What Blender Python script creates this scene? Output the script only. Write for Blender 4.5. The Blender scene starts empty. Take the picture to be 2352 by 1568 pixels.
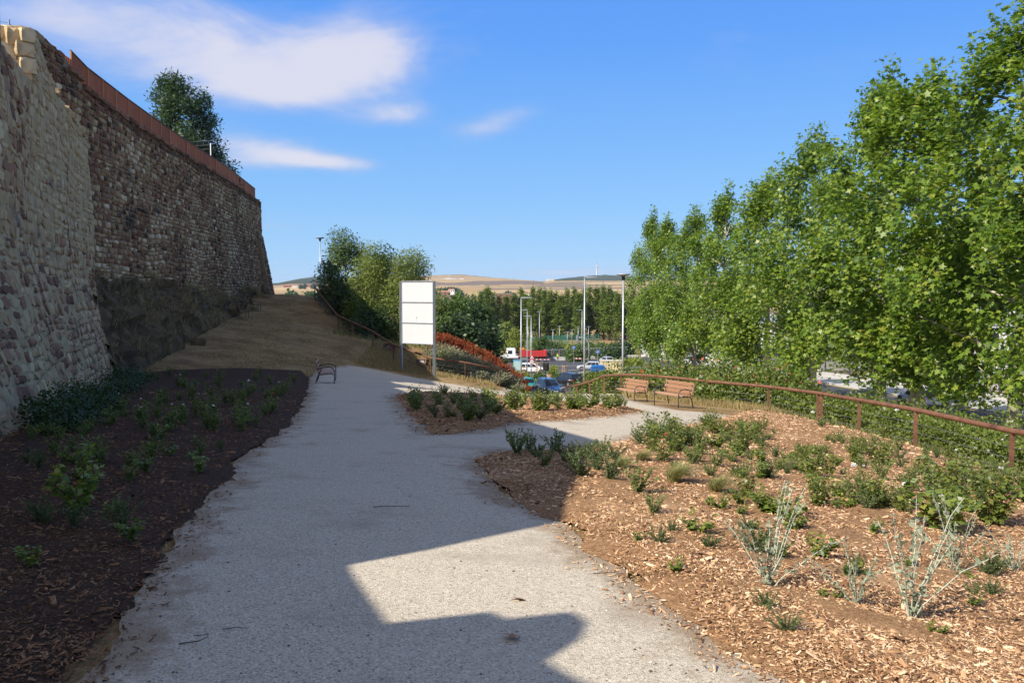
import bpy, math, random
import numpy as np
from mathutils import Vector, Matrix, geometry, noise as mnoise

random.seed(11)
rng = np.random.default_rng(11)
R = math.radians
HAZE = True
scene = bpy.context.scene
col = scene.collection

# ------------------------------------------------------------------ camera
PITCH = R(3.53)
EYE = 1.65
FPX = 1897.2            # focal length in units of a 2352 px wide picture
cam_data = bpy.data.cameras.new('camera')
cam = bpy.data.objects.new('camera', cam_data)
col.objects.link(cam)
cam.location = (0, 0, EYE)
cam.rotation_euler = (R(90) - PITCH, 0, 0)
cam_data.sensor_fit = 'HORIZONTAL'
cam_data.sensor_width = 36
cam_data.lens = FPX / 2352 * 36
cam_data.clip_start = 0.05
cam_data.clip_end = 30000
scene.camera = cam

# ------------------------------------------------------------------ sun and exposure
SUN_EL = R(39.0)
SH = (math.cos(R(40)), math.sin(R(40)))          # the way shadows fall on level ground
sun_data = bpy.data.lights.new('sun', 'SUN')
sun_data.energy = 5.0
sun_data.angle = R(0.53)
sun_data.color = (1.0, 0.915, 0.785)
sun = bpy.data.objects.new('sun', sun_data)
col.objects.link(sun)
sun.location = (-40, -20, 60)
ldir = Vector((SH[0] * math.cos(SUN_EL), SH[1] * math.cos(SUN_EL), -math.sin(SUN_EL)))
sun.rotation_euler = ldir.to_track_quat('-Z', 'Y').to_euler()
scene.view_settings.view_transform = 'Standard'
scene.view_settings.look = 'None'
scene.view_settings.exposure = 0.6
scene.view_settings.gamma = 1.0
scene.cycles.max_bounces = 6
scene.cycles.diffuse_bounces = 3
scene.cycles.transparent_max_bounces = 6
scene.cycles.use_denoising = True
scene.cycles.volume_bounces = 0
scene.cycles.sample_clamp_indirect = 6

# ------------------------------------------------------------------ world: clear sky with a few thin clouds
world = bpy.data.worlds.new('World')
scene.world = world
world.use_nodes = True


class NB:
    """small helper that writes node maths"""
    def __init__(self, tree):
        self.t = tree

    def n(self, kind, **kw):
        o = self.t.nodes.new(kind)
        for k, v in kw.items():
            setattr(o, k, v)
        return o

    def put(self, sock, v):
        if hasattr(v, 'is_output') or hasattr(v, 'links'):
            self.t.links.new(v, sock)
        else:
            sock.default_value = v

    def m(self, op, a, b=None, c=None, clamp=False):
        o = self.n('ShaderNodeMath', operation=op, use_clamp=clamp)
        self.put(o.inputs[0], a)
        if b is not None:
            self.put(o.inputs[1], b)
        if c is not None:
            self.put(o.inputs[2], c)
        return o.outputs[0]

    def smooth(self, v, lo, hi):
        o = self.n('ShaderNodeMapRange', interpolation_type='SMOOTHSTEP')
        self.put(o.inputs['Value'], v)
        o.inputs['From Min'].default_value = lo
        o.inputs['From Max'].default_value = hi
        return o.outputs['Result']

    def mix(self, f, a, b, blend='MIX'):
        o = self.n('ShaderNodeMix', data_type='RGBA', blend_type=blend)
        self.put(o.inputs[0], f)
        self.put(o.inputs[6], a)
        self.put(o.inputs[7], b)
        return o.outputs[2]

    def noise(self, vec, scale, detail=3, rough=0.5, dist=0.0):
        o = self.n('ShaderNodeTexNoise')
        if vec is not None:
            self.put(o.inputs['Vector'], vec)
        o.inputs['Scale'].default_value = scale
        o.inputs['Detail'].default_value = detail
        o.inputs['Roughness'].default_value = rough
        o.inputs['Distortion'].default_value = dist
        return o.outputs['Fac']

    def ramp(self, f, cols, pos=None, interp='LINEAR'):
        o = self.n('ShaderNodeValToRGB')
        self.put(o.inputs[0], f)
        cr = o.color_ramp
        cr.interpolation = interp
        n = len(cols)
        pos = pos or [i / max(1, n - 1) for i in range(n)]
        while len(cr.elements) < n:
            cr.elements.new(0.5)
        for e, p, c in zip(cr.elements, pos, cols):
            e.position = p
            e.color = (c[0], c[1], c[2], 1)
        return o.outputs[0]


def build_world():
    t = world.node_tree
    t.nodes.clear()
    b = NB(t)
    out = b.n('ShaderNodeOutputWorld')
    bg = b.n('ShaderNodeBackground')
    K = 1.0
    bg.inputs[1].default_value = 0.065
    sky = b.n('ShaderNodeTexSky', sky_type='NISHITA')
    sky.sun_disc = False
    sky.sun_elevation = SUN_EL
    # NISHITA: rotation 0 puts the sun at +Y, turning clockwise seen from above
    sky.sun_rotation = math.atan2(-SH[0], -SH[1]) % (2 * math.pi)
    sky.altitude = 300
    sky.air_density = 1.0
    sky.dust_density = 0.3
    sky.ozone_density = 1.0
    tc = b.n('ShaderNodeTexCoord')
    sep = b.n('ShaderNodeSeparateXYZ')
    t.links.new(tc.outputs['Generated'], sep.inputs[0])
    x, y, z = sep.outputs
    az = b.m('ARCTAN2', x, y)
    el = b.m('ARCSINE', z)
    comb = b.n('ShaderNodeCombineXYZ')
    b.put(comb.inputs[0], az)
    b.put(comb.inputs[1], b.m('MULTIPLY', el, 2.4))
    v = comb.outputs[0]
    nz = b.m('ADD', b.m('MULTIPLY', b.noise(v, 5.0, 7, 0.62, 0.7), 0.75), b.m('MULTIPLY', b.noise(v, 16, 5, 0.6, 0.4), 0.25))
    nf = b.noise(v, 2.1, 4, 0.55, 0.3)

    def blob(px, py, rx, ry, rot=0.0):
        u = (px - 1176) / FPX
        w = (784 - py) / FPX
        fx, fy, fz = u, math.cos(PITCH) + w * math.sin(PITCH), -math.sin(PITCH) + w * math.cos(PITCH)
        l = math.sqrt(fx * fx + fy * fy + fz * fz)
        a0, e0 = math.atan2(fx, fy), math.asin(fz / l)
        da = b.m('SUBTRACT', az, a0)
        de = b.m('SUBTRACT', el, e0)
        c, s = math.cos(rot), math.sin(rot)
        p = b.m('ADD', b.m('MULTIPLY', da, c), b.m('MULTIPLY', de, s))
        q = b.m('SUBTRACT', b.m('MULTIPLY', de, c), b.m('MULTIPLY', da, s))
        p = b.m('MULTIPLY', p, FPX / rx)
        q = b.m('MULTIPLY', q, FPX / ry)
        r2 = b.m('ADD', b.m('MULTIPLY', p, p), b.m('MULTIPLY', q, q))
        return b.m('EXPONENT', b.m('MULTIPLY', r2, -1.0))

    blobs = [(700, 165, 290, 75, 0.12, 0.52), (840, 100, 150, 60, 0.25, 0.42), (640, 205, 230, 45, 0.02, 0.38),
             (330, 60, 420, 95, 0.05, 0.38), (120, 30, 260, 90, 0.0, 0.3), (640, 350, 170, 34, -0.12, 0.62),
             (760, 372, 110, 17, -0.04, 0.45), (560, 375, 120, 22, 0.05, 0.3), (915, 265, 85, 28, 0.05, 0.5),
             (1130, 282, 95, 26, 0.2, 0.55), (1350, 622, 160, 15, 0.0, 0.5), (1260, 628, 120, 8, 0.0, 0.25),
             (980, 518, 45, 8, 0.0, 0.3), (620, 520, 80, 9, 0.0, 0.2)]
    tot = None
    for px, py, rx, ry, ro, k in blobs:
        g = b.m('MULTIPLY', blob(px, py, rx, ry, ro), k)
        tot = g if tot is None else b.m('ADD', tot, g)
    dens = b.m('ADD', tot, b.m('MULTIPLY', b.m('SUBTRACT', nz, 0.5), 1.25))
    # unseen cloud cover added behind and overhead to whiten the light in the shade
    back = b.m('MULTIPLY', b.smooth(b.m('ADD', b.m('MULTIPLY', x, -0.55), b.m('MULTIPLY', y, -0.85)), -0.35, 0.5), 0.38)
    dens = b.m('ADD', dens, b.m('MULTIPLY', back, b.m('ADD', 0.35, b.m('MULTIPLY', nf, 1.3))))
    dens = b.m('ADD', dens, b.m('MULTIPLY', b.smooth(z, 0.40, 0.62), b.m('MULTIPLY', nf, 0.66)))
    cov = b.m('MAXIMUM', b.smooth(dens, 0.05, 0.85), b.m('MULTIPLY', b.smooth(nf, 0.6, 0.85), 0.1))
    cov = b.m('MULTIPLY', cov, b.smooth(z, 0.0, 0.03))
    cov = b.m('MULTIPLY', cov, 0.84)
    cloud = b.mix(b.smooth(dens, 0.2, 0.8), (5.2 * K, 5.8 * K, 8.2 * K, 1), (8.3 * K, 8.0 * K, 8.7 * K, 1))
    grad = b.ramp(z, [(.40, .71, 1.06), (.25, .58, 1.06), (.115, .39, 1.05), (.085, .33, 1.02), (.065, .2, .55), (.05, .13, .36)], [0, .1, .28, .4, .65, 1])
    g10 = b.mix(1.0, grad, (10 * K, 10 * K, 10 * K, 1), 'MULTIPLY')
    c = b.mix(0.85, sky.outputs[0], g10)
    c = b.mix(cov, c, cloud)
    t.links.new(c, bg.inputs[0])
    t.links.new(bg.outputs[0], out.inputs[0])


build_world()


# ------------------------------------------------------------------ measuring helpers
def P(x, y, Y):
    """world point seen at (x, y) of a 2352 x 1568 print of the photograph, Y metres ahead of the camera"""
    u = (x - 1176) / FPX
    w = (784 - y) / FPX
    dy = math.cos(PITCH) + w * math.sin(PITCH)
    dz = -math.sin(PITCH) + w * math.cos(PITCH)
    t = Y / dy
    return np.array([u * t, Y, EYE + dz * t])


# the lie of the land: surveyed spots (x, y, z) joined by a thin-plate surface
CTRL = [
    (0, 0, 0), (-2, 4.2, -.22), (2, 4, -.35), (4, 4, -.6), (8, 6, -1.15), (8, 0, -.8), (-5, 3, -.1), (-7, -8, .3), (0, -8, .35),
    (8, -8, -.4), (-8.5, 13.8, -.77), (-4, 17, -.95), (0, 17, -.98), (-11, 22, -1.2), (-15.7, 33, -1.85), (2, 14, -.97), (6, 14, -1.5),
    (9.8, 10, -1.45), (9.8, 20, -2.2), (9.8, 26, -2.57), (9.2, 30, -2.8), (7.9, 32.7, -2.94), (6, 27.5, -2.28), (5.75, 36, -3.0),
    (4.8, 42, -3.6), (0, 30, -2.2), (1.5, 30, -2.38), (1.5, 36, -3.02), (1.5, 25, -1.85), (-1.5, 36, -2.85), (3.5, 36, -3.1), (.9, 48, -4.5), (.9, 54, -5.5), (3, 30, -2.42), (-1.7, 43, -3.6), (4, 43, -3.85), (0, 43, -3.8), (-6.4, 28, -1.57), (-8, 38, -2.1),
    (-6.4, 48, -3.06), (-4.4, 46.5, -3.15), (-0.8, 48, -3.85), (-16, 50, -.8), (-13, 40, -1.75), (-22, 75, .55), (-17.5, 75, .5),
    (-17.8, 62, .0), (-12.6, 63, -.6), (-14, 70, 0.1),
    (-5, 56, -2.4), (-2.9, 56, -3.5), (-1, 56, -4.8), (.6, 57, -5.6), (-4.7, 52, -2.9), (-2.5, 52, -3.6), (-.5, 52, -4.8),
    (2.5, 51, -5.15), (4.5, 52, -5.6), (14, 20, -3.3), (14, 30, -3.9), (18, 30, -5), (20, 45, -5.9), (20, 20, -4.7), (20, 8, -4.1),
    (14, 8, -2.7), (25, 0, -4.0), (26, 30, -5.4), (26, 60, -6.9), (26, 90, -8.4), (38, 90, -8.4), (38, 60, -6.9), (38, 30, -5.4),
    (26, 130, -10.6), (38, 130, -10.6), (28, 200, -14.6), (38, 200, -14.6), (80, 90, -8.4), (80, 30, -5.4), (80, 0, -4), (80, 200, -14.6),
    (8, 60, -6.6), (3, 62, -7.0), (5, 72, -8.0), (4, 82, -9.0), (0, 75, -8.2), (-8, 62, -4.2), (-8, 78, -7.4), (-14, 82, -4.5),
    (14, 45, -5.2), (14, 60, -6.4), (15, 80, -8.4),
    (-22, 90, -1.0), (-22, 115, -7), (-45, 115, -6), (-45, 75, 1), (-60, 40, 1), (-40, 30, 1), (-30, 0, .5), (-70, 0, .5),
    (4, 92, -9.65), (7, 106, -10.45), (-2, 100, -10.2), (-12, 112, -11.1), (3, 125, -11.8), (3, 160, -13.6), (-20, 160, -13.6), (14, 125, -11.4),
    (20, 160, -12.7), (-20, 200, -15.2), (10, 200, -15.2), (-25, 250, -16.4), (20, 250, -16.4), (0, 300, -17), (-80, 300, -17), (80, 300, -17),
    (0, 350, -17.3), (-80, 350, -17.3), (90, 350, -17.3), (-80, 200, -14), (-130, 350, -17), (130, 350, -17), (130, 200, -14.6), (-130, 200, -13),
    (130, 0, -4), (-130, 0, 1), (-130, 100, -2),
]
_c = np.array(CTRL, float)


def _phi(r2):
    r2 = np.maximum(r2, 1e-9)
    return 0.5 * r2 * np.log(r2)


def _solve():
    n = len(_c)
    s = 0.1
    xy = _c[:, :2] * s
    d2 = ((xy[:, None] - xy[None]) ** 2).sum(-1)
    K = _phi(d2)
    K[np.arange(n), np.arange(n)] = 0.02
    Pm = np.c_[np.ones(n), xy]
    A = np.block([[K, Pm], [Pm.T, np.zeros((3, 3))]])
    w = np.linalg.solve(A, np.r_[_c[:, 2], 0, 0, 0])
    return w


_w = _solve()


def tz(x, y):
    """height of the land at (x, y)"""
    x = np.atleast_1d(np.asarray(x, float))
    y = np.atleast_1d(np.asarray(y, float))
    shp = x.shape
    p = np.c_[x.ravel(), y.ravel()] * 0.1
    out = np.empty(len(p))
    c2 = _c[:, :2] * 0.1
    for i in range(0, len(p), 20000):
        q = p[i:i + 20000]
        d2 = ((q[:, None] - c2[None]) ** 2).sum(-1)
        out[i:i + 20000] = _phi(d2) @ _w[:-3] + _w[-3] + q @ _w[-2:]
    return out.reshape(shp)


def tzf(x, y):
    return float(tz(x, y)[0])


_ys = np.concatenate([np.arange(1.5, 30, .1), np.arange(30, 120, .25), np.arange(120, 350, 1.0)])


def G(x, y):
    """where the sight line through (x, y) meets the land"""
    pts = np.array([P(x, y, Y) for Y in _ys])
    d = pts[:, 2] - tz(pts[:, 0], pts[:, 1])
    k = np.argmax(d < 0)
    if k == 0:
        return pts[-1]
    a = d[k - 1] / (d[k - 1] - d[k])
    q = pts[k - 1] * (1 - a) + pts[k] * a
    return q


def GS(lst):
    return [tuple(G(x, y)[:2]) for x, y in lst]


# ------------------------------------------------------------------ object helpers
def tag(o, label=None, cat=None, group=None, kind=None):
    if label:
        o['label'] = label
    if cat:
        o['category'] = cat
    if group:
        o['group'] = group
    if kind:
        o['kind'] = kind
    return o


def empty(name, loc=(0, 0, 0), rz=0.0, label=None, cat=None, group=None):
    o = bpy.data.objects.new(name, None)
    col.objects.link(o)
    o.empty_display_size = 0.2
    o.location = loc
    o.rotation_euler = (0, 0, rz)
    return tag(o, label, cat, group)


def link(name, me, mats, parent=None, smooth=False):
    o = bpy.data.objects.new(name, me)
    col.objects.link(o)
    if not isinstance(mats, (list, tuple)):
        mats = [mats]
    if not me.materials:
        for m in mats:
            me.materials.append(m)
    if smooth:
        me.polygons.foreach_set('use_smooth', np.ones(len(me.polygons), bool))
    if parent is not None:
        o.parent = parent
    return o


def np_mesh(name, V, loops, counts, mat_idx=None):
    """fast mesh from numpy: V (n,3), loops flat vertex ids, counts per polygon"""
    me = bpy.data.meshes.new(name)
    V = np.asarray(V, np.float32)
    loops = np.asarray(loops, np.int32)
    counts = np.asarray(counts, np.int32)
    me.vertices.add(len(V))
    me.vertices.foreach_set('co', V.ravel())
    me.loops.add(len(loops))
    me.loops.foreach_set('vertex_index', loops)
    me.polygons.add(len(counts))
    st = np.zeros(len(counts), np.int32)
    st[1:] = np.cumsum(counts)[:-1]
    me.polygons.foreach_set('loop_start', st)
    me.polygons.foreach_set('loop_total', counts)
    if mat_idx is not None:
        me.polygons.foreach_set('material_index', np.asarray(mat_idx, np.int32))
    me.update(calc_edges=True)
    return me


def set_v(me, v):
    a = me.attributes.new('v', 'FLOAT', 'POINT')
    a.data.foreach_set('value', np.asarray(v, np.float32))


def unit(a):
    a = np.asarray(a, float)
    return a / np.maximum(np.linalg.norm(a, axis=-1, keepdims=True), 1e-9)


def scatter(name, tv, tf, pos, nrm, tip, size, v=None, width=None):
    """copies of a small flat template (tip along +y, face along +z) joined in one mesh"""
    tv = np.asarray(tv, float)
    pos = np.asarray(pos, float)
    N, k = len(pos), len(tv)
    nrm = unit(nrm)
    tip = np.asarray(tip, float)
    tip = unit(tip - nrm * (tip * nrm).sum(-1, keepdims=True))
    side = np.cross(tip, nrm)
    size = np.broadcast_to(np.asarray(size, float), (N,))
    wid = size if width is None else np.broadcast_to(np.asarray(width, float), (N,))
    V = (pos[:, None] + side[:, None] * (tv[None, :, 0:1] * wid[:, None, None])
         + tip[:, None] * (tv[None, :, 1:2] * size[:, None, None])
         + nrm[:, None] * (tv[None, :, 2:3] * size[:, None, None]))
    flat = np.concatenate([np.asarray(f) for f in tf])
    cnt = np.array([len(f) for f in tf])
    loops = (flat[None] + (np.arange(N) * k)[:, None]).ravel()
    counts = np.tile(cnt, N)
    me = np_mesh(name, V.reshape(-1, 3), loops, counts)
    if v is None:
        v = rng.random(N)
    set_v(me, np.repeat(v, k))
    return me


LEAF = ([(0, 0, 0), (.34, .45, -.05), (0, 1, -.06), (-.34, .45, -.05)], [(0, 1, 2, 3)])
SLIM = ([(0, 0, 0), (.16, .45, -.03), (0, 1, -.08), (-.16, .45, -.03)], [(0, 1, 2, 3)])
LOBED = ([(0, 0, 0), (.36, -.1, -.08), (.22, .17, -.02), (.62, .4, -.12), (.24, .5, -.03), (0, 1, -.1),
          (-.24, .5, -.03), (-.62, .4, -.12), (-.22, .17, -.02), (-.36, -.1, -.08)],
         [(0, 1, 2, 3, 4, 5), (0, 5, 6, 7, 8, 9)])
BLADE = ([(-.5, 0, 0), (.5, 0, 0), (.35, .5, .0), (0, 1, .0), (-.35, .5, .0)], [(0, 1, 2, 3, 4)])


class MB:
    """collects boxes, tubes and sheets and links them as one mesh"""
    def __init__(self):
        self.v, self.f, self.mi = [], [], []

    def add(self, vs, fs, mi=0):
        o = len(self.v)
        self.v += [tuple(map(float, q)) for q in vs]
        self.f += [tuple(i + o for i in f) for f in fs]
        self.mi += [mi] * len(fs)
        return self

    def box(self, c, s, rz=0.0, mi=0, M=None):
        hx, hy, hz = s[0] / 2, s[1] / 2, s[2] / 2
        vs = [Vector((sx * hx, sy * hy, sz * hz)) for sz in (-1, 1) for sy in (-1, 1) for sx in (-1, 1)]
        if M is not None:
            vs = [M @ q for q in vs]
        elif rz:
            q = Matrix.Rotation(rz, 3, 'Z')
            vs = [q @ w for w in vs]
        vs = [w + Vector(c) for w in vs]
        return self.add(vs, [(0, 2, 3, 1), (4, 5, 7, 6), (0, 1, 5, 4), (2, 6, 7, 3), (0, 4, 6, 2), (1, 3, 7, 5)], mi)

    def bbox(self, c, s, bev=.02, rz=0.0, mi=0):
        """box with cut edges on its upright corners and a chamfered top"""
        hx, hy, hz = s[0] / 2, s[1] / 2, s[2] / 2
        b = min(bev, hx * .9, hy * .9)
        ring = [(-hx + b, -hy), (hx - b, -hy), (hx, -hy + b), (hx, hy - b), (hx - b, hy), (-hx + b, hy), (-hx, hy - b), (-hx, -hy + b)]
        k = 1 - b / max(hx, hy)
        zs = [(-hz, 1), (hz - b, 1), (hz, k)]
        q = Matrix.Rotation(rz, 3, 'Z')
        vs = [q @ Vector((x * s_, y * s_, z)) + Vector(c) for z, s_ in zs for x, y in ring]
        fs = []
        for r_ in range(2):
            for i in range(8):
                j = (i + 1) % 8
                fs.append((r_ * 8 + i, r_ * 8 + j, r_ * 8 + 8 + j, r_ * 8 + 8 + i))
        fs += [tuple(range(7, -1, -1)), tuple(range(16, 24))]
        return self.add(vs, fs, mi)

    def bar(self, a, b, w, h=None, mi=0, up=(0, 0, 1)):
        """square bar from a to b"""
        a, b = Vector(a), Vector(b)
        d = (b - a).normalized()
        u = Vector(up)
        s = d.cross(u)
        if s.length < 1e-4:
            s = d.cross(Vector((1, 0, 0)))
        s.normalize()
        u = s.cross(d)
        h = h or w
        vs = []
        for p in (a, b):
            for x, y in ((-1, -1), (1, -1), (1, 1), (-1, 1)):
                vs.append(p + s * (x * w / 2) + u * (y * h / 2))
        return self.add(vs, [(3, 2, 1, 0), (4, 5, 6, 7), (0, 1, 5, 4), (1, 2, 6, 5), (2, 3, 7, 6), (3, 0, 4, 7)], mi)

    def tube(self, pts, rad, n=8, mi=0, cap=True):
        pts = [Vector(p) for p in pts]
        if not hasattr(rad, '__len__'):
            rad = [rad] * len(pts)
        vs, fs = [], []
        ref = None
        for i, p in enumerate(pts):
            d = (pts[min(i + 1, len(pts) - 1)] - pts[max(i - 1, 0)])
            if d.length < 1e-6:
                d = Vector((0, 0, 1))
            d.normalize()
            if ref is None:
                ref = Vector((1, 0, 0)) if abs(d.x) < .9 else Vector((0, 1, 0))
            s = (ref - d * ref.dot(d)).normalized()
            ref = s
            u = d.cross(s)
            for k in range(n):
                a = 2 * math.pi * k / n
                vs.append(p + (s * math.cos(a) + u * math.sin(a)) * rad[i])
        for i in range(len(pts) - 1):
            for k in range(n):
                j = (k + 1) % n
                fs.append((i * n + k, i * n + j, (i + 1) * n + j, (i + 1) * n + k))
        if cap:
            fs.append(tuple(range(n - 1, -1, -1)))
            fs.append(tuple((len(pts) - 1) * n + k for k in range(n)))
        return self.add(vs, fs, mi)

    def lathe(self, c, prof, n=16, mi=0):
        """profile of (radius, height) turned about the upright through c"""
        vs, fs = [], []
        for r, h in prof:
            for k in range(n):
                a = 2 * math.pi * k / n
                vs.append((c[0] + r * math.cos(a), c[1] + r * math.sin(a), c[2] + h))
        for i in range(len(prof) - 1):
            for k in range(n):
                j = (k + 1) % n
                fs.append((i * n + k, i * n + j, (i + 1) * n + j, (i + 1) * n + k))
        fs.append(tuple(range(n - 1, -1, -1)))
        fs.append(tuple((len(prof) - 1) * n + k for k in range(n)))
        return self.add(vs, fs, mi)

    def disc(self, c, axis, r, t, n=16, mi=0):
        a = Vector(c)
        d = Vector(axis).normalized() * (t / 2)
        return self.tube([a - d, a + d], r, n, mi)

    def prism(self, poly, y0, y1, mi=0):
        """outline in x,z pushed from y0 to y1"""
        n = len(poly)
        vs = [(x, y0, z) for x, z in poly] + [(x, y1, z) for x, z in poly]
        fs = [tuple(range(n)), tuple(range(2 * n - 1, n - 1, -1))]
        for i in range(n):
            j = (i + 1) % n
            fs.append((j, i, n + i, n + j))
        return self.add(vs, fs, mi)

    def mesh(self, name):
        me = bpy.data.meshes.new(name)
        me.from_pydata(self.v, [], self.f)
        if any(self.mi):
            me.polygons.foreach_set('material_index', np.array(self.mi, np.int32))
        me.update()
        return me

    def build(self, name, mat, parent=None, smooth=False):
        return link(name, self.mesh(name), mat, parent, smooth)


def copy_tree(o, parent=None):
    c = o.copy()
    col.objects.link(c)
    c.parent = parent
    for ch in list(o.children):
        copy_tree(ch, c)
    return c


# ------------------------------------------------------------------ materials
def mat(name, cols, scale=4.0, detail=4, rough=.8, bump=0.0, bscale=None, attr=False, metallic=0.0, spec=.4, coat=0.0,
        nrough=.6, amt=1.0, two=None, stretch=None, obj_rand=0.0):
    """cols run along a noise (or along the attribute v of each piece); two = (colour, scale, lo, hi) stains over it"""
    m = bpy.data.materials.new(name)
    m.use_nodes = True
    t = m.node_tree
    t.nodes.clear()
    b = NB(t)
    out = b.n('ShaderNodeOutputMaterial')
    p = b.n('ShaderNodeBsdfPrincipled')
    t.links.new(p.outputs[0], out.inputs[0])
    tc = b.n('ShaderNodeTexCoord')
    vec = tc.outputs['Object']
    if stretch:
        mp = b.n('ShaderNodeMapping')
        mp.inputs['Scale'].default_value = stretch
        t.links.new(vec, mp.inputs[0])
        vec = mp.outputs[0]
    nz = b.noise(vec, scale, detail, nrough)
    f = b.m('ADD', b.m('MULTIPLY', b.m('SUBTRACT', nz, .5), 1.7 * amt), .5, clamp=True)
    if attr:
        at = b.n('ShaderNodeAttribute', attribute_name='v')
        f = b.m('ADD', at.outputs['Fac'], b.m('MULTIPLY', b.m('SUBTRACT', nz, .5), .5 * amt), clamp=True)
    if obj_rand:
        oi = b.n('ShaderNodeObjectInfo')
        f = b.m('ADD', f, b.m('MULTIPLY', b.m('SUBTRACT', oi.outputs['Random'], .5), obj_rand), clamp=True)
    if len(cols) == 1:
        cols = [cols[0], cols[0]]
    c = b.ramp(f, cols)
    if two:
        n2 = b.noise(vec, two[1], 5, .6)
        c = b.mix(b.smooth(n2, two[2], two[3]), c, (*two[0], 1))
    t.links.new(c, p.inputs['Base Color'])
    p.inputs['Roughness'].default_value = rough
    p.inputs['Metallic'].default_value = metallic
    p.inputs['Specular IOR Level'].default_value = spec
    p.inputs['Coat Weight'].default_value = coat
    if bump:
        bn = b.noise(vec, bscale or scale * 4, 5, .65)
        bp = b.n('ShaderNodeBump')
        bp.inputs['Strength'].default_value = min(1, bump)
        bp.inputs['Distance'].default_value = .02 if bump <= 1 else .02 * bump
        t.links.new(bn, bp.inputs['Height'])
        t.links.new(bp.outputs[0], p.inputs['Normal'])
    return m


def leaf_mat(name, cols, trans=.3, rough=.45, spec=.35, tcol=None):
    m = bpy.data.materials.new(name)
    m.use_nodes = True
    t = m.node_tree
    t.nodes.clear()
    b = NB(t)
    out = b.n('ShaderNodeOutputMaterial')
    p = b.n('ShaderNodeBsdfPrincipled')
    tr = b.n('ShaderNodeBsdfTranslucent')
    mx = b.n('ShaderNodeMixShader')
    at = b.n('ShaderNodeAttribute', attribute_name='v')
    c = b.ramp(at.outputs['Fac'], cols)
    t.links.new(c, p.inputs['Base Color'])
    p.inputs['Roughness'].default_value = rough
    p.inputs['Specular IOR Level'].default_value = spec
    c2 = b.mix(1.0, c, (*(tcol or (1.5, 1.6, .7)), 1), 'MULTIPLY')
    t.links.new(c2, tr.inputs[0])
    mx.inputs[0].default_value = trans
    t.links.new(p.outputs[0], mx.inputs[1])
    t.links.new(tr.outputs[0], mx.inputs[2])
    t.links.new(mx.outputs[0], out.inputs[0])
    return m


def flat(name, c, rough=.5, metallic=0, spec=.5, coat=0, emit=None):
    m = bpy.data.materials.new(name)
    m.use_nodes = True
    p = m.node_tree.nodes['Principled BSDF']
    b = NB(m.node_tree)
    tc = b.n('ShaderNodeTexCoord')
    nz = b.noise(tc.outputs['Object'], 3.0, 4, .6)
    cc = b.ramp(nz, [tuple(x * .9 for x in c), tuple(min(1, x * 1.07) for x in c)], [.3, .7])
    m.node_tree.links.new(cc, p.inputs['Base Color'])
    p.inputs['Roughness'].default_value = rough
    p.inputs['Metallic'].default_value = metallic
    p.inputs['Specular IOR Level'].default_value = spec
    p.inputs['Coat Weight'].default_value = coat
    return m
# ================================================================== THE SETTING
# ---- outlines on the ground (read off the photograph, carried onto the land)
PATH_OUT = [(60, 1720), (130, 1640), (190, 1560), (240, 1480), (330, 1340), (440, 1190), (540, 1062), (628, 1003), (680, 955), (703, 905), (712, 868),
            (735, 846), (800, 838), (870, 850), (925, 862), (1000, 876), (1100, 891), (1150, 898), (1200, 903), (1300, 905), (1345, 904),
            (1395, 904), (1440, 915), (1500, 931), (1560, 943), (1620, 948), (1690, 956), (1650, 966), (1560, 985), (1450, 1014), (1380, 1028),
            (1250, 1040), (1150, 1044), (1093, 1060), (1112, 1092), (1180, 1150), (1270, 1190), (1315, 1212), (1370, 1270), (1450, 1335),
            (1540, 1385), (1590, 1432), (1650, 1482), (1730, 1525), (1810, 1568), (1900, 1640), (1980, 1720)]
path_poly = GS(PATH_OUT)
path_poly = [(-2.2, -6), (-2.1, 1.0)] + path_poly[0:] + [(2.2, 1.0), (2.0, -6)]
BED_LEFT = [(130, 1640), (190, 1560), (240, 1480), (330, 1340), (440, 1190), (540, 1062), (628, 1003), (680, 955), (703, 905), (710, 868),
            (690, 852), (560, 846), (400, 850), (285, 862)]
bed_left = [(-2.2, -4), (-2.1, 1.0)] + GS(BED_LEFT) + [(-14.6, 30.5), (-8.3, 13.7), (-4.6, 3.5), (-2.6, -4)]
BED_ISLE = [(912, 910), (935, 943), (965, 975), (1000, 999), (1060, 995), (1130, 985), (1200, 971), (1300, 965), (1400, 956), (1475, 945), (1440, 939),
            (1380, 934), (1290, 927), (1200, 919), (1100, 909), (1000, 906), (935, 905)]
bed_isle = GS(BED_ISLE)
BED_RIGHT = [(1093, 1060), (1112, 1092), (1180, 1150), (1270, 1190), (1315, 1212), (1370, 1270), (1450, 1335), (1540, 1385), (1590, 1432),
             (1650, 1482), (1730, 1525), (1810, 1568), (1900, 1640), (1980, 1720)]
bed_right = [(2.0, -6), (2.2, 1.0)][::1] + GS(BED_RIGHT)[::-1] + GS([(1150, 1044), (1250, 1040), (1380, 1028), (1450, 1014), (1560, 985), (1650, 966), (1690, 956)]) + \
    [(8.6, 29.5), (9.6, 26), (9.9, 20), (10.0, 12), (9.8, 4), (9.5, -6)]


def area(p):
    p = np.array(p)
    x, y = p[:, 0], p[:, 1]
    return .5 * np.sum(x * np.roll(y, -1) - np.roll(x, -1) * y)


def inside(poly, x, y):
    poly = np.asarray(poly)
    x = np.asarray(x)
    y = np.asarray(y)
    r = np.zeros(x.shape, bool)
    j = len(poly) - 1
    for i in range(len(poly)):
        xi, yi = poly[i]
        xj, yj = poly[j]
        c = ((yi > y) != (yj > y)) & (x < (xj - xi) * (y - yi) / (yj - yi + 1e-12) + xi)
        r ^= c
        j = i
    return r


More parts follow.
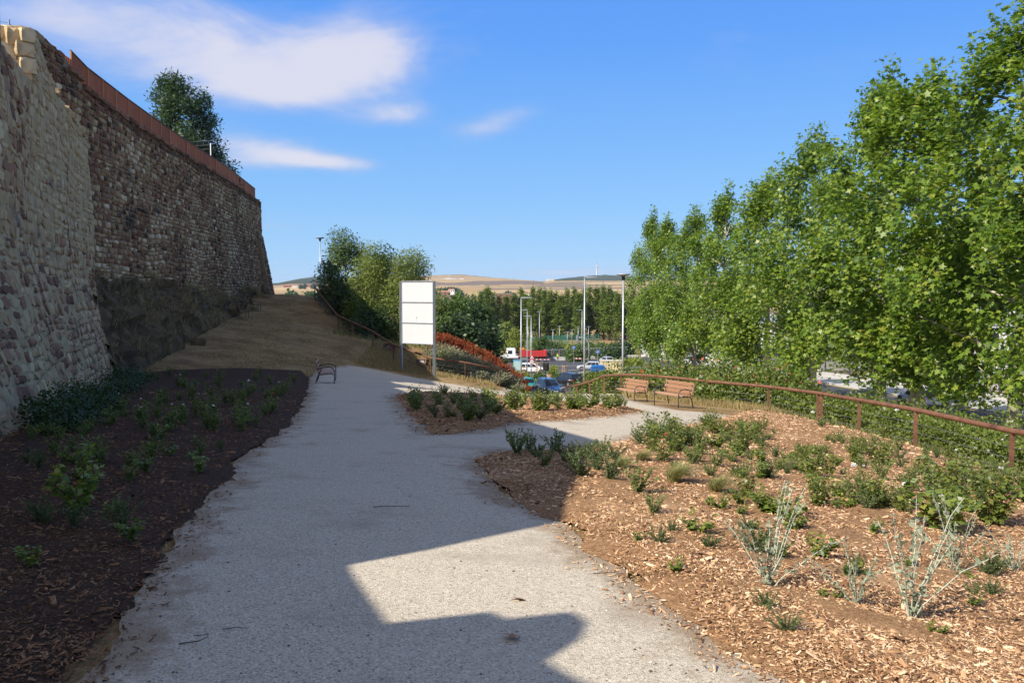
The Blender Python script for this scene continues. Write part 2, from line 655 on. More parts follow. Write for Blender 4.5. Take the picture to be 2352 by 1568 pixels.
def edge_dist(poly, x, y):
    poly = np.asarray(poly, float)
    d = np.full(x.shape, 1e9)
    for a, b in zip(poly, np.roll(poly, -1, 0)):
        ab = b - a
        t = np.clip(((x - a[0]) * ab[0] + (y - a[1]) * ab[1]) / (ab @ ab + 1e-9), 0, 1)
        d = np.minimum(d, np.hypot(x - a[0] - t * ab[0], y - a[1] - t * ab[1]))
    return d


def wobble(poly, amp=.05, seed=0):
    """outline cut finer, with a ragged edge"""
    out = []
    n = len(poly)
    for i in range(n):
        a, b = np.array(poly[i]), np.array(poly[(i + 1) % n])
        L = np.linalg.norm(b - a)
        st = max(.09, .012 * max(a[1], 1))
        k = max(1, int(L / st))
        nr = np.array([-(b - a)[1], (b - a)[0]]) / max(L, 1e-6)
        for q in range(k):
            p = a + (b - a) * q / k
            w = mnoise.noise(Vector((p[0] * 1.3, p[1] * 1.3, seed))) * amp * 2 + mnoise.noise(Vector((p[0] * 6, p[1] * 6, seed + 5))) * amp
            out.append(p + nr * w)
    return out


def sheet(name, poly, m, dz=.02, mound=0.0, rise=.5, amp=.05, seed=0, step=None, zf=tz, rough=0.0, edge=False):
    """a sheet lying on the land inside an outline"""
    ring = wobble(poly, amp, seed) if amp else [np.array(p) for p in poly]
    P2 = np.array(ring)
    x0, y0 = P2.min(0)
    x1, y1 = P2.max(0)
    pts = []
    y = y0
    while y < y1:
        s = step or max(.22, .028 * max(y, 1))
        x = x0 + random.random() * s
        while x < x1:
            pts.append((x + random.uniform(-.2, .2) * s, y + random.uniform(-.2, .2) * s))
            x += s
        y += s
    pts = np.array(pts).reshape(-1, 2)
    ok = inside(P2, pts[:, 0], pts[:, 1])
    pts = pts[ok]
    ed = edge_dist(P2, pts[:, 0], pts[:, 1])
    pts = pts[ed > .06]
    allp = [Vector(p) for p in P2] + [Vector(p) for p in pts]
    n = len(P2)
    vo, _, fo, _, _, _ = geometry.delaunay_2d_cdt(allp, [(i, (i + 1) % n) for i in range(n)], [], 1, 1e-5)
    V = np.array([(p.x, p.y) for p in vo])
    ed = edge_dist(P2, V[:, 0], V[:, 1])
    z = zf(V[:, 0], V[:, 1]) + dz + mound * np.clip(ed / rise, 0, 1) ** .7
    if rough:
        z += rough * np.array([mnoise.noise(Vector((p[0] * 2.2, p[1] * 2.2, 3))) for p in V]) * np.clip(ed / .3, 0, 1)
    me = bpy.data.meshes.new(name)
    me.from_pydata(np.c_[V, z].tolist(), [], [list(f) if area([vo[i] for i in f]) > 0 else list(f)[::-1] for f in fo])
    me.update()
    if edge:
        ea = me.attributes.new('edge', 'FLOAT', 'POINT')
        d = np.minimum(ed, edge_dist(np.array(bed_isle), V[:, 0], V[:, 1]))
        ea.data.foreach_set('value', d.astype(np.float32))
    o = link(name, me, m, None, True)
    o['kind'] = 'structure'
    return o


# ---- ground materials
def gravel_mat():
    m = bpy.data.materials.new('gravel')
    m.use_nodes = True
    t = m.node_tree
    b = NB(t)
    p = t.nodes['Principled BSDF']
    tc = b.n('ShaderNodeTexCoord')
    v = tc.outputs['Object']
    vo = b.n('ShaderNodeTexVoronoi')
    vo.inputs['Scale'].default_value = 95
    t.links.new(v, vo.inputs['Vector'])
    sepc = b.n('ShaderNodeSeparateColor')
    t.links.new(vo.outputs['Color'], sepc.inputs[0])
    c = b.ramp(sepc.outputs[0], [(.25, .21, .155), (.45, .395, .305), (.525, .465, .365), (.68, .615, .5)], [0, .2, .75, 1])
    nz = b.noise(v, 1.1, 6, .65)
    c = b.mix(b.m('MULTIPLY', b.smooth(nz, .5, .7), .6), c, (.33, .275, .21, 1))
    nz2 = b.noise(v, 26, 4, .7)
    c = b.mix(b.m('MULTIPLY', b.smooth(nz2, .62, .74), .6), c, (.2, .175, .145, 1))
    nz3 = b.noise(v, .45, 3, .5)
    c = b.mix(b.m('MULTIPLY', b.smooth(nz3, .5, .7), .25), c, (.54, .48, .39, 1))
    # soil and bark dust trodden in along the borders
    ea = b.n('ShaderNodeAttribute', attribute_name='edge')
    dn = b.noise(v, 2.6, 6, .7)
    df = b.smooth(b.m('SUBTRACT', b.m('ADD', b.m('MULTIPLY', b.m('SUBTRACT', dn, .5), 1.5), .34), ea.outputs['Fac']), -.12, .3)
    c = b.mix(b.m('MULTIPLY', df, .75), c, (.25, .175, .105, 1))
    t.links.new(c, p.inputs['Base Color'])
    p.inputs['Roughness'].default_value = .9
    p.inputs['Specular IOR Level'].default_value = .25
    bp = b.n('ShaderNodeBump')
    bp.inputs['Strength'].default_value = .55
    bp.inputs['Distance'].default_value = .008
    h = b.m('ADD', vo.outputs['Distance'], b.m('MULTIPLY', b.noise(v, 7, 5, .7), 1.6))
    t.links.new(h, bp.inputs['Height'])
    t.links.new(bp.outputs[0], p.inputs['Normal'])
    return m


def dirt_mat():
    """bare earth with straw, greener towards the embankment"""
    m = bpy.data.materials.new('dry_earth')
    m.use_nodes = True
    t = m.node_tree
    b = NB(t)
    p = t.nodes['Principled BSDF']
    tc = b.n('ShaderNodeTexCoord')
    v = tc.outputs['Object']
    n1 = b.noise(v, .55, 6, .65)
    n2 = b.noise(v, 9, 5, .75)
    c = b.ramp(n1, [(.09, .056, .027), (.23, .148, .068), (.34, .24, .112), (.20, .132, .062)], [.25, .45, .6, .8])
    c = b.mix(b.m('MULTIPLY', b.smooth(n2, .5, .68), .6), c, (.44, .34, .18, 1))
    c = b.mix(b.m('MULTIPLY', b.smooth(n2, .48, .3), .55), c, (.09, .065, .04, 1))
    t.links.new(c, p.inputs['Base Color'])
    p.inputs['Roughness'].default_value = .95
    p.inputs['Specular IOR Level'].default_value = .1
    bp = b.n('ShaderNodeBump')
    bp.inputs['Strength'].default_value = .8
    bp.inputs['Distance'].default_value = .04
    t.links.new(b.noise(v, 14, 6, .75), bp.inputs['Height'])
    t.links.new(bp.outputs[0], p.inputs['Normal'])
    return m


M_gravel = gravel_mat()
M_dirt = dirt_mat()
M_mulch = mat('mulch_bed', [(.09, .048, .025), (.23, .125, .06), (.40, .24, .125), (.57, .385, .225)], 34, 7, .95, 1.0, 70, spec=.1, nrough=.85, amt=1.5,
              two=((.52, .325, .17), .7, .52, .72))
M_asphalt = mat('asphalt', [(.045, .046, .05), (.062, .063, .068), (.08, .08, .083)], .6, 6, .85, .2, 40, spec=.3)
M_walk = mat('pavement', [(.36, .35, .33), (.46, .45, .43), (.40, .39, .37)], .8, 5, .9, .1, 20)
M_kerb = mat('kerb_stone', [(.42, .41, .39), (.54, .53, .5)], 2, 4, .85)
M_white_paint = mat('road_paint', [(.55, .55, .54), (.74, .74, .72)], 3, 5, .8)
M_green_lane = mat('cycle_lane', [(.12, .17, .12), (.17, .22, .15)], 1.5, 4, .85)

# ---- the land itself
def make_ground():
    ax = np.concatenate([np.linspace(-1, 1, 150)])
    xs = np.sinh(ax * 4.0) / np.sinh(4.0) * 170
    ys = [-14.0]
    while ys[-1] < 352:
        ys.append(ys[-1] + max(.35, .02 * max(ys[-1], 0)))
    ys = np.array(ys)
    X, Y = np.meshgrid(xs, ys)
    Z = tz(X, Y)
    allin = np.zeros(X.shape, bool)
    for poly in (path_poly, bed_left, bed_right, bed_isle):
        allin |= inside(poly, X, Y)
    Z = Z - .012 * allin
    # under the street sheets
    Z = Z - .15 * ((Y > 84) & (Y < 230)) - .12 * ((X > 24) & (Y < 84))
    ny, nx = X.shape
    idx = np.arange(nx * ny).reshape(ny, nx)
    q = np.stack([idx[:-1, :-1], idx[:-1, 1:], idx[1:, 1:], idx[1:, :-1]], -1).reshape(-1, 4)
    me = np_mesh('ground', np.stack([X, Y, Z], -1).reshape(-1, 3), q.ravel(), np.full(len(q), 4))
    o = link('ground', me, M_dirt, None, True)
    o['kind'] = 'structure'


make_ground()
sheet('path', path_poly, M_gravel, dz=.02, amp=.05, seed=1, edge=True)
M_mulch_shade = mat('shade_mulch', [(.018, .012, .009), (.045, .028, .02), (.09, .055, .035), (.14, .085, .05)], 16, 6, .95, .9, 60, spec=.1, nrough=.75)  # darker copy of the mulch, the wall's shade put into its colour
sheet('mulch_bed', bed_left, M_mulch_shade, dz=.026, mound=.05, rise=.4, amp=.09, seed=2, rough=.025)
sheet('mulch_bed', bed_isle, M_mulch, dz=.026, mound=.09, rise=.5, amp=.09, seed=3, rough=.03)
sheet('mulch_bed', bed_right, M_mulch, dz=.026, mound=.09, rise=.5, amp=.09, seed=4, rough=.04)


def bed_z(poly, x, y, mound):
    ed = edge_dist(poly, x, y)
    return tz(x, y) + .026 + mound * np.clip(ed / .45, 0, 1) ** .7


# ---- wood chips: far too many to count
def chips(name, poly, mound, bounds, n_try, cols_v, label, spill=.32):
    x0, x1, y0, y1 = bounds
    # more of them close by
    u = rng.random(n_try)
    k = 2.2
    yy = (y0 ** (1 - k) + u * (y1 ** (1 - k) - y0 ** (1 - k))) ** (1 / (1 - k))
    xx = x0 + rng.random(n_try) * (x1 - x0)
    ins = inside(poly, xx, yy)
    ed = edge_dist(poly, xx, yy)
    fine = np.array([mnoise.noise(Vector((a * 2.1, b_ * 2.1, 7))) for a, b_ in zip(xx, yy)])
    keep = (ins & (ed > .0)) | (~ins & (ed < spill * (1 + fine) * rng.random(n_try) ** 2))
    # inside the camera's reach only
    keep &= np.abs(xx) < .68 * yy + 1.2
    xx, yy, ed, fine, ins = xx[keep], yy[keep], ed[keep], fine[keep], ins[keep]
    z = np.where(ins, bed_z(poly, xx, yy, mound), tz(xx, yy) + .022)
    N = len(xx)
    pos = np.c_[xx, yy, z + .006]
    nrm = np.c_[rng.normal(0, .33, N), rng.normal(0, .33, N), np.ones(N)]
    a = rng.random(N) * 2 * np.pi
    tip = np.c_[np.cos(a), np.sin(a), rng.normal(0, .12, N)]
    L = (.012 + .029 * rng.random(N) ** 2.3 + .05 * (rng.random(N) < .01)) * (1 + np.maximum(yy - 5, 0) * .07)
    W = L * (.16 + .26 * rng.random(N))
    tv = [(-.5, -.5, 0), (.5, -.5, 0), (-.45, .5, 0), (.4, .5, 0), (0, -.45, .16), (0.05, .45, .13)]
    tf = [(0, 2, 5, 4), (1, 4, 5, 3), (0, 4, 1), (2, 3, 5)]
    v = np.clip(cols_v[0] + cols_v[1] * rng.random(N) ** 1.1 + .2 * fine, 0, 1)
    me = scatter(name, tv, tf, pos, nrm, tip, L, v, W)
    o = link(name, me, M_chip)
    return tag(o, label, 'mulch', kind='stuff')


M_chip = mat('wood_chip', [(.06, .032, .018), (.19, .098, .05), (.38, .215, .112), (.57, .365, .205), (.72, .54, .36)], 30, 2, .85, attr=True, amt=.5, spec=.15)
chips('wood_chips', bed_right, .09, (-.5, 11, 3.4, 27), 200000, (.15, .85), 'orange wood chip mulch strewn over the bed right of the path')
chips('wood_chips', bed_left, .05, (-14, -1, 3.2, 24), 105000, (.0, .42), 'shaded dark wood chip mulch strewn between the wall and the path')  # low chip tones carry the wall's shade in their colour
chips('wood_chips', bed_isle, .09, (-7, 7, 12, 27), 60000, (.05, .72), 'brown wood chip mulch strewn on the island bed')


# ---- crumbs on the gravel path
def path_crumbs():
    N = 3600
    u = rng.random(N)
    yy = 3.2 / (1 - u * (1 - 3.2 / 30))
    xx = rng.uniform(-.7, .7, N) * yy
    ok = inside(path_poly, xx, yy) & ~inside(bed_isle, xx, yy)
    xx, yy = xx[ok], yy[ok]
    N = len(xx)
    pos = np.c_[xx, yy, tz(xx, yy) + .022]
    a = rng.random(N) * 6.283
    L = (.004 + .012 * rng.random(N) ** 5) * (1 + .05 * yy)
    tv = [(-.5, -.4, 0), (.5, -.5, 0), (-.4, .5, 0), (.5, .4, 0), (-.1, 0, .4), (.15, .05, .35)]
    tf = [(0, 4, 2), (0, 1, 5, 4), (1, 3, 5), (2, 4, 5, 3)]
    me = scatter('pebbles', tv, tf, pos, np.c_[np.zeros(N), np.zeros(N), np.ones(N)], np.c_[np.cos(a), np.sin(a), np.zeros(N)], L,
                 rng.random(N), L * rng.uniform(.5, 1, N))
    tag(link('pebbles', me, M_pebble), 'loose pebbles and crumbs of bark on the pale path', 'pebbles', kind='stuff')


M_pebble = mat('pebble', [(.07, .055, .04), (.16, .13, .1), (.45, .42, .37), (.65, .62, .56)], 20, 2, .9, attr=True, amt=.3)
path_crumbs()

# a few twigs and dead leaves that can be told apart
M_twig = mat('twig_bark', [(.06, .045, .035), (.13, .1, .075)], 30, 3, .9)
M_dead = leaf_mat('dead_leaf', [(.22, .11, .05), (.38, .2, .1)], .1, .8, .1)


def twig(x, y, pts, r, label):
    c = G(x, y)
    b = MB()
    b.tube([(p[0], p[1], r + .004 + p[2]) for p in pts], [r, r * .9] + [r * .6] * (len(pts) - 2), 5)
    o = b.build('twig', M_twig)
    o.location = (c[0], c[1], tzf(c[0], c[1]) + .02)
    tag(o, label, 'twig')


twig(450, 1480, [(-.07, -.05, 0), (.03, -.04, .01), (.06, .0, .015), (.05, .045, .01), (-.03, .05, 0)], .004, 'hooked dark twig lying on the shaded path')
twig(540, 1455, [(-.07, 0, 0), (0, .01, .006), (.07, .015, 0)], .003, 'short straight twig on the shaded path')
twig(905, 1170, [(-.2, 0, 0), (-.05, .01, .006), (.15, .02, 0)], .004, 'long thin twig across the middle of the path')
twig(1400, 1325, [(-.12, 0, 0), (0, .01, .006), (.12, .0, 0)], .004, 'thin twig on the sunlit path by the mulch edge')
for px, py, lab in ((1195, 1388, 'curled orange dead leaf in the sunlit patch of path'), (1192, 1475, 'small dead leaf beside the rounded wall shadow'),
                    (355, 1325, 'pale dead leaf on dark mulch by the path edge'), (375, 1155, 'dead leaf at the ragged edge of the left bed'),
                    (2075, 1520, 'big dry brown leaf on the right mulch bed'), (1605, 1306, 'pale flat dead leaf on the orange mulch')):
    c = G(px, py)
    me = scatter('dead_leaf', LOBED[0], LOBED[1], [(0, 0, .012)], [(.2, .3, 1)], [(random.uniform(-1, 1), random.uniform(-1, 1), .1)], .11, [random.random()])
    o = link('dead_leaf', me, M_dead)
    o.location = (c[0], c[1], tzf(c[0], c[1]) + .10 * (inside(bed_right, c[0], c[1])) + .03)
    tag(o, lab, 'leaf')

# ---- streets below (the land falls to them)
def road_z(x, y):
    return tz(x, y)


ROAD = [(-70, 86.5), (-20, 87), (-2, 86), (6, 83.5), (14, 84), (24, 80), (24, -14), (33.5, -14), (33.5, 90), (33, 126), (33, 190), (60, 196), (100, 196), (100, 212), (30, 210),
        (0, 213), (-30, 213), (-70, 208), (-70, 135), (-30, 132), (-12, 128), (-30, 118), (-70, 116)]
sheet('road', ROAD, M_asphalt, dz=-.06, amp=0, step=4.0)


def strip(name, pts, w, h, m, step=1.5, kind='structure', dz=0.0, parent=None):
    """a kerb or painted line following the land along pts"""
    pts = [np.array(p, float) for p in pts]
    fine = []
    for a, b_ in zip(pts[:-1], pts[1:]):
        k = max(1, int(np.linalg.norm(b_ - a) / step))
        for q in range(k):
            fine.append(a + (b_ - a) * q / k)
    fine.append(pts[-1])
    V, F = [], []
    for i, p in enumerate(fine):
        d = fine[min(i + 1, len(fine) - 1)] - fine[max(i - 1, 0)]
        n = np.array([-d[1], d[0]]) / max(np.linalg.norm(d), 1e-6)
        z = tzf(p[0], p[1]) + dz
        for s in (-1, 1):
            q = p + n * s * w / 2
            V += [(q[0], q[1], z - .1), (q[0], q[1], z + h)]
    for i in range(len(fine) - 1):
        a, b_ = i * 4, i * 4 + 4
        F += [(a + 1, a + 3, b_ + 3, b_ + 1), (a, a + 1, b_ + 1, b_), (a + 3, a + 2, b_ + 2, b_ + 3)]
    me = bpy.data.meshes.new(name)
    me.from_pydata(V, [], F)
    me.update()
    o = link(name, me, m, parent)
    if kind and parent is None:
        o['kind'] = kind
    return o


def island(name, poly, m, h=.06):
    o = sheet(name, poly, m, dz=h, amp=0, step=3.0)
    strip('kerb', [*poly, poly[0]], .3, h + .015, M_kerb)
    return o


# pavement between the two carriageways, with a cycle lane
ISLE = [(-70, 117.2), (-30, 119), (-8, 123), (-2, 117.5), (3, 112.5), (8, 117), (15, 121), (23, 120), (24, 128), (16, 134), (8, 136), (0, 131.5), (-8, 129), (-12, 127), (-30, 130.8), (-70, 133.8)]
island('pavement', ISLE, M_walk)
sheet('cycle_lane', [(-40, 124), (-8, 126), (2, 122), (12, 127), (23, 125), (23, 127), (12, 129.5), (2, 124.5), (-8, 128), (-40, 126.5)], M_green_lane, dz=.075, amp=0, step=3)
# the walk along the near side of the street on the right and its far walk
island('pavement', [(17.5, -14), (23.8, -14), (23.8, 79), (15, 82), (10, 80), (17.5, 74)], M_walk)
island('pavement', [(33.8, -14), (39.5, -14), (39.5, 190), (33.8, 190)], M_walk)
# painted lines
for k in range(9):
    x = -3.6 + k * 1.05
    sheet('zebra_bar', [(x, 87.2), (x + .5, 87.1), (x + .9, 90.6), (x + .4, 90.7)], M_white_paint, dz=-.05, amp=0, step=2)
strip('lane_line', [(-30, 102), (-8, 103), (6, 101.5), (14, 97), (24, 92)], .14, .0, M_white_paint, dz=-.052)
strip('lane_line', [(-60, 150), (-20, 151), (10, 146), (33, 140)], .16, .0, M_white_paint, dz=-.052)
strip('lane_line', [(-60, 139), (-20, 140), (5, 139), (20, 136), (33, 130)], .2, .0, M_white_paint, dz=-.052)
strip('lane_line', [(-30, 168), (0, 170), (28, 166)], .2, .0, M_white_paint, dz=-.052)
M_yellow = mat('yellow_paint', [(.5, .33, .06), (.62, .43, .1)], 3, 4, .8)
strip('lane_line', [(33.3, 20), (33.3, 120)], .14, .0, M_yellow, dz=-.052)
strip('lane_line', [(28.6, -10), (28.6, 130)], .12, .0, M_white_paint, dz=-.052)
# ================================================================== THE OLD WALL ON THE LEFT
def lerp(tab, x):
    xs = [p[0] for p in tab]
    ys = [p[1] for p in tab]
    return float(np.interp(x, xs, ys))


STONE_COLS = [(0.07, 0.044, 0.029), (0.15, 0.084, 0.05), (0.23, 0.11, 0.064), (0.3, 0.168, 0.097), (0.36, 0.24, 0.126), (0.43, 0.302, 0.164), (0.52, 0.394, 0.235), (0.65, 0.528, 0.353)]
M_stone = mat('wall_stone', STONE_COLS, 7, 5, .92, .8, 22, attr=True, amt=.7, spec=.15, two=((.06, .052, .045), .55, .58, .74))
M_stone_pale = mat('pale_wall_stone', [(0.175, 0.092, 0.058), (0.272, 0.147, 0.09), (0.369, 0.202, 0.121), (0.417, 0.285, 0.148), (0.495, 0.354, 0.191), (0.553, 0.419, 0.238), (0.621, 0.497, 0.304)], 6, 6, .92, .8, 20,
                   attr=True, amt=.8, spec=.15, two=((.12, .095, .08), .8, .56, .72))
M_mortar = mat('lime_mortar', [(0.285, 0.205, 0.113), (0.446, 0.337, 0.195), (0.541, 0.428, 0.261)], 3, 7, .95, 1.0, 13, spec=.1, nrough=.72, two=((.15, .12, .1), .6, .52, .7))
M_mortar_dark = mat('dark_mortar', [(0.15, 0.108, 0.067), (0.26, 0.192, 0.118), (0.34, 0.259, 0.16)], 3, 7, .95, 1.0, 13, spec=.1, nrough=.7, two=((.05, .043, .036), .4, .55, .75))

NEAR_TOP = [(-14, 5), (.15, 4.8), (.35, 4.75), (.55, 4.72), (.68, 4.95), (.85, 5.05), (1.05, 5.03), (1.12, 4.72), (1.3, 4.7), (1.34, 4.2), (2.68, 4.1), (2.72, 4.6), (2.95, 5.75), (5, 6.9), (7.1, 8.0), (10, 7.7), (14.5, 8.4),
            (19.0, 9.3), (19.05, 7.15), (22.3, 7.1), (22.35, 8.5), (23.7, 8.5), (24.6, 8.15), (26.3, 7.75), (33, 7.5)]
N_IN = np.array([-.937, -.35])
N_DIR = np.array([-.35, .937])


def near_base(Y):
    return np.array([-8.5 - .3735 * (Y - 13.8), Y])


def near_face(Y, z, d=0.0):
    """point of the near wall's face: Y along it, height z, d metres proud of the face"""
    b = near_base(Y)
    zb = min(-.056 * Y, 0)
    k = np.clip((z - zb) / 3.9, 0, 1) ** .8
    bulge = .12 * math.sin(Y * .9) * math.sin(min(max(z, 0), 7) / 7 * math.pi)
    q = b + N_IN * (.95 * k - d + bulge)
    return np.array([q[0], q[1], z])


FAR_PTS = [(27.1, -16.25), (28.5, -16.45), (33.3, -17.1), (40.2, -18.2), (50.6, -19.65), (62.3, -21.0), (74, -22.75)]
FAR_TOP = [(27, 9.6), (28.35, 9.6), (28.4, 10.5), (31.9, 10.5), (32.0, 10.25), (33.1, 10.2), (33.3, 9.85), (45, 9.8), (60, 9.85), (74, 9.8), (90, 9.6)]
FAR_LINE = [np.array((x, y)) for y, x in FAR_PTS] + [np.array(p) for p in ((-23.1, 76.5), (-24.0, 79), (-26, 81.5), (-29, 83))]
_fl = [0]
for a, b in zip(FAR_LINE[:-1], FAR_LINE[1:]):
    _fl.append(_fl[-1] + float(np.linalg.norm(b - a)))
FAR_LEN = _fl[-1]
_fx = [p[0] for p in FAR_LINE]
_fy = [p[1] for p in FAR_LINE]


def far_xy(s):
    return np.array([np.interp(s, _fl, _fx), np.interp(s, _fl, _fy)])


def far_n(s):
    d = far_xy(min(s + .6, FAR_LEN)) - far_xy(max(s - .6, 0))
    d /= np.linalg.norm(d)
    return np.array([d[1], -d[0]])       # outward, towards the path


def far_face(s, z, d=0.0):
    fl = .9 * np.clip((s - 44) / 6, 0, 1) * np.clip((6 - z) / 5, 0, 1)
    q = far_xy(s) + far_n(s) * (d + .25 * np.clip((8 - z) / 8, 0, 1) + fl)
    return np.array([q[0], q[1], z])


def wall_body(name, face, s_list, top, bot, back, m, parent, inset=.0, rows=22, amp=.035):
    """the mortared core: ragged front, top and back"""
    V, F = [], []
    for s in s_list:
        zt, zb = top(s), bot(s)
        for r_ in range(rows + 1):
            z = zb + (zt - zb) * r_ / rows
            q = face(s, z, 0)
            n = mnoise.noise(Vector((s * 1.7, z * 1.7, 2))) + .6 * mnoise.noise(Vector((s * 5, z * 5, 8))) + .35 * mnoise.noise(Vector((s * 13, z * 13, 5)))
            q = face(s, z, n * amp - inset)
            V.append(q)
        for q in back(s, zt, zb):
            V.append(q)
    st = rows + 3
    for i in range(len(s_list) - 1):
        for r_ in range(rows + 2):
            a, b_ = i * st + r_, (i + 1) * st + r_
            F.append((a, b_, b_ + 1, a + 1))
    F.append(tuple(range(st)))
    F.append(tuple((len(s_list) - 1) * st + k for k in range(st - 1, -1, -1)))
    me = bpy.data.meshes.new(name)
    me.from_pydata([tuple(map(float, q)) for q in V], [], F)
    me.update()
    return link(name, me, m, parent)


def stone_shape(face, s0, s1, z0, z1, proud, jit):
    """an uneven stone: eight-cornered outline, sides and a domed front"""
    w, h = s1 - s0, z1 - z0
    c = .16 + .16 * random.random()
    o = [(s0 + w * c, z0), (s1 - w * c, z0), (s1, z0 + h * c), (s1, z1 - h * c), (s1 - w * c, z1), (s0 + w * c, z1), (s0, z1 - h * c), (s0, z0 + h * c)]
    o = [(a + random.uniform(-jit, jit) * w, b_ + random.uniform(-jit, jit) * h) for a, b_ in o]
    cs, cz = (s0 + s1) / 2, (z0 + z1) / 2
    tilt_a, tilt_b = random.uniform(-.3, .3), random.uniform(-.3, .3)
    V = [face(a, b_, -.05) for a, b_ in o]
    for a, b_ in o:
        k = random.uniform(.84, .95)
        fa, fb = cs + (a - cs) * k, cz + (b_ - cz) * k
        d = proud * (1 + tilt_a * (a - cs) / w * 2 + tilt_b * (b_ - cz) / h * 2)
        V.append(face(fa, fb, d))
    V.append(face(cs, cz, proud * 1.08))
    F = [(i, (i + 1) % 8, 8 + (i + 1) % 8, 8 + i) for i in range(8)] + [(8 + i, 8 + (i + 1) % 8, 16) for i in range(8)]
    return V, F


def seen_area(V):
    c = np.mean(V, 0)
    if c[1] < 2:
        return 0
    p = np.array([((q[0]) / q[1], (q[2] - EYE) / q[1]) for q in V[:8]])
    if abs(c[0] / c[1]) > .63 or (c[2] - EYE) / c[1] > .36:
        return 0
    return abs(area(p))


def stones(face, s0, s1, top, bot, parent, m, wr, hr, proud, gap, name, vfun, jit=.07, skip=0.0, limit=296):
    items = []
    z = min(bot(s) for s in np.linspace(s0, s1, 30))
    zmax = max(top(s) for s in np.linspace(s0, s1, 60))
    row = 0
    while z < zmax:
        h = random.uniform(*hr)
        s = s0 + random.random() * wr[1]
        while s < s1:
            w = random.uniform(*wr)
            if random.random() < .12:
                w *= 1.5
            sm = s + w / 2
            dz = .22 * mnoise.noise(Vector((s * .25, z * .3, 3)))
            za, zb_ = z + dz, z + dz + h * random.uniform(.85, 1.03)
            if za > bot(sm) - .1 and zb_ < min(top(s), top(sm), top(s + w)) - .0 and random.random() > skip:
                if random.random() < .13 and h > .2:
                    mid = (za + zb_) / 2
                    parts = [(za, mid - gap / 2), (mid + gap / 2, zb_)]
                else:
                    parts = [(za, zb_)]
                for a, b_ in parts:
                    V, F = stone_shape(face, s + gap / 2, s + w - gap / 2, a + gap / 2, b_ - gap / 2, random.uniform(*proud), jit)
                    items.append((seen_area(V), V, F, vfun(sm, (a + b_) / 2)))
            s += w
        z += h
        row += 1
    items.sort(key=lambda t: -t[0])
    for a, V, F, v in items[:limit]:
        me = bpy.data.meshes.new(name)
        c = np.mean(V, 0)
        me.from_pydata([tuple(map(float, q - c)) for q in V], [], F)
        me.update()
        set_v(me, np.full(len(V), v))
        o = link(name, me, m, parent)
        o.location = c
    VV, LL, CC, AA = [], [], [], []
    off = 0
    for a, V, F, v in items[limit:]:
        VV += V
        for f in F:
            LL += [i + off for i in f]
            CC.append(len(f))
        AA += [v] * len(V)
        off += len(V)
    if VV:
        me = np_mesh('rubble', np.array(VV), LL, CC)
        set_v(me, AA)
        o = link('rubble', me, m, parent)
        o['kind'] = 'stuff'


# ---- near wall (a bastion that flares at its foot)
near = empty('stone_wall', (-8.5, 13.8, -.77), 0, 'pale pinkish rubble stone wall with broken battlements, nearest on the left', 'wall')
near_s = sorted(set([round(float(v), 3) for v in np.concatenate([np.arange(-14, 12, .5), np.arange(12, 33.01, .16)])] + [p[0] for p in NEAR_TOP]))
INV = Matrix.Translation(-Vector(near.location))


def rehang(parent):
    """children were made in world places: keep them there"""
    for ch in parent.children:
        ch.matrix_parent_inverse = Matrix.Translation(-Vector(parent.location))


ntop = lambda Y: lerp(NEAR_TOP, Y)
nbot = lambda Y: -.056 * Y - .45
wall_body('core', near_face, near_s, ntop, nbot,
          lambda s, zt, zb: [(*(near_base(s) + N_IN * 1.75), zt - .06), (*(near_base(s) + N_IN * 1.75), zb)], M_mortar, near, amp=.06, inset=.012, rows=64)


def near_v(s, z):
    n = mnoise.noise(Vector((s * .35, z * .35, 4)))
    v = .45 + .35 * n + random.gauss(0, .26)
    if s > 22 and z > 3.2:
        v = .72 + random.gauss(0, .12)          # the smoother cream blocks by the corner
    return float(np.clip(v, 0, 1))


stones(near_face, 12.6, 32.85, ntop, lambda Y: -.056 * Y - .2, near, M_stone_pale, (.16, .55), (.12, .34), (-.015, .03), .02, 'stone', near_v, jit=.16, skip=.04)


def rough_block(c, size, rz, m, parent, v, name='coping_stone'):
    """a weathered squared block"""
    b = MB()
    n = 4
    V, F = [], []
    rot = Matrix.Rotation(rz, 3, 'Z')
    idx = {}
    for i in range(n):
        for j in range(n):
            for k in range(n):
                if 0 < i < n - 1 and 0 < j < n - 1 and 0 < k < n - 1:
                    continue
                p = Vector((i / (n - 1) - .5, j / (n - 1) - .5, k / (n - 1) - .5))
                r_ = 1 - .28 * max(0, p.length - .6)
                nn = mnoise.noise(Vector((p.x * 3 + c[0] * 9, p.y * 3 + c[1] * 9, p.z * 3 + c[2] * 9))) * .2
                q = Vector((p.x * size[0], p.y * size[1], p.z * size[2])) * (r_ + nn)
                idx[(i, j, k)] = len(V)
                V.append(rot @ q)
    for ax in range(3):
        for side in (0, n - 1):
            for a in range(n - 1):
                for b_ in range(n - 1):
                    def key(u, w):
                        t = [u, w]
                        t.insert(ax, side)
                        return idx[tuple(t)]
                    f = (key(a, b_), key(a + 1, b_), key(a + 1, b_ + 1), key(a, b_ + 1))
                    F.append(f if (side > 0) == (ax != 1) else f[::-1])
    me = bpy.data.meshes.new(name)
    me.from_pydata([tuple(q) for q in V], [], F)
    me.update()
    set_v(me, np.full(len(V), v))
    o = link(name, me, m, parent)
    o.location = c
    return o


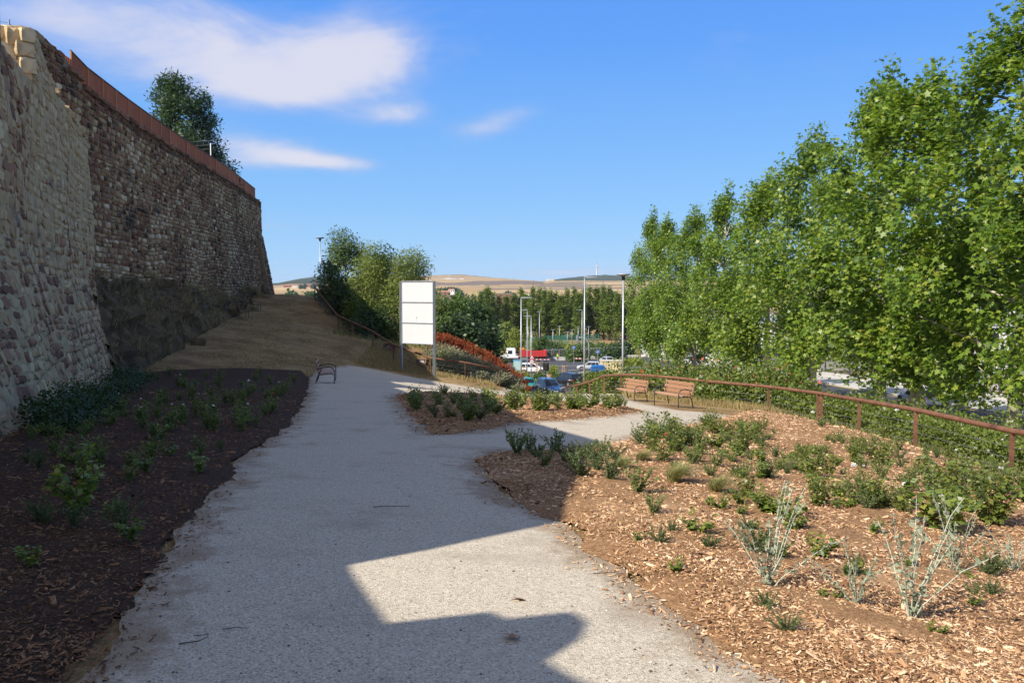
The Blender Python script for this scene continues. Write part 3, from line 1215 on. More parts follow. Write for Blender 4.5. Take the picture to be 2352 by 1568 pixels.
# blocks on the sunlit end of the merlon, its cap and the sill of the gap
wall_rz = math.atan2(N_DIR[1], N_DIR[0])
for (dy, din, z, sx, sy, sz, v) in ((22.42, .12, 8.28, .4, .34, .36, .95), (22.38, .42, 8.2, .36, .36, .44, .7), (22.42, .74, 8.3, .4, .34, .3, .9), (22.4, .2, 7.9, .42, .42, .36, .8), (22.36, .62, 7.82, .44, .46, .42, 1.0), (22.42, .14, 7.5, .4, .4, .4, .9), (22.36, .5, 7.42, .42, .36, .42, .75), (22.4, .85, 7.5, .4, .36, .5, .95),
                                     (22.9, .4, 8.45, .9, .85, .22, 1.0), (23.5, .4, 8.42, .6, .8, .2, .9), (24.3, .4, 8.1, .8, .8, .3, .7), (21.4, .55, 7.12, 1.5, .8, .12, .8),
                                     (19.6, .5, 7.12, 1.4, .8, .14, .75), (20.6, .6, 7.2, .6, .5, .3, .95), (25.3, .35, 7.9, .7, .75, .25, .65)):
    q = near_base(dy) + N_IN * (.95 + din)
    rough_block((q[0], q[1], z), (sx, sy, sz), wall_rz + (.55 if dy > 22 and dy < 22.8 else 0), M_stone_pale, near, v)
for k in range(16):
    Y = 26.4 + k * .42
    q = near_base(Y) + N_IN * (.95 + random.uniform(.15, .4))
    rough_block((q[0], q[1], ntop(Y) + random.uniform(-.06, .05)), (random.uniform(.35, .6), .6, random.uniform(.15, .3)), wall_rz + random.uniform(-.2, .2), M_stone_pale, near, random.uniform(.4, .9))
rehang(near)

# ---- far wall
far = empty('stone_wall', (-17.1, 33.3, 2), 0, 'long dark brown rubble stone wall carrying a rusty steel parapet', 'wall')


def s_of_y(Y):
    return float(np.interp(Y, _fy, _fl))


ftop = lambda s: lerp(FAR_TOP, far_xy(s)[1])
fbot = lambda s: 1.2
far_s = [float(v) for v in np.arange(0, FAR_LEN - .01, .9)] + [FAR_LEN]
wall_body('core', far_face, far_s, ftop, lambda s: -.5, lambda s, zt, zb: [(*(far_xy(s) - far_n(s) * 1.2), zt - .05), (*(far_xy(s) - far_n(s) * 1.2), zb)], M_mortar_dark, far, amp=.03, rows=26)


def far_v(s, z):
    n = mnoise.noise(Vector((s * .22, z * .3, 9)))
    v = .50 + .28 * n + random.gauss(0, .25)
    if z > 9.2:
        v = .18 + random.gauss(0, .1)
    return float(np.clip(v, 0, 1))


stones(far_face, 0.5, FAR_LEN - .2, lambda s: ftop(s) + .02, fbot, far, M_stone, (.2, .48), (.16, .31), (.02, .09), .03, 'stone', far_v, jit=.06)
for k in range(60):
    s = s_of_y(32.4) + k * .74
    if s > FAR_LEN - 1:
        break
    q = far_xy(s) - far_n(s) * .1
    rough_block((q[0], q[1], ftop(s) - .12 + random.uniform(-.05, .03)), (.72, .5, random.uniform(.14, .24)), math.atan2(far_n(s)[0], -far_n(s)[1]) + random.uniform(-.06, .06), M_stone, far, random.uniform(.05, .4))
for (dy, z, sx, sy, sz, v) in ((28.9, 10.2, .9, .5, .5, .95), (28.9, 9.7, .9, .5, .5, .85), (28.9, 9.2, .9, .5, .5, .95), (29.6, 10.55, 1.0, .8, .25, .55), (30.6, 10.5, 1.0, .8, .22, .3), (31.5, 10.45, .8, .8, .22, .2)):
    s = s_of_y(dy)
    q = far_xy(s) - far_n(s) * .4
    rough_block((q[0], q[1], z), (sx, sy, sz), math.atan2(far_n(s)[0], -far_n(s)[1]), M_stone_pale if v > .8 else M_stone, far, v)
# the buttress at the far end
sb = s_of_y(73.6)


def but_face(s, z, d=0.0):
    k = .95 * np.clip((6.9 - z) / 6.5, 0, 1) + .12
    e = .5 * np.clip((s - sb - 2.6) / 1.2, 0, 1)
    q = far_face(s, z, 0)[:2] + far_n(s) * (k - e + d - .9 * np.clip((s - 44) / 6, 0, 1) * np.clip((6 - z) / 5, 0, 1))
    return np.array([q[0], q[1], z])


bs = [sb + .3 * k for k in range(14)]
wall_body('buttress', but_face, bs, lambda s: 6.7 + .2 * math.sin(s * 3), lambda s: -.4, lambda s, zt, zb: [(*(far_xy(s) - far_n(s) * .4), zt + .1), (*(far_xy(s) - far_n(s) * .4), zb)], M_mortar_dark, far, amp=.03, rows=18)
stones(but_face, sb + .1, sb + 3.8, lambda s: 6.6, lambda s: .6, far, M_stone, (.25, .5), (.18, .33), (.02, .07), .03, 'stone', lambda s, z: float(np.clip(random.gauss(.3, .2), 0, 1)), jit=.06, limit=0)
rehang(far)

# ---- rusty steel parapet on the far wall
M_corten = mat('weathered_steel', [(.21, .05, .02), (.31, .08, .028), (.39, .11, .038), (.46, .16, .06)], 1.6, 7, .75, .25, 20, obj_rand=.35, nrough=.7, spec=.25,
               two=((.36, .2, .11), 2.2, .66, .8), stretch=(1, 1, .6))
M_corten_edge = mat('weathered_steel_edge', [(.42, .17, .06), (.5, .23, .09)], 4, 4, .7)
M_corten_dark = mat('dark_steel_rail', [(.05, .028, .022), (.09, .045, .03)], 4, 4, .6)
par = empty('steel_parapet', (*far_xy(s_of_y(33)), 9.8), 0, 'rust red sheet steel parapet along the top of the dark wall', 'parapet')
s = s_of_y(33.2)
top_pts = []
k = 0
while s < s_of_y(75.5):
    s2 = s + 1.86
    a, b_ = far_xy(s) - far_n(s) * .3, far_xy(s2) - far_n(s2) * .3
    za, zb_ = ftop(s) - .02, ftop(s2) - .02
    h = 1.05
    V = []
    for q, z in ((a, za), (b_, zb_)):
        n = far_n(s)
        for d in (0, -.02):
            V += [(q[0] + n[0] * d, q[1] + n[1] * d, z), (q[0] + n[0] * d, q[1] + n[1] * d, z + h)]
    mb = MB().add(V, [(0, 4, 5, 1), (2, 3, 7, 6), (1, 5, 7, 3), (0, 1, 3, 2), (4, 6, 7, 5), (0, 2, 6, 4)])
    mb.build('panel', M_corten, par)
    n = far_n(s)
    MB().bar((a[0] + n[0] * .015, a[1] + n[1] * .015, za), (a[0] + n[0] * .015, a[1] + n[1] * .015, za + h - .01), .07, .05, up=(n[0], n[1], 0)).build('rib', M_corten_edge, par)
    top_pts.append((a[0], a[1], za + h))
    s = s2
top_pts.append((b_[0], b_[1], zb_ + h))
MB().tube([(p[0], p[1], p[2] + .02) for p in top_pts], .035, 6).build('top_rail', M_corten_dark, par)
# the slatted stretch at its near end
for k in range(9):
    s = s_of_y(31.75) + k * .17
    q = far_xy(s) - far_n(s) * .3
    MB().box((q[0], q[1], 10.2), (.13, .03, 1.05), math.atan2(far_n(s)[0], -far_n(s)[1])).build('slat', M_corten, par)
rehang(par)

# ---- rock and dry bank at the foot of the far wall
FOOT = [(28, -13.9), (33, -15.5), (36, -15.8), (42, -16.6), (48, -17.6), (62, -19.8), (72, -21.4), (79, -22.2), (84, -24.5)]
M_rock = mat('bank_rock', [(0.025, 0.019, 0.013), (0.072, 0.053, 0.034), (0.153, 0.112, 0.064), (0.255, 0.187, 0.096)], 1.4, 8, .95, 1.0, 9, nrough=.75, spec=.1)


def make_bank():
    ys = np.arange(31.5, 84, .28)
    ts = np.linspace(0, 1, 26)
    V = []
    for Y in ys:
        xf = lerp(FOOT, Y)
        xw = float(np.interp(Y, _fy, _fx)) - .3
        if Y > 79:
            xw -= 0
        zw = 2.35 + .25 * math.sin(Y * .5) - .02 * (Y - 35)
        zf = tzf(xf, Y) - .15
        for t in ts:
            x = xf + (xw - xf) * t
            prof = .12 * t + .88 * np.clip((t - .08) / .62, 0, 1) ** .8 if Y < 50 else t ** .8
            z = zf + (zw - zf) * prof
            nn = mnoise.noise(Vector((x * .9, Y * .55, z * 1.0))) * .65 + (.25 - abs(mnoise.noise(Vector((x * 1.9, Y * 1.3, z * 2.0))))) * .7 + mnoise.noise(Vector((x * 6, Y * 5, z * 6))) * .12
            e = math.sin(math.pi * min(max(t, 0), 1)) ** .6
            V.append((x + .9 * nn * e, Y, z + .45 * nn * e))
    nt = len(ts)
    F = []
    for i in range(len(ys) - 1):
        for j in range(nt - 1):
            a = i * nt + j
            F.append((a + 1, a + nt + 1, a + nt, a))
    me = bpy.data.meshes.new('rock_bank')
    me.from_pydata(V, [], F)
    me.update()
    o = link('rock_bank', me, M_rock)
    o['kind'] = 'structure'
    return np.array(V)


BANK = make_bank()

# ---- the block-shaped stones lying at the foot of the bank
for px, py, sz, lab in ((455, 792, .55, 'dark boulder at the foot of the rocky bank'), (412, 800, .4, 'small dark rock beside the boulder below the bank'),
                        (345, 785, .6, 'broad grey rock under the end of the near wall')):
    c = G(px, py)
    o = rough_block((c[0], c[1], c[2] + sz * .22), (sz * 1.3, sz, sz * .8), random.random() * 3, M_rock, None, .4, 'boulder')
    tag(o, lab, 'rock')

# ---- white post and little wire fence on top, drain pipe on the wall
M_white_metal = flat('white_metal', (.75, .76, .78), .4)
q = P(66, 205, 29.0)
pp = MB().tube([(0, 0, -.55), (0, 0, .12)], .06, 8).build('drain_pipe', M_white_metal)
pp.location = P(147, 205, 32.6) + np.array([.35, -.3, 0])
tag(pp, 'short white pipe on the dark wall just past the near wall', 'pipe')
fr = empty('wire_fence', tuple(P(22, 104, 25)), 0, 'small blue wire fence showing through the gap in the battlements', 'fence')
M_bluewire = flat('blue_wire', (.2, .28, .42), .5)
b = MB()
b.bar((0, 0, -.3), (0, 0, .75), .05)
b.build('post', M_bluewire, fr)
MB().bar((-.5, -.4, -.3), (-.5, -.4, .8), .05).build('post', M_bluewire, fr)
b = MB()
for k in range(8):
    b.tube([(-.5, -.4, -.2 + k * .12), (0, 0, -.2 + k * .12), (.42, .6, -.3 + k * .07)], .008, 4)
b.build('wire', M_bluewire, fr)
aer = empty('roof_rack', tuple(P(484, 352, 64)), 0, 'thin white post with bars standing behind the steel parapet', 'mast')
b = MB()
b.bar((0, 0, -1.2), (0, 0, .75), .06)
b.build('post', M_white_metal, aer)
b = MB()
for k in range(3):
    b.bar((-1.6, .2, .9 - k * .35), (0, 0, .95 - k * .3), .03)
b.build('bar', flat('dark_bar', (.05, .05, .06)), aer)
# ================================================================== TREES AND SHRUBS
M_bark = mat('bark', [(.06, .048, .036), (.12, .1, .078), (.18, .15, .12)], 6, 5, .95, .8, 14, stretch=(1, 1, .35))
M_bark_plane = mat('plane_bark', [(.16, .14, .1), (.3, .27, .2), (.42, .39, .3), (.2, .19, .14)], 2.2, 5, .85, .4, 8)
L_plane = leaf_mat('plane_leaf', [(.042, .085, .013), (.098, .172, .021), (.162, .245, .029), (.225, .295, .042), (.3, .31, .055)], .36, .42, .4)
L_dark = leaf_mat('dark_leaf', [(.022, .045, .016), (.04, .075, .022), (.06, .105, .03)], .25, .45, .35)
L_mid = leaf_mat('mid_leaf', [(.05, .085, .02), (.085, .135, .03), (.125, .18, .04)], .3, .45, .35)
L_olive = leaf_mat('pale_leaf', [(.11, .15, .035), (.175, .22, .052), (.245, .28, .08)], .32, .5, .3)
L_poplar = leaf_mat('poplar_leaf', [(.085, .135, .028), (.145, .205, .04), (.2, .26, .055)], .34, .45, .3)
L_blue = leaf_mat('willow_leaf', [(.03, .06, .03), (.055, .095, .045), (.085, .13, .06)], .25, .5, .3)
L_yellow = leaf_mat('bright_leaf', [(.13, .17, .03), (.2, .24, .04), (.28, .3, .06)], .35, .5, .3)


def rnd_dir(n):
    a = rng.normal(size=(n, 3))
    return unit(a)


def foliage(name, lobes, n_clusters, per, spread, leaf, size, shell=.55, up=.5, out=.6, rnd=.7, droop=-.25, carve=.2, cfreq=.55, seed=0, width=1.0, tip_up=0.0, vb=(.45, .32, .3)):
    """leaf clusters over the lobes of a crown; some parts left open"""
    lobes = np.array(lobes, float)            # x, y, z, rx, ry, rz
    wgt = (lobes[:, 3] * lobes[:, 4] * lobes[:, 5]) ** .66
    wgt /= wgt.sum()
    pick = rng.choice(len(lobes), n_clusters, p=wgt)
    d = rnd_dir(n_clusters)
    r_ = shell + (1 - shell) * rng.random(n_clusters) ** .6
    L = lobes[pick]
    c = L[:, :3] + d * L[:, 3:] * r_[:, None]
    if carve:
        nz = np.array([mnoise.noise(Vector((q[0] * cfreq + seed, q[1] * cfreq, q[2] * cfreq))) for q in c])
        ok = nz > -carve * 1.0 + .0 * rng.random(len(c)) - .12
        c, d = c[ok], d[ok]
    n = len(c)
    ctr = np.array([lobes[:, 0].mean(), lobes[:, 1].mean(), 0])
    o = c - ctr
    o[:, 2] *= .25
    o = unit(o)
    cv = rng.random(n)
    pos = np.repeat(c, per, 0) + np.clip(rng.normal(size=(n * per, 3)), -1.6, 1.6) * spread
    oo = np.repeat(o, per, 0)
    N = len(pos)
    nrm = np.array([0, 0, 1.]) * up + oo * out + rng.normal(size=(N, 3)) * rnd
    tip = oo * .5 + rng.normal(size=(N, 3)) * .8 + np.array([0, 0, droop + tip_up])
    v = np.clip(vb[0] + vb[1] * (np.repeat(cv, per) - .5) * 2 * .8 + vb[2] * (rng.random(N) - .5) * 2, 0, 1)
    sz = size * rng.uniform(.5, 1.3, N)
    return scatter(name, leaf[0], leaf[1], pos, nrm, tip, sz, v, sz * width)


def woody(trunk, limbs):
    b = MB()
    for pts, rad, n in [trunk] + limbs:
        b.tube(pts, rad, n)
    return b


def curve_to(a, b_, sag=.15, k=5, wob=.1):
    a, b_ = np.array(a, float), np.array(b_, float)
    L = np.linalg.norm(b_ - a)
    out = []
    for i in range(k + 1):
        t = i / k
        p = a + (b_ - a) * t
        p[2] += -sag * L * math.sin(math.pi * t) * .5
        if 0 < i < k:
            p += rng.normal(size=3) * wob * L * .08
        out.append(p)
    return out


def make_tree(kind, label, cat, lobes, leafmesh, leafmat, trunk_top, r0, barkmat, limbs=10, loc=(0, 0, 0), rz=0, group=None, lean=(0, 0)):
    t = empty(kind, loc, rz, label, cat, group)
    pts = []
    for i in range(7):
        f = i / 6
        pts.append((lean[0] * f * trunk_top + .12 * math.sin(f * 5 + r0 * 9) * r0 * 4, lean[1] * f * trunk_top + .1 * math.cos(f * 4) * r0 * 4, trunk_top * f))
    rad = [r0 * (1.25 - 1.15 * (i / 6) ** .8) for i in range(7)]
    lm = []
    L = sorted(lobes, key=lambda q: q[2])
    for k in range(limbs):
        q = L[int((k + .5) / limbs * len(L))]
        zt = max(trunk_top * .12, min(trunk_top * .9, q[2] - .35 * math.hypot(q[0], q[1]) - .5))
        f = zt / trunk_top
        a = (np.interp(f, [i / 6 for i in range(7)], [p[0] for p in pts]), np.interp(f, [i / 6 for i in range(7)], [p[1] for p in pts]), zt)
        lm.append((curve_to(a, q[:3], .12, 5, .6), [r0 * .42 * (1 - .85 * i / 5) for i in range(6)], 5))
    woody((pts, rad, 9), lm).build('trunk', barkmat, t, True)
    link('crown', leafmesh, leafmat, t)
    return t


# ---- row of planes along the street
def plane_lobes(H, seed):
    random.seed(seed)
    lob = []
    prof = [(0, 3.4), (.15, 5.1), (.4, 5.6), (.65, 4.9), (.85, 3.1), (1, 1.0)]
    for k in range(84):
        t = (k + random.random()) / 84
        Rr = lerp(prof, t)
        a = k * 2.4 + random.uniform(-.5, .5)
        rr = Rr * random.uniform(.35, .8)
        s = random.uniform(.6, 1.1) * (1.25 - .5 * t)
        lob.append((rr * math.cos(a), rr * math.sin(a), 3.5 + t * (H - 5.1), s, s, s * random.uniform(1.1, 1.8)))
    for k in range(20):
        a = random.random() * 6.28
        rr = random.uniform(.1, 3.6)
        lob.append((rr * math.cos(a), rr * math.sin(a), H - 1.0 - rr * 1.25 + random.uniform(-.4, .7), .42, .42, 1.45))
    return lob


plane_kinds = []
for k in range(3):
    lob = plane_lobes(18, 20 + k)
    me = foliage('plane_crown', lob, 3700, 12, .31, LOBED, .225, shell=.5, up=.55, out=.55, rnd=.55, droop=-.35, carve=-.06, cfreq=.5, seed=k * 7, vb=(.45, .36, .3))
    plane_kinds.append((lob, me))
random.seed(5)
PLANES = [(20.5, 27, 12.6, 0, 'plane tree at the very edge of the picture, only its outer leaves showing'),
          (20.3, 33, 12.9, 1, 'tallest and nearest leafy plane tree at the far right'),
          (19.6, 40, 12.4, 2, 'plane tree with a pale forked trunk beside the parked white car'),
          (20.2, 45, 13.3, 0, 'plane tree with a dark leaning trunk in front of the bar fence'),
          (20.2, 55, 12.2, 1, 'plane tree rising over the end of the rose hedge'),
          (20.0, 65, 11.0, 2, 'middle plane tree of the row above the rose hedge'),
          (20.3, 79, 11.2, 0, 'slender plane tree behind the second bench, third from the end of the row'),
          (20.0, 90, 10.6, 1, 'small plane tree whose pale trunk stands before the banners'),
          (19.6, 104, 11.2, 2, 'plane tree second from the far end of the row'),
          (19.8, 118, 12.6, 0, 'last plane tree at the far left end of the row')]
for i, (x, y, top, kd, lab) in enumerate(PLANES):
    z0 = tzf(x, y) - .1
    lob, me = plane_kinds[kd]
    s = (top - z0) / 18.0
    t = make_tree('plane_tree', lab, 'tree', lob, me, L_plane, 15.5, .26, M_bark_plane, 16, (x, y, z0), i * 1.9, 'plane trees along the street')
    t.scale = ((1.02 - .02 * i) + .05 * (i % 3), (1.02 - .02 * i) + .05 * (i % 3), s)


# ---- generic crown lobes
def ball_lobes(n, Rx, z0, z1, s=(.6, 1.1), seed=0, prof=((0, .6), (.3, 1), (.7, .85), (1, .3)), stretch=1.2, lean=(0, 0)):
    random.seed(seed)
    lob = []
    for k in range(n):
        t = (k + random.random()) / n
        Rr = lerp(prof, t) * Rx
        a = k * 2.4 + random.uniform(-.6, .6)
        rr = Rr * random.uniform(.3, .85)
        q = random.uniform(*s)
        lob.append((rr * math.cos(a) + lean[0] * t, rr * math.sin(a) + lean[1] * t, z0 + t * (z1 - z0), q, q, q * stretch))
    return lob


def place_tree(kind, label, px, ytop, Y, R_, leafmat, leaf, size, n_cl, per, spread, base=None, s=(.6, 1.1), seed=1, prof=((0, .6), (.3, 1), (.7, .85), (1, .3)),
               stretch=1.2, lean=(0, 0), low=.12, group=None, width=1.0, carve=.18, cfreq=.7, tip_up=0.0, droop=-.25, r0=.16, bark=None, shell=.5, limbs=10, xoff=0):
    top = P(px, ytop, Y)
    x = top[0] + xoff
    z0 = tzf(x, Y) - .05 if base is None else base
    H = top[2] - z0
    lob = ball_lobes(int(26), R_, H * low + s[1] * .5, H - s[0] * stretch * .9, s, seed, prof, stretch, lean)
    me = foliage(kind + '_crown', lob, n_cl, per, spread, leaf, size, shell=shell, carve=carve, cfreq=cfreq, seed=seed, width=width, tip_up=tip_up, droop=droop)
    return make_tree(kind, label, 'tree', lob, me, leafmat, H * .82, r0, bark or M_bark, limbs, (x, Y, z0), 0, group, (lean[0] / max(H, 1) * .7, lean[1] / max(H, 1) * .7))


# big shrubs beside the hilltop path
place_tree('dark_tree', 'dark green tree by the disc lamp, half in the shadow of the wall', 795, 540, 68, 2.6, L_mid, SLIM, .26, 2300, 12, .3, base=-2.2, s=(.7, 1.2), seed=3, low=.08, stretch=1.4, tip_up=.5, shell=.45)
place_tree('pale_tree', 'pale willowy tree just left of the white board', 905, 566, 61, 3.5, L_olive, SLIM, .23, 3300, 13, .33, base=-3.6, s=(.7, 1.25), seed=4, low=.05, stretch=1.15, tip_up=.35, carve=.12, shell=.42,
           prof=((0, .8), (.25, 1), (.6, 1.0), (.85, .75), (1, .5)))
place_tree('dark_tree', 'small bluish tree peeping between the dark and the pale tree', 880, 555, 78, 2.0, L_blue, LEAF, .24, 700, 10, .3, base=-5.0, s=(.5, .9), seed=9, stretch=1.5, tip_up=.4)
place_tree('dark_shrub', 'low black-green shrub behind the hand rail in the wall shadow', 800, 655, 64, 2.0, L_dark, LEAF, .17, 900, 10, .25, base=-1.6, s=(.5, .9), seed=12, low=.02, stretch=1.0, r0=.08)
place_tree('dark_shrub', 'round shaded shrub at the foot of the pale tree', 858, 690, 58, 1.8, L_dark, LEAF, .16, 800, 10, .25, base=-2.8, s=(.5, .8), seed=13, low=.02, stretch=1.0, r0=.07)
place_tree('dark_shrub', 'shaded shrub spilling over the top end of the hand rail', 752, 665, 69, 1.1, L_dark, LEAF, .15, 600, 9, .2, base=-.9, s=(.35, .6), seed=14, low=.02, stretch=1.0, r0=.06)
# tree above the wall
place_tree('wind_tree', 'wind-blown green tree standing behind the steel parapet', 405, 172, 67, 2.5, L_blue, SLIM, .34, 2000, 12, .3, base=8.6, s=(.6, 1.0), seed=21, lean=(-2.6, 0), low=.1, stretch=1.15, tip_up=.25,
           carve=.12, shell=.4, xoff=2.4, prof=((0, .8), (.3, 1.1), (.6, .95), (.85, .6), (1, .28)))
# trees filling the slope right of the board
MIDTREES = [(1040, 690, 84, 3.0, L_mid, 31, 'broad tree showing right of the board, over the red plants'), (1072, 684, 92, 3.0, L_mid, 32, 'dense green tree second to the right of the board'),
            (1098, 705, 88, 2.3, L_dark, 33, 'darkest dense tree at the foot of the slope'), (1060, 730, 76, 2.4, L_dark, 34, 'low dark tree close behind the red plants'),
            (1015, 690, 80, 2.6, L_mid, 35, 'tree half hidden behind the board post'), (1112, 740, 84, 1.8, L_dark, 36, 'small dark tree next to the truck cab')]
for px, yt, Y, R_, lm, sd, lab in MIDTREES:
    place_tree('broadleaf_tree', lab, px, yt, Y, R_, lm, LEAF, .34, 1100, 11, .36, s=(.7, 1.2), seed=sd, group='trees below the slope', low=.05, carve=.15, shell=.5)
SMALLS = [(1146, 772, 112, 1.0, L_olive, 41, 'feathery pale tree left of the truck cab', .1), (1188, 757, 228, 3.0, L_yellow, 42, 'yellow-green tree left of the lamp posts', .05),
          (1240, 775, 215, 3.2, L_mid, 43, 'round clipped bush-like tree behind the truck', 0), (1450, 845, 150, 2.4, L_yellow, 44, 'bright yellow-green tree near the cream container', .1),
          (1325, 800, 190, 3.5, L_mid, 45, 'bushy tree behind the guard rail on its left', 0), (1410, 800, 195, 3.8, L_dark, 46, 'bushy dark tree behind the guard rail on its right', 0),
          (1270, 790, 210, 3.2, L_dark, 47, 'dark bushy tree left of the blue cycle sign', 0), (1370, 795, 200, 3.2, L_mid, 48, 'bushy tree between the blue cycle signs', 0),
          (1297, 875, 118, 1.0, L_yellow, 49, 'staked young tree in the middle of the pavement', .35), (1236, 868, 128, 1.0, L_mid, 50, 'staked young tree behind the black signal box', .4),
          (1203, 862, 121, .9, L_yellow, 51, 'staked young tree beside the speed limit sign', .4), (1330, 880, 118, .8, L_olive, 52, 'slim young tree right of the staked tree', .2),
          (1385, 862, 120, 1.3, L_mid, 53, 'young tree in front of the blue bins', .3), (1272, 845, 132, 1.0, L_yellow, 54, 'thin young tree with sparse yellow leaves by the planter', .45)]
for px, yt, Y, R_, lm, sd, lab, low in SMALLS:
    place_tree('young_tree' if Y < 135 else 'bushy_tree', lab, px, yt, Y, R_, lm, LEAF, .26 if Y < 135 else .45, 420, 9, .2 if R_ < 1.5 else .4, s=(.3, .55) if R_ < 1.5 else (.7, 1.3), seed=sd, low=low, r0=.06 if R_ < 1.5 else .14, carve=.1, limbs=7)
for px, yt, Y, R_, lm, sd, lab in ((1470, 690, 260, 4.5, L_mid, 61, 'large tree beyond the street behind the last plane'), (1530, 720, 240, 4.5, L_dark, 62, 'dark tree beyond the banners'),
                                   (1262, 792, 225, 3.5, L_mid, 65, 'broad bush before the courts, left of the worker'), (1300, 797, 222, 3.6, L_olive, 66, 'pale broad bush before the courts above the worker'), (1345, 795, 224, 3.6, L_mid, 67, 'broad bush before the courts beside the tallest lamp'), (1390, 797, 222, 3.8, L_mid, 68, 'broad bush before the courts above the right bicycle sign'), (1430, 790, 226, 4.0, L_dark, 69, 'broad dark bush before the courts near the disc lamp'),
                                   (1165, 745, 235, 4.0, L_olive, 63, 'pale tree far behind the truck'), (1010, 760, 180, 4.5, L_dark, 64, 'dark tree low behind the slope')):
    place_tree('bushy_tree', lab, px, yt, Y, R_, lm, LEAF, .6, 600, 9, .5, s=(.9, 1.6), seed=sd, low=.04)


# ---- the belt of poplars
def poplar_mesh(seed, H=20):
    random.seed(seed)
    lob = []
    for k in range(26):
        t = (k + random.random()) / 26
        Rr = 1.7 * lerp(((0, .5), (.2, 1), (.6, .85), (1, .15)), t)
        a = k * 2.4
        lob.append((Rr * .6 * math.cos(a), Rr * .6 * math.sin(a), 1.9 + t * (H - 2.9), .55 + Rr * .25, .55 + Rr * .25, 1.7))
    return lob, foliage('poplar_crown', lob, 900, 8, .3, LEAF, .55, shell=.5, carve=.14, seed=seed, tip_up=1.0, width=.8)


pop = [poplar_mesh(70 + k) for k in range(3)]
random.seed(9)
POPS = [(1036, 690), (1052, 672), (1070, 682), (1088, 676), (1104, 672), (1120, 656), (1133, 672), (1148, 678), (1163, 676), (1180, 676), (1197, 663), (1209, 672), (1223, 659), (1239, 662), (1251, 661), (1264, 666),
        (1277, 671), (1290, 674), (1303, 662), (1318, 661), (1330, 668), (1341, 661), (1355, 658), (1371, 656), (1387, 655), (1400, 660), (1418, 668), (1436, 664), (1455, 662), (1475, 668), (1500, 664), (1525, 668), (1550, 664)]
order = 'first second third fourth fifth sixth seventh eighth ninth tenth eleventh twelfth thirteenth fourteenth fifteenth sixteenth seventeenth eighteenth nineteenth twentieth'.split()
for i, (px, py) in enumerate(POPS):
    Y = 318 + random.uniform(-10, 22)
    q = P(px, py, Y)
    z0 = tzf(q[0], Y) - .2
    lob, me = pop[i % 3]
    t = make_tree('poplar_tree', '%s poplar from the left in the tall poplar belt' % (order[i] if i < 20 else ['twenty-first', 'twenty-second', 'twenty-third', 'twenty-fourth', 'twenty-fifth', 'twenty-sixth', 'twenty-seventh',
                  'twenty-eighth', 'twenty-ninth', 'thirtieth', 'thirty-first', 'thirty-second', 'thirty-third'][i - 20]), 'tree', lob, me, L_poplar, 16, .28, M_bark, 6, (q[0], Y, z0), i * 1.3, 'belt of poplars')
    f = random.uniform(1.15, 1.6)
    t.scale = (f, f, (q[2] - z0) / 20.0)


# ================================================================== SHRUBS, HEDGE, FLOWERS
def shrub(kind, label, loc, rx, ry, h, leafmat, leaf, size, n_cl, per, spread, group=None, seed=0, flowers=None, stem=True, rz=0, dome=.5, cat='shrub', up=.5, n_lob=16, tip_up=.2, carve=.12):
    t = empty(kind, loc, rz, label, cat, group)
    random.seed(seed)
    lob = []
    for k in range(n_lob):
        a = k * 2.4 + random.uniform(-.4, .4)
        f = math.sqrt((k + .5) / n_lob) * .78
        hh = h * (1 - dome * f ** 2) * random.uniform(.6, .92)
        s = h * random.uniform(.18, .3)
        lob.append((rx * f * math.cos(a), ry * f * math.sin(a), hh - s * .6, s * 1.2 * max(.7, rx / max(h, .1) * .8), s * 1.2 * max(.7, ry / max(h, .1) * .8), s * 1.2))
        lob.append((rx * f * math.cos(a), ry * f * math.sin(a), hh * .45, s * 1.2, s * 1.2, s * 1.5))
    me = foliage(kind + '_leaves', lob, n_cl, per, spread, leaf, size, shell=.4, carve=carve, cfreq=1.3, seed=seed, up=up, tip_up=tip_up)
    link('foliage', me, leafmat, t)
    if stem:
        b = MB()
        for k in range(9):
            q = lob[2 * int(k * n_lob / 9)]
            b.tube(curve_to((q[0] * .15, q[1] * .15, -.05), q[:3], .05, 3, .3), [.018 * (1 + h), .014, .01, .006], 4)
        b.build('stem', M_twig, t)
    if flowers:
        fm, n, fs, bias = flowers
        for k in range(n):
            q = lob[2 * random.randrange(n_lob)]
            d = rnd_dir(1)[0]
            d[2] = abs(d[2]) * .8 + .1
            p = np.array(q[:3]) + d * np.array(q[3:]) * random.uniform(.9, 1.15)
            m_ = flower_mesh(fs * random.uniform(.7, 1.2))
            o = link('flower', m_, fm, t)
            o.location = p
            o.rotation_euler = (random.uniform(-.8, .8), random.uniform(-.8, .8), random.random() * 6)
    return t


def flower_mesh(s):
    """a double rose: three rings of petals"""
    b = MB()
    for ring, (n, r_, z, tl) in enumerate(((5, .5, 0, .15), (5, .36, .12, .3), (3, .18, .2, .35))):
        for k in range(n):
            a = 2 * math.pi * (k + ring * .5) / n
            c, sn = math.cos(a), math.sin(a)
            w = r_ * .75
            pts = [(0, 0, z * .5), (r_ * c - w * .6 * sn, r_ * sn + w * .6 * c, z + tl), (r_ * 1.15 * c, r_ * 1.15 * sn, z + tl * .9), (r_ * c + w * .6 * sn, r_ * sn - w * .6 * c, z + tl)]
            b.add([(p[0] * s, p[1] * s, p[2] * s) for p in pts], [(0, 3, 2, 1)])
    me = b.mesh('flower')
    return me


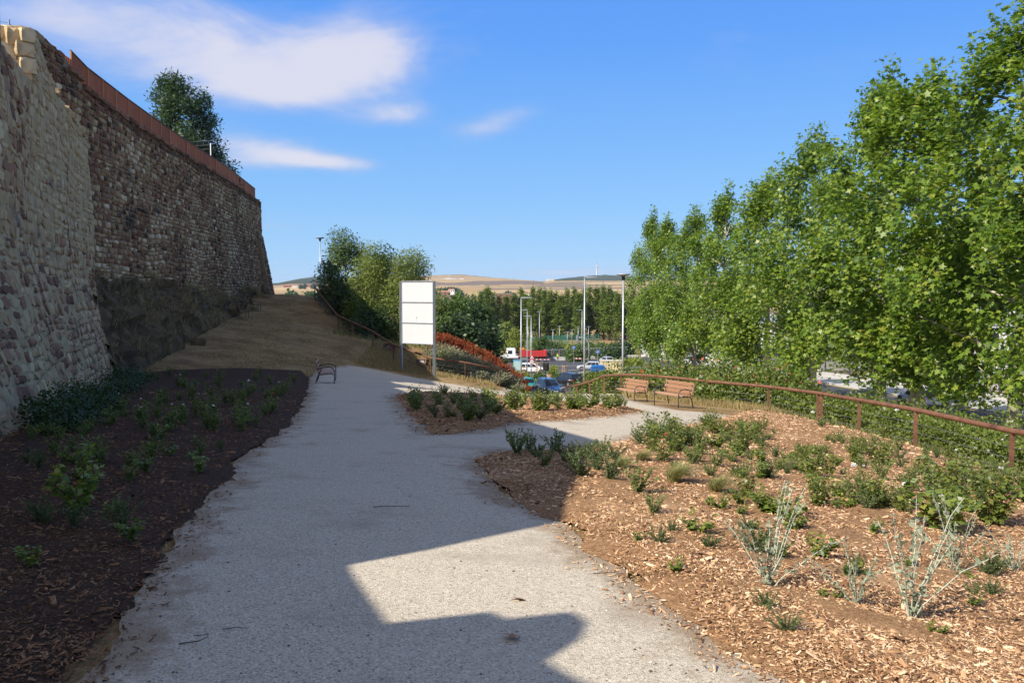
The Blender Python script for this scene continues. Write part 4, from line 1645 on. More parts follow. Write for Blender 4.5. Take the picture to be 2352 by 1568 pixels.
M_red = mat('red_petal', [(.5, .02, .02), (.65, .05, .04)], 20, 2, .6)
M_coral = mat('coral_petal', [(.55, .14, .09), (.65, .25, .16)], 20, 2, .6)
M_whitep = mat('white_petal', [(.7, .7, .66), (.82, .82, .78)], 20, 2, .6)
L_rose = leaf_mat('rose_leaf', [(.06, .09, .02), (.11, .155, .03), (.17, .21, .042), (.26, .25, .06)], .36, .4, .4)
L_broom = leaf_mat('ground_cover_leaf', [(.075, .105, .02), (.13, .17, .03), (.2, .235, .05)], .3, .5, .3)

# rose hedge behind the benches (outside the rail)
HEDGE = [(1452, 842, 43.5, 1.5, 'rose bush at the left end of the hedge, behind the lamp foot'), (1510, 838, 41.5, 1.6, 'rose bush behind the left bench'), (1575, 836, 39.5, 1.7, 'rose bush between and behind the two benches'),
         (1640, 838, 37.5, 1.7, 'rose bush full of faded coral blooms behind the second bench'), (1700, 842, 35.5, 1.6, 'rose bush right of the second bench'), (1760, 850, 34, 1.5, 'rose bush by the single rail post'),
         (1815, 862, 32.5, 1.3, 'rose bush at the right end of the hedge, dark below'), (1545, 862, 37.5, 1.2, 'low rose bush tight against the rail behind the benches'), (1680, 880, 33.2, 1.1, 'low rose bush in the gap right of the benches')]
for i, (px, py, Y, h_, lab) in enumerate(HEDGE):
    q = P(px, py, Y)
    z0 = tzf(q[0], Y)
    h = (q[2] - z0) * 1.22
    shrub('rose_bush', lab, (q[0], Y, z0), 1.7, 1.5, h, L_rose, LEAF, .15, 620, 12, .17, 'rose hedge behind the benches', 200 + i, (M_coral if i != 1 else M_red, 16, .11, 0), n_lob=18, carve=.1)
for i, (px, py, Y, rx, h, lab) in enumerate(((1430, 872, 60, 2.2, 1.8, 'low green shrub left of the rose hedge'), (1395, 868, 66, 2.4, 1.9, 'low green shrub under the cream container'), (1360, 878, 62, 1.6, 1.3, 'low shrub at the foot of the tall lamp'))):
    q = P(px, py, Y)
    z0 = q[2] - h
    shrub('low_shrub', lab, (q[0], Y, max(z0, tzf(q[0], Y))), rx, rx, max(h, q[2] - tzf(q[0], Y)), L_broom, LEAF, .2, 500, 10, .2, None, 240 + i, n_lob=14)

# slope of white-flowered ground cover beyond the right rail
k = 0
for Y in (14.5, 17, 19.5, 22, 24.5, 27, 30, 33, 36.5):
    for X in (11.0, 12.9, 14.8, 16.7):
        x = X + random.uniform(-.5, .5)
        y = Y + random.uniform(-.8, .8)
        if x / y > .70:
            continue
        # the cover stands high enough to hide the ground behind it
        h = {11.0: 1.15, 12.9: 1.5, 14.8: 1.75, 16.7: 1.8}[X] * random.uniform(.85, 1.1)
        if X == 11.0 and Y < 27:
            h *= .72
        shrub('flowering_shrub', 'shrub with white blooms on the slope outside the right rail', (x, y, tzf(x, y) - .05), 1.5, 1.5, h, L_broom, LEAF, .09 if y < 26 else .125, 430, 11, .16,
              'white-flowered shrubs outside the rail', 300 + k, (M_whitep, 4, .12, 0), n_lob=15, carve=.1)
        k += 1

# ---- lavender and red plants on the corner of the ramp
L_lav = leaf_mat('lavender_leaf', [(.085, .115, .04), (.14, .17, .065), (.2, .225, .10)], .15, .7, .15)
L_lavfl = leaf_mat('lavender_spike', [(.14, .15, .09), (.2, .205, .13), (.27, .25, .2)], .1, .8, .1)
L_red = leaf_mat('red_dock', [(.12, .025, .012), (.22, .048, .018), (.31, .08, .03), (.27, .15, .06)], .3, .6, .2, (1.4, 1.0, .7))


def spiky(kind, label, loc, r_, h, n, m_leaf, m_tip, group, seed, fan=.7, w=.03, tipn=2, tiplen=.16, cat='plant'):
    """a dome of upright stalks, each with a tufted head"""
    t = empty(kind, loc, 0, label, cat, group)
    a = rng.random(n) * 6.283
    q = np.sqrt(rng.random(n))
    d = np.c_[np.cos(a) * q * fan, np.sin(a) * q * fan, np.ones(n)]
    d = unit(d)
    base = np.c_[np.cos(a) * q * r_ * .55, np.sin(a) * q * r_ * .55, rng.random(n) * h * .25]
    L = h * rng.uniform(.6, 1.05, n) * (1.05 - .3 * q)
    nr = np.c_[rng.normal(size=n), rng.normal(size=n) - .6, np.full(n, .25)]
    me = scatter('stalks', BLADE[0], BLADE[1], base, nr, d, L, np.clip(rng.normal(.5, .25, n), 0, 1), np.full(n, w))
    link('stalk', me, m_leaf, t)
    tp = base + d * L[:, None]
    N = n * tipn
    pos = np.repeat(tp, tipn, 0) + rng.normal(size=(N, 3)) * .03
    dd = np.repeat(d, tipn, 0) + rng.normal(size=(N, 3)) * .25
    me = scatter('heads', SLIM[0], SLIM[1], pos - dd * tiplen * .6, rng.normal(size=(N, 3)) + np.array([0, -.7, .3]), dd, tiplen * rng.uniform(.6, 1.3, N), np.clip(rng.normal(.5, .28, N), 0, 1))
    link('flower_head', me, m_tip, t)
    return t


LAV = [(1010, 792, 50.5), (1032, 800, 52), (1050, 808, 50.5), (1075, 818, 51.5), (1100, 828, 50), (1120, 840, 51), (1140, 850, 49.6), (1165, 862, 50.5), (1180, 880, 49.8), (1060, 838, 48.6), (1095, 852, 48.4), (1128, 866, 48.6), (1035, 826, 48.8)]
for i, (px, py, Y) in enumerate(LAV):
    q = P(px, py, Y)
    z0 = tzf(q[0], Y)
    h = float(np.clip(q[2] - z0, .5, 1.3))
    spiky('lavender_bush', 'grey-green lavender bush with pale spikes beside the lower hand rail', (q[0], Y, q[2] - h), 1.0, h, 900, L_lav, L_lavfl, 'lavender bushes on the ramp corner', i, .75, .024, 1, .15)
REDS = [(1003, 768, 55), (1018, 772, 56), (1035, 780, 55.5), (1052, 786, 56.5), (1068, 794, 55.5), (1085, 802, 56.5), (1102, 810, 55.5), (1118, 820, 56), (1134, 832, 55), (1150, 842, 55.5), (1165, 852, 54.5), (1180, 868, 54.5), (1192, 885, 53.5), (1186, 900, 52.5), (1025, 800, 54), (1090, 825, 54), (1140, 860, 53.5)]
for i, (px, py, Y) in enumerate(REDS):
    q = P(px, py, Y)
    z0 = tzf(q[0], Y)
    h = float(np.clip(q[2] - z0, .7, 1.5))
    spiky('red_shrub', 'rust red dried shrub on the crest of the lavender slope', (q[0], Y, q[2] - h), 1.0, h, 420, L_red, L_red, 'rust red shrubs above the lavender', i, .7, .03, 5, .16)

# ================================================================== PLANTS IN THE BEDS
L_hyp = leaf_mat('glossy_leaf', [(.07, .12, .022), (.125, .19, .034), (.19, .25, .045), (.28, .28, .055)], .36, .38, .45)
L_rosemary = leaf_mat('rosemary_leaf', [(.065, .10, .035), (.115, .155, .06), (.17, .205, .09)], .25, .55, .25)
L_sage = leaf_mat('sage_leaf', [(.16, .2, .13), (.23, .27, .19), (.32, .35, .26)], .2, .65, .2)
L_straw = leaf_mat('feather_grass', [(.17, .19, .06), (.27, .27, .10), (.40, .36, .17)], .25, .6, .2, (1.2, 1.15, .7))
M_greystem = mat('pale_stem', [(.4, .4, .33), (.52, .52, .44)], 20, 2, .8)
M_redstem = mat('rose_stem', [(.08, .06, .03), (.13, .07, .035)], 20, 2, .8)


def stems_leaves(n_st, h, spread, n_leaf, curve=.25, start=.12):
    """arching stems and points along them"""
    st, pos, dirs = [], [], []
    for k in range(n_st):
        a = random.random() * 6.283
        f = random.uniform(.25, 1) * spread
        hh = h * random.uniform(.55, 1.05)
        tip = np.array([math.cos(a) * f, math.sin(a) * f, hh])
        pts = []
        for i in range(6):
            u = i / 5
            p = tip * np.array([u ** (1 + curve * 2), u ** (1 + curve * 2), u ** .9])
            pts.append(p + rng.normal(size=3) * .012 * h * (u > 0))
        st.append(pts)
        for j in range(n_leaf):
            u = start + (1 - start) * (j + random.random()) / n_leaf
            i = min(int(u * 5), 4)
            w = u * 5 - i
            p = pts[i] * (1 - w) + pts[i + 1] * w
            d = pts[i + 1] - pts[i]
            pos.append(p)
            dirs.append(d)
    return st, np.array(pos), unit(np.array(dirs))


def plant_proto(kind, seed):
    """returns (stem mesh, leaf mesh, stem material, leaf material)"""
    global rng
    random.seed(seed)
    b = MB()
    if kind == 'rose':
        st, pos, d = stems_leaves(6, .62, .3, 15, .2)
        for s in st:
            b.tube(s, [.006, .005, .005, .004, .003, .002], 4)
        rep = 4
        P_ = np.repeat(pos, rep, 0)
        dd = np.repeat(d, rep, 0)
        n = len(P_)
        out = rng.normal(size=(n, 3))
        out -= dd * (out * dd).sum(1, keepdims=True)
        out = unit(out)
        P_ = P_ + out * rng.uniform(.02, .09, (n, 1))
        me = scatter('rose_leaves', LEAF[0], LEAF[1], P_, np.array([0, 0, .8]) + rng.normal(size=(n, 3)) * .55, out + np.array([0, 0, -.15]), .062 * rng.uniform(.7, 1.25, n), None, None)
        return b.mesh('rose_stems'), me, M_redstem, L_rose
    if kind == 'hyp':
        st, pos, d = stems_leaves(8, .42, .3, 12, .15, .2)
        for s in st:
            b.tube(s, [.005, .004, .004, .003, .003, .002], 4)
        rep = 2
        P_ = np.repeat(pos, rep, 0)
        n = len(P_)
        out = rng.normal(size=(n, 3)) * np.array([1, 1, .3])
        me = scatter('leaves', LEAF[0], LEAF[1], P_, np.array([0, 0, 1.]) + rng.normal(size=(n, 3)) * .4, out, .085 * rng.uniform(.7, 1.2, n), None, None)
        return b.mesh('stems'), me, M_redstem, L_hyp
    if kind == 'rosemary':
        st, pos, d = stems_leaves(16, .42, .34, 34, .2, .08)
        for s in st:
            b.tube(s, [.005, .004, .004, .003, .003, .002], 4)
        rep = 3
        P_ = np.repeat(pos, rep, 0)
        dd = np.repeat(d, rep, 0)
        n = len(P_)
        out = rng.normal(size=(n, 3))
        me = scatter('needles', SLIM[0], SLIM[1], P_, rng.normal(size=(n, 3)), unit(out) * .8 + dd * .8, .042 * rng.uniform(.7, 1.3, n), None, None)
        return b.mesh('stems'), me, M_twig, L_rosemary
    if kind == 'salvia':
        st, pos, d = stems_leaves(14, .5, .3, 16, .1, .1)
        for s in st:
            b.tube(s, [.004, .004, .003, .003, .002, .0015], 4)
        rep = 3
        P_ = np.repeat(pos, rep, 0)
        n = len(P_)
        out = rng.normal(size=(n, 3)) * np.array([1, 1, .4])
        me = scatter('leaves', LEAF[0], LEAF[1], P_, np.array([0, 0, .7]) + rng.normal(size=(n, 3)) * .6, out + np.array([0, 0, .3]), .04 * rng.uniform(.7, 1.3, n), None, None)
        return b.mesh('stems'), me, M_twig, L_mid_pale
    if kind == 'sage':
        st, pos, d = stems_leaves(10, .6, .55, 22, .1, .1)
        for s in st:
            b.tube(s, [.0036, .0034, .003, .0026, .002, .0016], 5)
        rep = 2
        P_ = np.repeat(pos, rep, 0)
        n = len(P_)
        out = rng.normal(size=(n, 3)) * np.array([1, 1, .4])
        me = scatter('leaves', LEAF[0], LEAF[1], P_, np.array([0, 0, .7]) + rng.normal(size=(n, 3)) * .6, out + np.array([0, 0, .3]), rng.uniform(.018, .042, n), None, None)
        return b.mesh('stems'), me, M_greystem, L_sage
    if kind == 'grass':
        n = 620
        a = rng.random(n) * 6.283
        q = rng.random(n) ** .6
        V, lo, ct, va = [], [], [], []
        for i in range(n):
            r0_, L = .05 * q[i], .42 * rng.uniform(.65, 1.1)
            lean = .35 + .65 * q[i]
            wind = np.array([.45, -.06, 0]) * rng.uniform(.5, 1.2)
            dx, dy = math.cos(a[i]) * lean, math.sin(a[i]) * lean
            side = np.array([-math.sin(a[i]), math.cos(a[i]), 0]) * .0035
            o = len(V)
            for s in range(5):
                u = s / 4
                p = np.array([math.cos(a[i]) * r0_, math.sin(a[i]) * r0_, 0]) + np.array([dx, dy, 0]) * L * .6 * u ** 1.5 + wind * L * u ** 2 + np.array([0, 0, L * (u * (1.15 - .62 * u * (.6 + q[i] * .6)))])
                w = 1 - u * .8
                V += [p - side * w, p + side * w]
            for s in range(4):
                lo += [o + 2 * s, o + 2 * s + 1, o + 2 * s + 3, o + 2 * s + 2]
                ct.append(4)
            va += [rng.random()] * 10
        me = np_mesh('blades', np.array(V), lo, ct)
        set_v(me, va)
        return None, me, None, L_straw


L_mid_pale = leaf_mat('salvia_leaf', [(.105, .14, .04), (.17, .21, .065), (.24, .27, .10)], .32, .5, .3)
PROTO = {}
for kd, nv in (('rose', 4), ('hyp', 3), ('rosemary', 3), ('salvia', 3), ('sage', 3), ('grass', 3)):
    PROTO[kd] = [plant_proto(kd, 400 + 17 * i + len(kd)) for i in range(nv)]
KNAME = {'rose': 'rose_plant', 'hyp': 'leafy_plant', 'rosemary': 'rosemary_plant', 'salvia': 'salvia_plant', 'sage': 'sage_plant', 'grass': 'feather_grass'}
KCAT = {'rose': 'rose', 'hyp': 'plant', 'rosemary': 'rosemary', 'salvia': 'salvia', 'sage': 'sage', 'grass': 'grass'}
pc = [0]


def plant(kd, x, y, s, label, group=None, bedz=None, flower=None, sz=None):
    i = pc[0]
    pc[0] += 1
    sm, lm, ms, ml = PROTO[kd][i % len(PROTO[kd])]
    z = tzf(x, y) + (.08 if bedz is None else bedz)
    t = empty(KNAME[kd], (x, y, z), random.random() * 6.283 if kd != 'grass' else random.uniform(-.5, .5), label, KCAT[kd], group)
    k = {'rose': .66, 'hyp': .72, 'rosemary': .66, 'salvia': .66, 'sage': .62, 'grass': .85}[kd]
    t.scale = (s * k, s * k, (sz or s) * k)
    if sm is not None:
        link('stem', sm, ms, t)
    link('foliage' if kd != 'grass' else 'blades', lm, ml, t)
    if flower is not None:
        o = link('flower', flower_mesh(.085), flower, t)
        o.location = (random.uniform(-.1, .1), random.uniform(-.1, .1), .6)
        o.rotation_euler = (random.uniform(-.4, .4), random.uniform(-.4, .4), 0)
    return t


def pg(kd, px, py, s, label, group=None, flower=None, sz=None):
    """a plant whose foot shows at (px, py)"""
    q = G(px, py)
    return plant(kd, q[0], q[1], s, label, group, .07, flower, sz)


random.seed(77)
# salient ones, each told apart
pg('grass', 1545, 1128, 1.15, 'big silvery feather grass tuft at the shadow edge of the right bed')
pg('grass', 1640, 1152, 1.0, 'straw-coloured feather grass tuft lying flat beside the silvery tuft')
pg('grass', 1470, 1075, .8, 'dark feather grass tuft half in shade on the right bed')
pg('grass', 1420, 1092, .8, 'dry feather grass tuft in the wall shadow')
for px, py, s, lab in ((1565, 1010, .8, 'pale feather grass tuft near the path corner'), (1700, 990, .7, 'small green feather grass tuft in the upper right bed'), (1790, 1095, .8, 'flattened straw tuft in the middle of the right bed'),
                       (1880, 1050, .75, 'flat straw tuft below the rail posts'), (1760, 1020, .7, 'little feather grass tuft left of the straw tuft'), (1640, 1000, .7, 'yellowish feather grass tuft behind the rose plants')):
    pg('grass', px, py, s, lab)
pg('sage', 1765, 1385, 1.45, 'tall pale-stemmed sage plant with two bare upright stems', None, None, 1.9)
pg('sage', 2090, 1460, 1.75, 'largest pale-stemmed sage plant in the lower right bed', None, None, 2.1)
pg('sage', 1965, 1425, 1.1, 'small trailing pale sage left of the largest one', None, None, 1.2)
pg('sage', 2190, 1345, 1.0, 'pale sage plant with drooping stems behind the largest one', None, None, 1.8)
pg('sage', 2330, 1340, 1.0, 'pale sage plant at the right picture edge')
pg('rosemary', 1740, 1300, .9, 'small rosemary beside the two bare sage stems')
pg('rosemary', 1780, 1310, .7, 'tiny upright rosemary right of the two bare sage stems')
pg('hyp', 1600, 1250, .8, 'thin leafy plant on the sunny mulch near the path')
pg('hyp', 1880, 1310, .75, 'dark leafy plant alone on the mulch')
pg('hyp', 1815, 1245, .7, 'round leafy plant above the sage stems')
pg('rose', 1525, 1075, 1.0, 'rose plant with one crimson bloom at the shadow edge', None, M_red)
pg('salvia', 1465, 1155, 1.15, 'upright bright green plant standing out of the shadow')
pg('salvia', 1500, 1205, .8, 'low green plant on the mulch corner')
pg('hyp', 185, 1200, 1.25, 'broad-leaved plant alone in the shaded bed', None, None, 2.0)
pg('rosemary', 2270, 1350, .8, 'bushy low rosemary near the right edge')
# the shaded group on the tip of the right bed
for px, py, kd, s in ((1190, 1060, 'salvia', 1.2), (1275, 1055, 'salvia', 1.15), (1235, 1070, 'rosemary', .9), (1250, 1090, 'salvia', .9), (1300, 1078, 'rosemary', 1.0), (1320, 1090, 'rosemary', 1.1), (1345, 1070, 'rosemary', 1.0), (1370, 1100, 'rosemary', 1.3),
                      (1400, 1125, 'rosemary', 1.2), (1335, 1115, 'rosemary', 1.2), (1215, 1050, 'salvia', 1.0), (1385, 1060, 'salvia', .9), (1410, 1075, 'rosemary', 1.0), (1180, 1045, 'salvia', .9)):
    pg(kd, px, py, s, 'dark %s on the shaded tip of the right bed' % ('rosemary' if kd == 'rosemary' else 'upright salvia'), 'shaded plants on the right bed tip')
# the island
for i in range(74):
    px = random.uniform(935, 1440)
    lo = 905 + max(0, (1000 - px)) * .0
    hi = np.interp(px, [935, 1000, 1060, 1200, 1440], [935, 985, 985, 958, 947])
    lo = np.interp(px, [935, 1100, 1200, 1440], [910, 914, 924, 941])
    py = random.uniform(lo, max(lo + 2, hi))
    sunny = px > 1110
    kd = random.choice(['rose', 'rose', 'hyp', 'hyp', 'salvia'] if sunny else ['rose', 'salvia', 'rosemary', 'rose'])
    pg(kd, px, py, random.uniform(.8, 1.4) if sunny else random.uniform(.8, 1.3), ('sunlit %s on the far side of the island bed' if sunny else 'shaded %s on the near corner of the island bed') % KNAME[kd].replace('_', ' '),
       'sunlit island plants' if sunny else 'shaded island plants')
for px, py, s in ((1130, 935, .9), (1060, 955, .8), (1300, 940, .8), (1370, 935, .8), (1040, 970, .7)):
    pg('grass', px, py, s, 'feather grass tuft among the roses of the island bed', 'island grass tufts')
pg('salvia', 1395, 937, .9, 'grey green plant near the right tip of the island bed')
pg('salvia', 1435, 940, .8, 'last little plant on the right tip of the island bed')
# right bed: rose and leafy rows
def scatter_bed(poly, n, x0, x1, y0, y1, kinds, smin, smax, label, group, minpx=None, flower_p=0.0, fm=None):
    c = 0
    tries = 0
    while c < n and tries < n * 40:
        tries += 1
        px, py = random.uniform(x0, x1), random.uniform(y0, y1)
        q = G(px, py)
        if not inside(poly, q[0], q[1]) or edge_dist(poly, np.array([q[0]]), np.array([q[1]]))[0] < .25:
            continue
        kd = random.choice(kinds)
        plant(kd, q[0], q[1], random.uniform(smin, smax), label % KNAME[kd].replace('_', ' '), group, .07, fm if random.random() < flower_p else None)
        c += 1


scatter_bed(bed_right, 36, 1430, 1760, 985, 1060, ['rose', 'salvia', 'salvia', 'hyp', 'rosemary'], .8, 1.3, '%s crowding the back corner of the right bed', 'back corner plants')
scatter_bed(bed_right, 76, 1540, 2000, 985, 1120, ['salvia', 'salvia', 'rosemary', 'hyp', 'rose'], .45, .95, 'small %s scattered over the middle of the right bed', 'middle bed plants')
scatter_bed(bed_right, 44, 1640, 2080, 1050, 1215, ['hyp', 'hyp', 'hyp', 'rose'], .5, 1.1, 'green %s in the leafy drift across the right bed', 'leafy drift plants')
scatter_bed(bed_right, 60, 1960, 2352, 990, 1200, ['rose', 'salvia', 'salvia', 'salvia', 'salvia', 'rosemary', 'hyp'], .5, 1.25, 'bushy %s in the thicket below the right hand rail', 'thicket below the rail', None, .12, M_whitep)
scatter_bed(bed_right, 12, 2130, 2352, 1120, 1260, ['rose', 'salvia', 'hyp'], 1.2, 1.7, 'tall %s at the right edge of the bed', 'tall plants at the right edge')
scatter_bed(bed_right, 26, 1430, 2352, 1180, 1500, ['rosemary', 'hyp'], .35, .6, 'tiny %s on the bare near part of the right bed', 'tiny plants on the near mulch')
# left bed, all in shade
scatter_bed(bed_left, 64, 270, 690, 858, 1000, ['rose', 'rose', 'rose', 'salvia'], .65, 1.1, 'shaded %s in the back of the left bed', 'shaded plants at the back of the left bed', None, .22, M_whitep)
scatter_bed(bed_left, 26, 60, 480, 960, 1120, ['rose', 'salvia', 'hyp'], .55, .95, 'shaded %s in the middle of the left bed', 'shaded plants in the middle of the left bed')
scatter_bed(bed_left, 8, 0, 330, 1120, 1330, ['hyp', 'rosemary'], .5, .9, 'small shaded %s on the near part of the left bed', 'small shaded plants near the wall')
scatter_bed(bed_left, 44, 60, 690, 870, 1090, ['rose', 'salvia', 'rosemary'], .35, .7, 'low shaded %s among the weeds of the left bed', 'low weeds of the left bed')
pg('rose', 628, 955, 1.0, 'rose plant with one deep red bloom at the shaded path edge', None, M_red)
pg('rose', 395, 1000, 1.1, 'rose plant with one white bloom in the shaded bed', None, M_whitep)
# climbers at the foot of the near wall
for i, Y in enumerate((13.2, 14.5, 16, 17.8, 19.8, 22, 24.5, 27, 29.5)):
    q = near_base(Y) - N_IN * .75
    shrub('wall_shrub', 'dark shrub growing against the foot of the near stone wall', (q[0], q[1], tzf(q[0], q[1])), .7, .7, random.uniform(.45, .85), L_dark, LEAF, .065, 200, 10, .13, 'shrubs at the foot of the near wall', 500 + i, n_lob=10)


# ================================================================== DRY GRASS (stuff)
L_dry = leaf_mat('dry_grass', [(.19, .14, .06), (.32, .25, .11), (.47, .39, .21)], .25, .8, .1, (1.1, 1, .8))
L_fresh = leaf_mat('long_grass', [(.12, .14, .05), (.2, .21, .08), (.32, .29, .13)], .25, .7, .1, (1.1, 1.05, .7))


def grass_stuff(name, pts, h, w, lm, label, lean=.35, cat='grass'):
    n = len(pts)
    a = rng.random(n) * 6.283
    d = np.c_[np.cos(a) * lean * rng.random(n) * 2, np.sin(a) * lean * rng.random(n) * 2, np.ones(n)]
    nr = np.c_[rng.normal(size=n), rng.normal(size=n) - .8, np.full(n, .2)]
    hh = h * rng.uniform(.4, 1.2, n)
    me = scatter(name, BLADE[0], BLADE[1], pts, nr, d, hh, np.clip(rng.normal(.5, .28, n), 0, 1), np.full(n, w))
    return tag(link(name, me, lm), label, cat, kind='stuff')


# on the bank
ii = rng.choice(len(BANK), 26000)
pts = BANK[ii] + rng.normal(size=(26000, 3)) * np.array([.15, .15, .02])
nz = np.array([mnoise.noise(Vector((p[0] * .8, p[1] * .5, p[2] * .8 + 4))) for p in pts])
keep = (nz > .02)
grass_stuff('dry_grass', pts[keep], .34, .02, L_dry, 'dry brown grass hanging over the rocky bank below the wall', .7)
# over the brown slope
N = 46000
yy = 30 + 45 * rng.random(N) ** 1.2
xx = rng.uniform(-22, -2, N)
m_ = (xx > np.interp(yy, [p[0] for p in FOOT], [p[1] for p in FOOT]) - .3) & (xx < np.interp(yy, [30, 42, 48, 55, 62, 75], [-4, -4.8, -3.5, -9, -11.5, -15])) & ~inside(path_poly, xx, yy) & ~inside(bed_left, xx, yy)
nz = np.array([mnoise.noise(Vector((p[0] * .4, p[1] * .3, 1))) for p in np.c_[xx, yy]])
m_ &= nz > -.15
grass_stuff('dry_grass', np.c_[xx, yy, tz(xx, yy)][m_], .13, .022, L_dry, 'short trampled straw on the brown slope path', .9)
# sunny straw by the floodlight and behind the rail
N = 14000
xx = rng.uniform(-9, 1, N)
yy = rng.uniform(46.5, 54, N)
m_ = ~inside(path_poly, xx, yy) & (yy < 54 - .5 * (xx + 9)) & (xx < -.9)
grass_stuff('dry_grass', np.c_[xx, yy, tz(xx, yy)][m_], .28, .025, L_dry, 'tall sunlit straw around the floodlight and the board feet', .5)
N = 9000
t_ = rng.random(N)
xx = np.interp(t_, [0, .35, .6, 1], [9.3, 7.4, 5.4, 3.6]) + rng.normal(0, .35, N) + .15
yy = np.interp(t_, [0, .35, .6, 1], [29, 33.5, 36.5, 45]) + rng.normal(0, .35, N)
m_ = ~inside(path_poly, xx, yy)
grass_stuff('dry_grass', np.c_[xx, yy, tz(xx, yy)][m_], .35, .018, L_dry, 'dry grass fringe along the foot of the right hand rail', .5)
N = 9000
t_ = rng.random(N)
xx = np.interp(t_, [0, 1], [4.75, 3.75]) + rng.normal(0, .35, N)
yy = np.interp(t_, [0, 1], [43.5, 52]) + rng.normal(0, .4, N)
m_ = ~inside(path_poly, xx, yy)
grass_stuff('long_grass', np.c_[xx, yy, tz(xx, yy)][m_], .6, .016, L_fresh, 'long seeding grass beside the rail of the ramp', .35)
N = 26000
xx = rng.uniform(-12, 24, N)
yy = rng.uniform(46, 84, N)
m_ = ~((yy < 54) & (xx < 4.5)) & (xx < 12) & ~((xx / yy > .0) & (xx / yy < .085))
grass_stuff('long_grass', np.c_[xx, yy, tz(xx, yy)][m_], .4, .05, L_fresh, 'rough grass on the embankment above the road', .5)
N = 16000
xx = rng.uniform(9.2, 18, N)
yy = rng.uniform(9, 42, N)
m_ = (xx / yy < .7) & (xx > np.interp(yy, [9, 27, 33, 42], [9.6, 9.6, 8.2, 5.4]))
grass_stuff('long_grass', np.c_[xx, yy, tz(xx, yy)][m_], .3, .02, L_fresh, 'rough grass between the shrubs outside the rail', .5)
# ================================================================== RAILS, BENCHES, BOARD, LAMPS
M_rust = mat('rusted_rail', [(.09, .042, .026), (.14, .065, .038), (.19, .095, .055), (.26, .145, .09)], 3.5, 7, .75, .3, 25, nrough=.7, spec=.3, two=((.08, .035, .022), 1.3, .55, .72))
M_wire = flat('steel_wire', (.28, .26, .24), .4, .6)
M_slat = mat('bench_slat', [(.32, .175, .105), (.37, .21, .13), (.42, .245, .155)], 1.6, 5, .6, .1, 30, stretch=(1, 6, 6), obj_rand=.25)
M_iron = flat('dark_iron', (.055, .055, .058), .45, .3)
M_galv = mat('galvanised', [(.34, .37, .40), (.43, .46, .49), (.5, .53, .56)], 3, 5, .45, metallic=.55)
M_board = mat('white_board', [(.50, .51, .53), (.55, .56, .58)], 1.2, 5, .55, spec=.3)
M_lampgrey = mat('lamp_grey', [(.30, .33, .36), (.40, .43, .46)], 2, 4, .5, metallic=.3)


def railing(label, posts, rail_z=.95, ends=None, pr=.065, extra=None, wires=3):
    """round rusted rail on flat posts; posts: (x, y) feet along the land"""
    o0 = posts[0]
    t = empty('hand_rail', (o0[0], o0[1], tzf(*o0)), 0, label, 'railing')
    pts = []
    for i, p in enumerate(posts):
        z = tzf(*p)
        pts.append((p[0], p[1], z + rail_z))
    line = list(pts)
    if ends:
        if ends[0] is not None:
            line = [ends[0]] + line
        if ends[1] is not None:
            line = line + [ends[1]]
    # long tubes with bends at the joints
    MB().tube(line, pr, 10).build('rail', M_rust, t, True)
    for i, p in enumerate(pts):
        q = pts[min(i + 1, len(pts) - 1)]
        r_ = pts[max(i - 1, 0)]
        a = math.atan2(q[1] - r_[1], q[0] - r_[0])
        z = tzf(p[0], p[1])
        offs = (-.13, .13) if extra and i in extra else (0,)
        for o in offs:
            x, y = p[0] + math.cos(a) * o, p[1] + math.sin(a) * o
            MB().box((x, y, (z - .25 + p[2] - pr * .6) / 2), (.09, .03, p[2] - pr * .6 - z + .25), a + math.pi / 2 * .92).build('post', M_rust, t)
    for k in range(wires):
        h = .2 + k * .22
        MB().tube([(p[0], p[1], p[2] - rail_z + h) for p in pts], .006, 4).build('wire', M_wire, t)
    for ch in t.children:
        ch.matrix_parent_inverse = Matrix.Translation(-Vector(t.location))
    return t


RIGHT = [(9.9, 5.5), (9.95, 9), (9.95, 12.6), (9.9, 16.2), (9.85, 20), (9.82, 23.2), (9.75, 26), (9.25, 29.6), (7.95, 32.9), (6.9, 34.6), (5.85, 36.2), (5.2, 39.2), (4.75, 42.4), (4.3, 45.5), (3.8, 48.3), (3.35, 51)]
railing('long rusty round hand rail on flat posts, bordering the right bed and both benches', RIGHT, .97, None, .06, extra=(6, 8, 10))
LEFT = [tuple(P(px, py, Y)[:2]) for px, py, Y in ((1147, 881, 48), (1068, 865, 47.4), (990, 851, 47.2), (904, 820, 50), (856, 788, 52.3), (809, 758, 55.5), (777, 738, 59), (748, 727, 63), (724, 712, 69))]
railing('rusty round hand rail climbing the slope behind the white board', LEFT, .97, None, .06, extra=(5,))
TOPR = [(-18.2, 76.5), (-19.8, 77.2), (-21.2, 77.6), (-22.4, 77.9)]
railing('short dark railing across the hilltop by the wall end', TOPR, 1.0, None, .05)


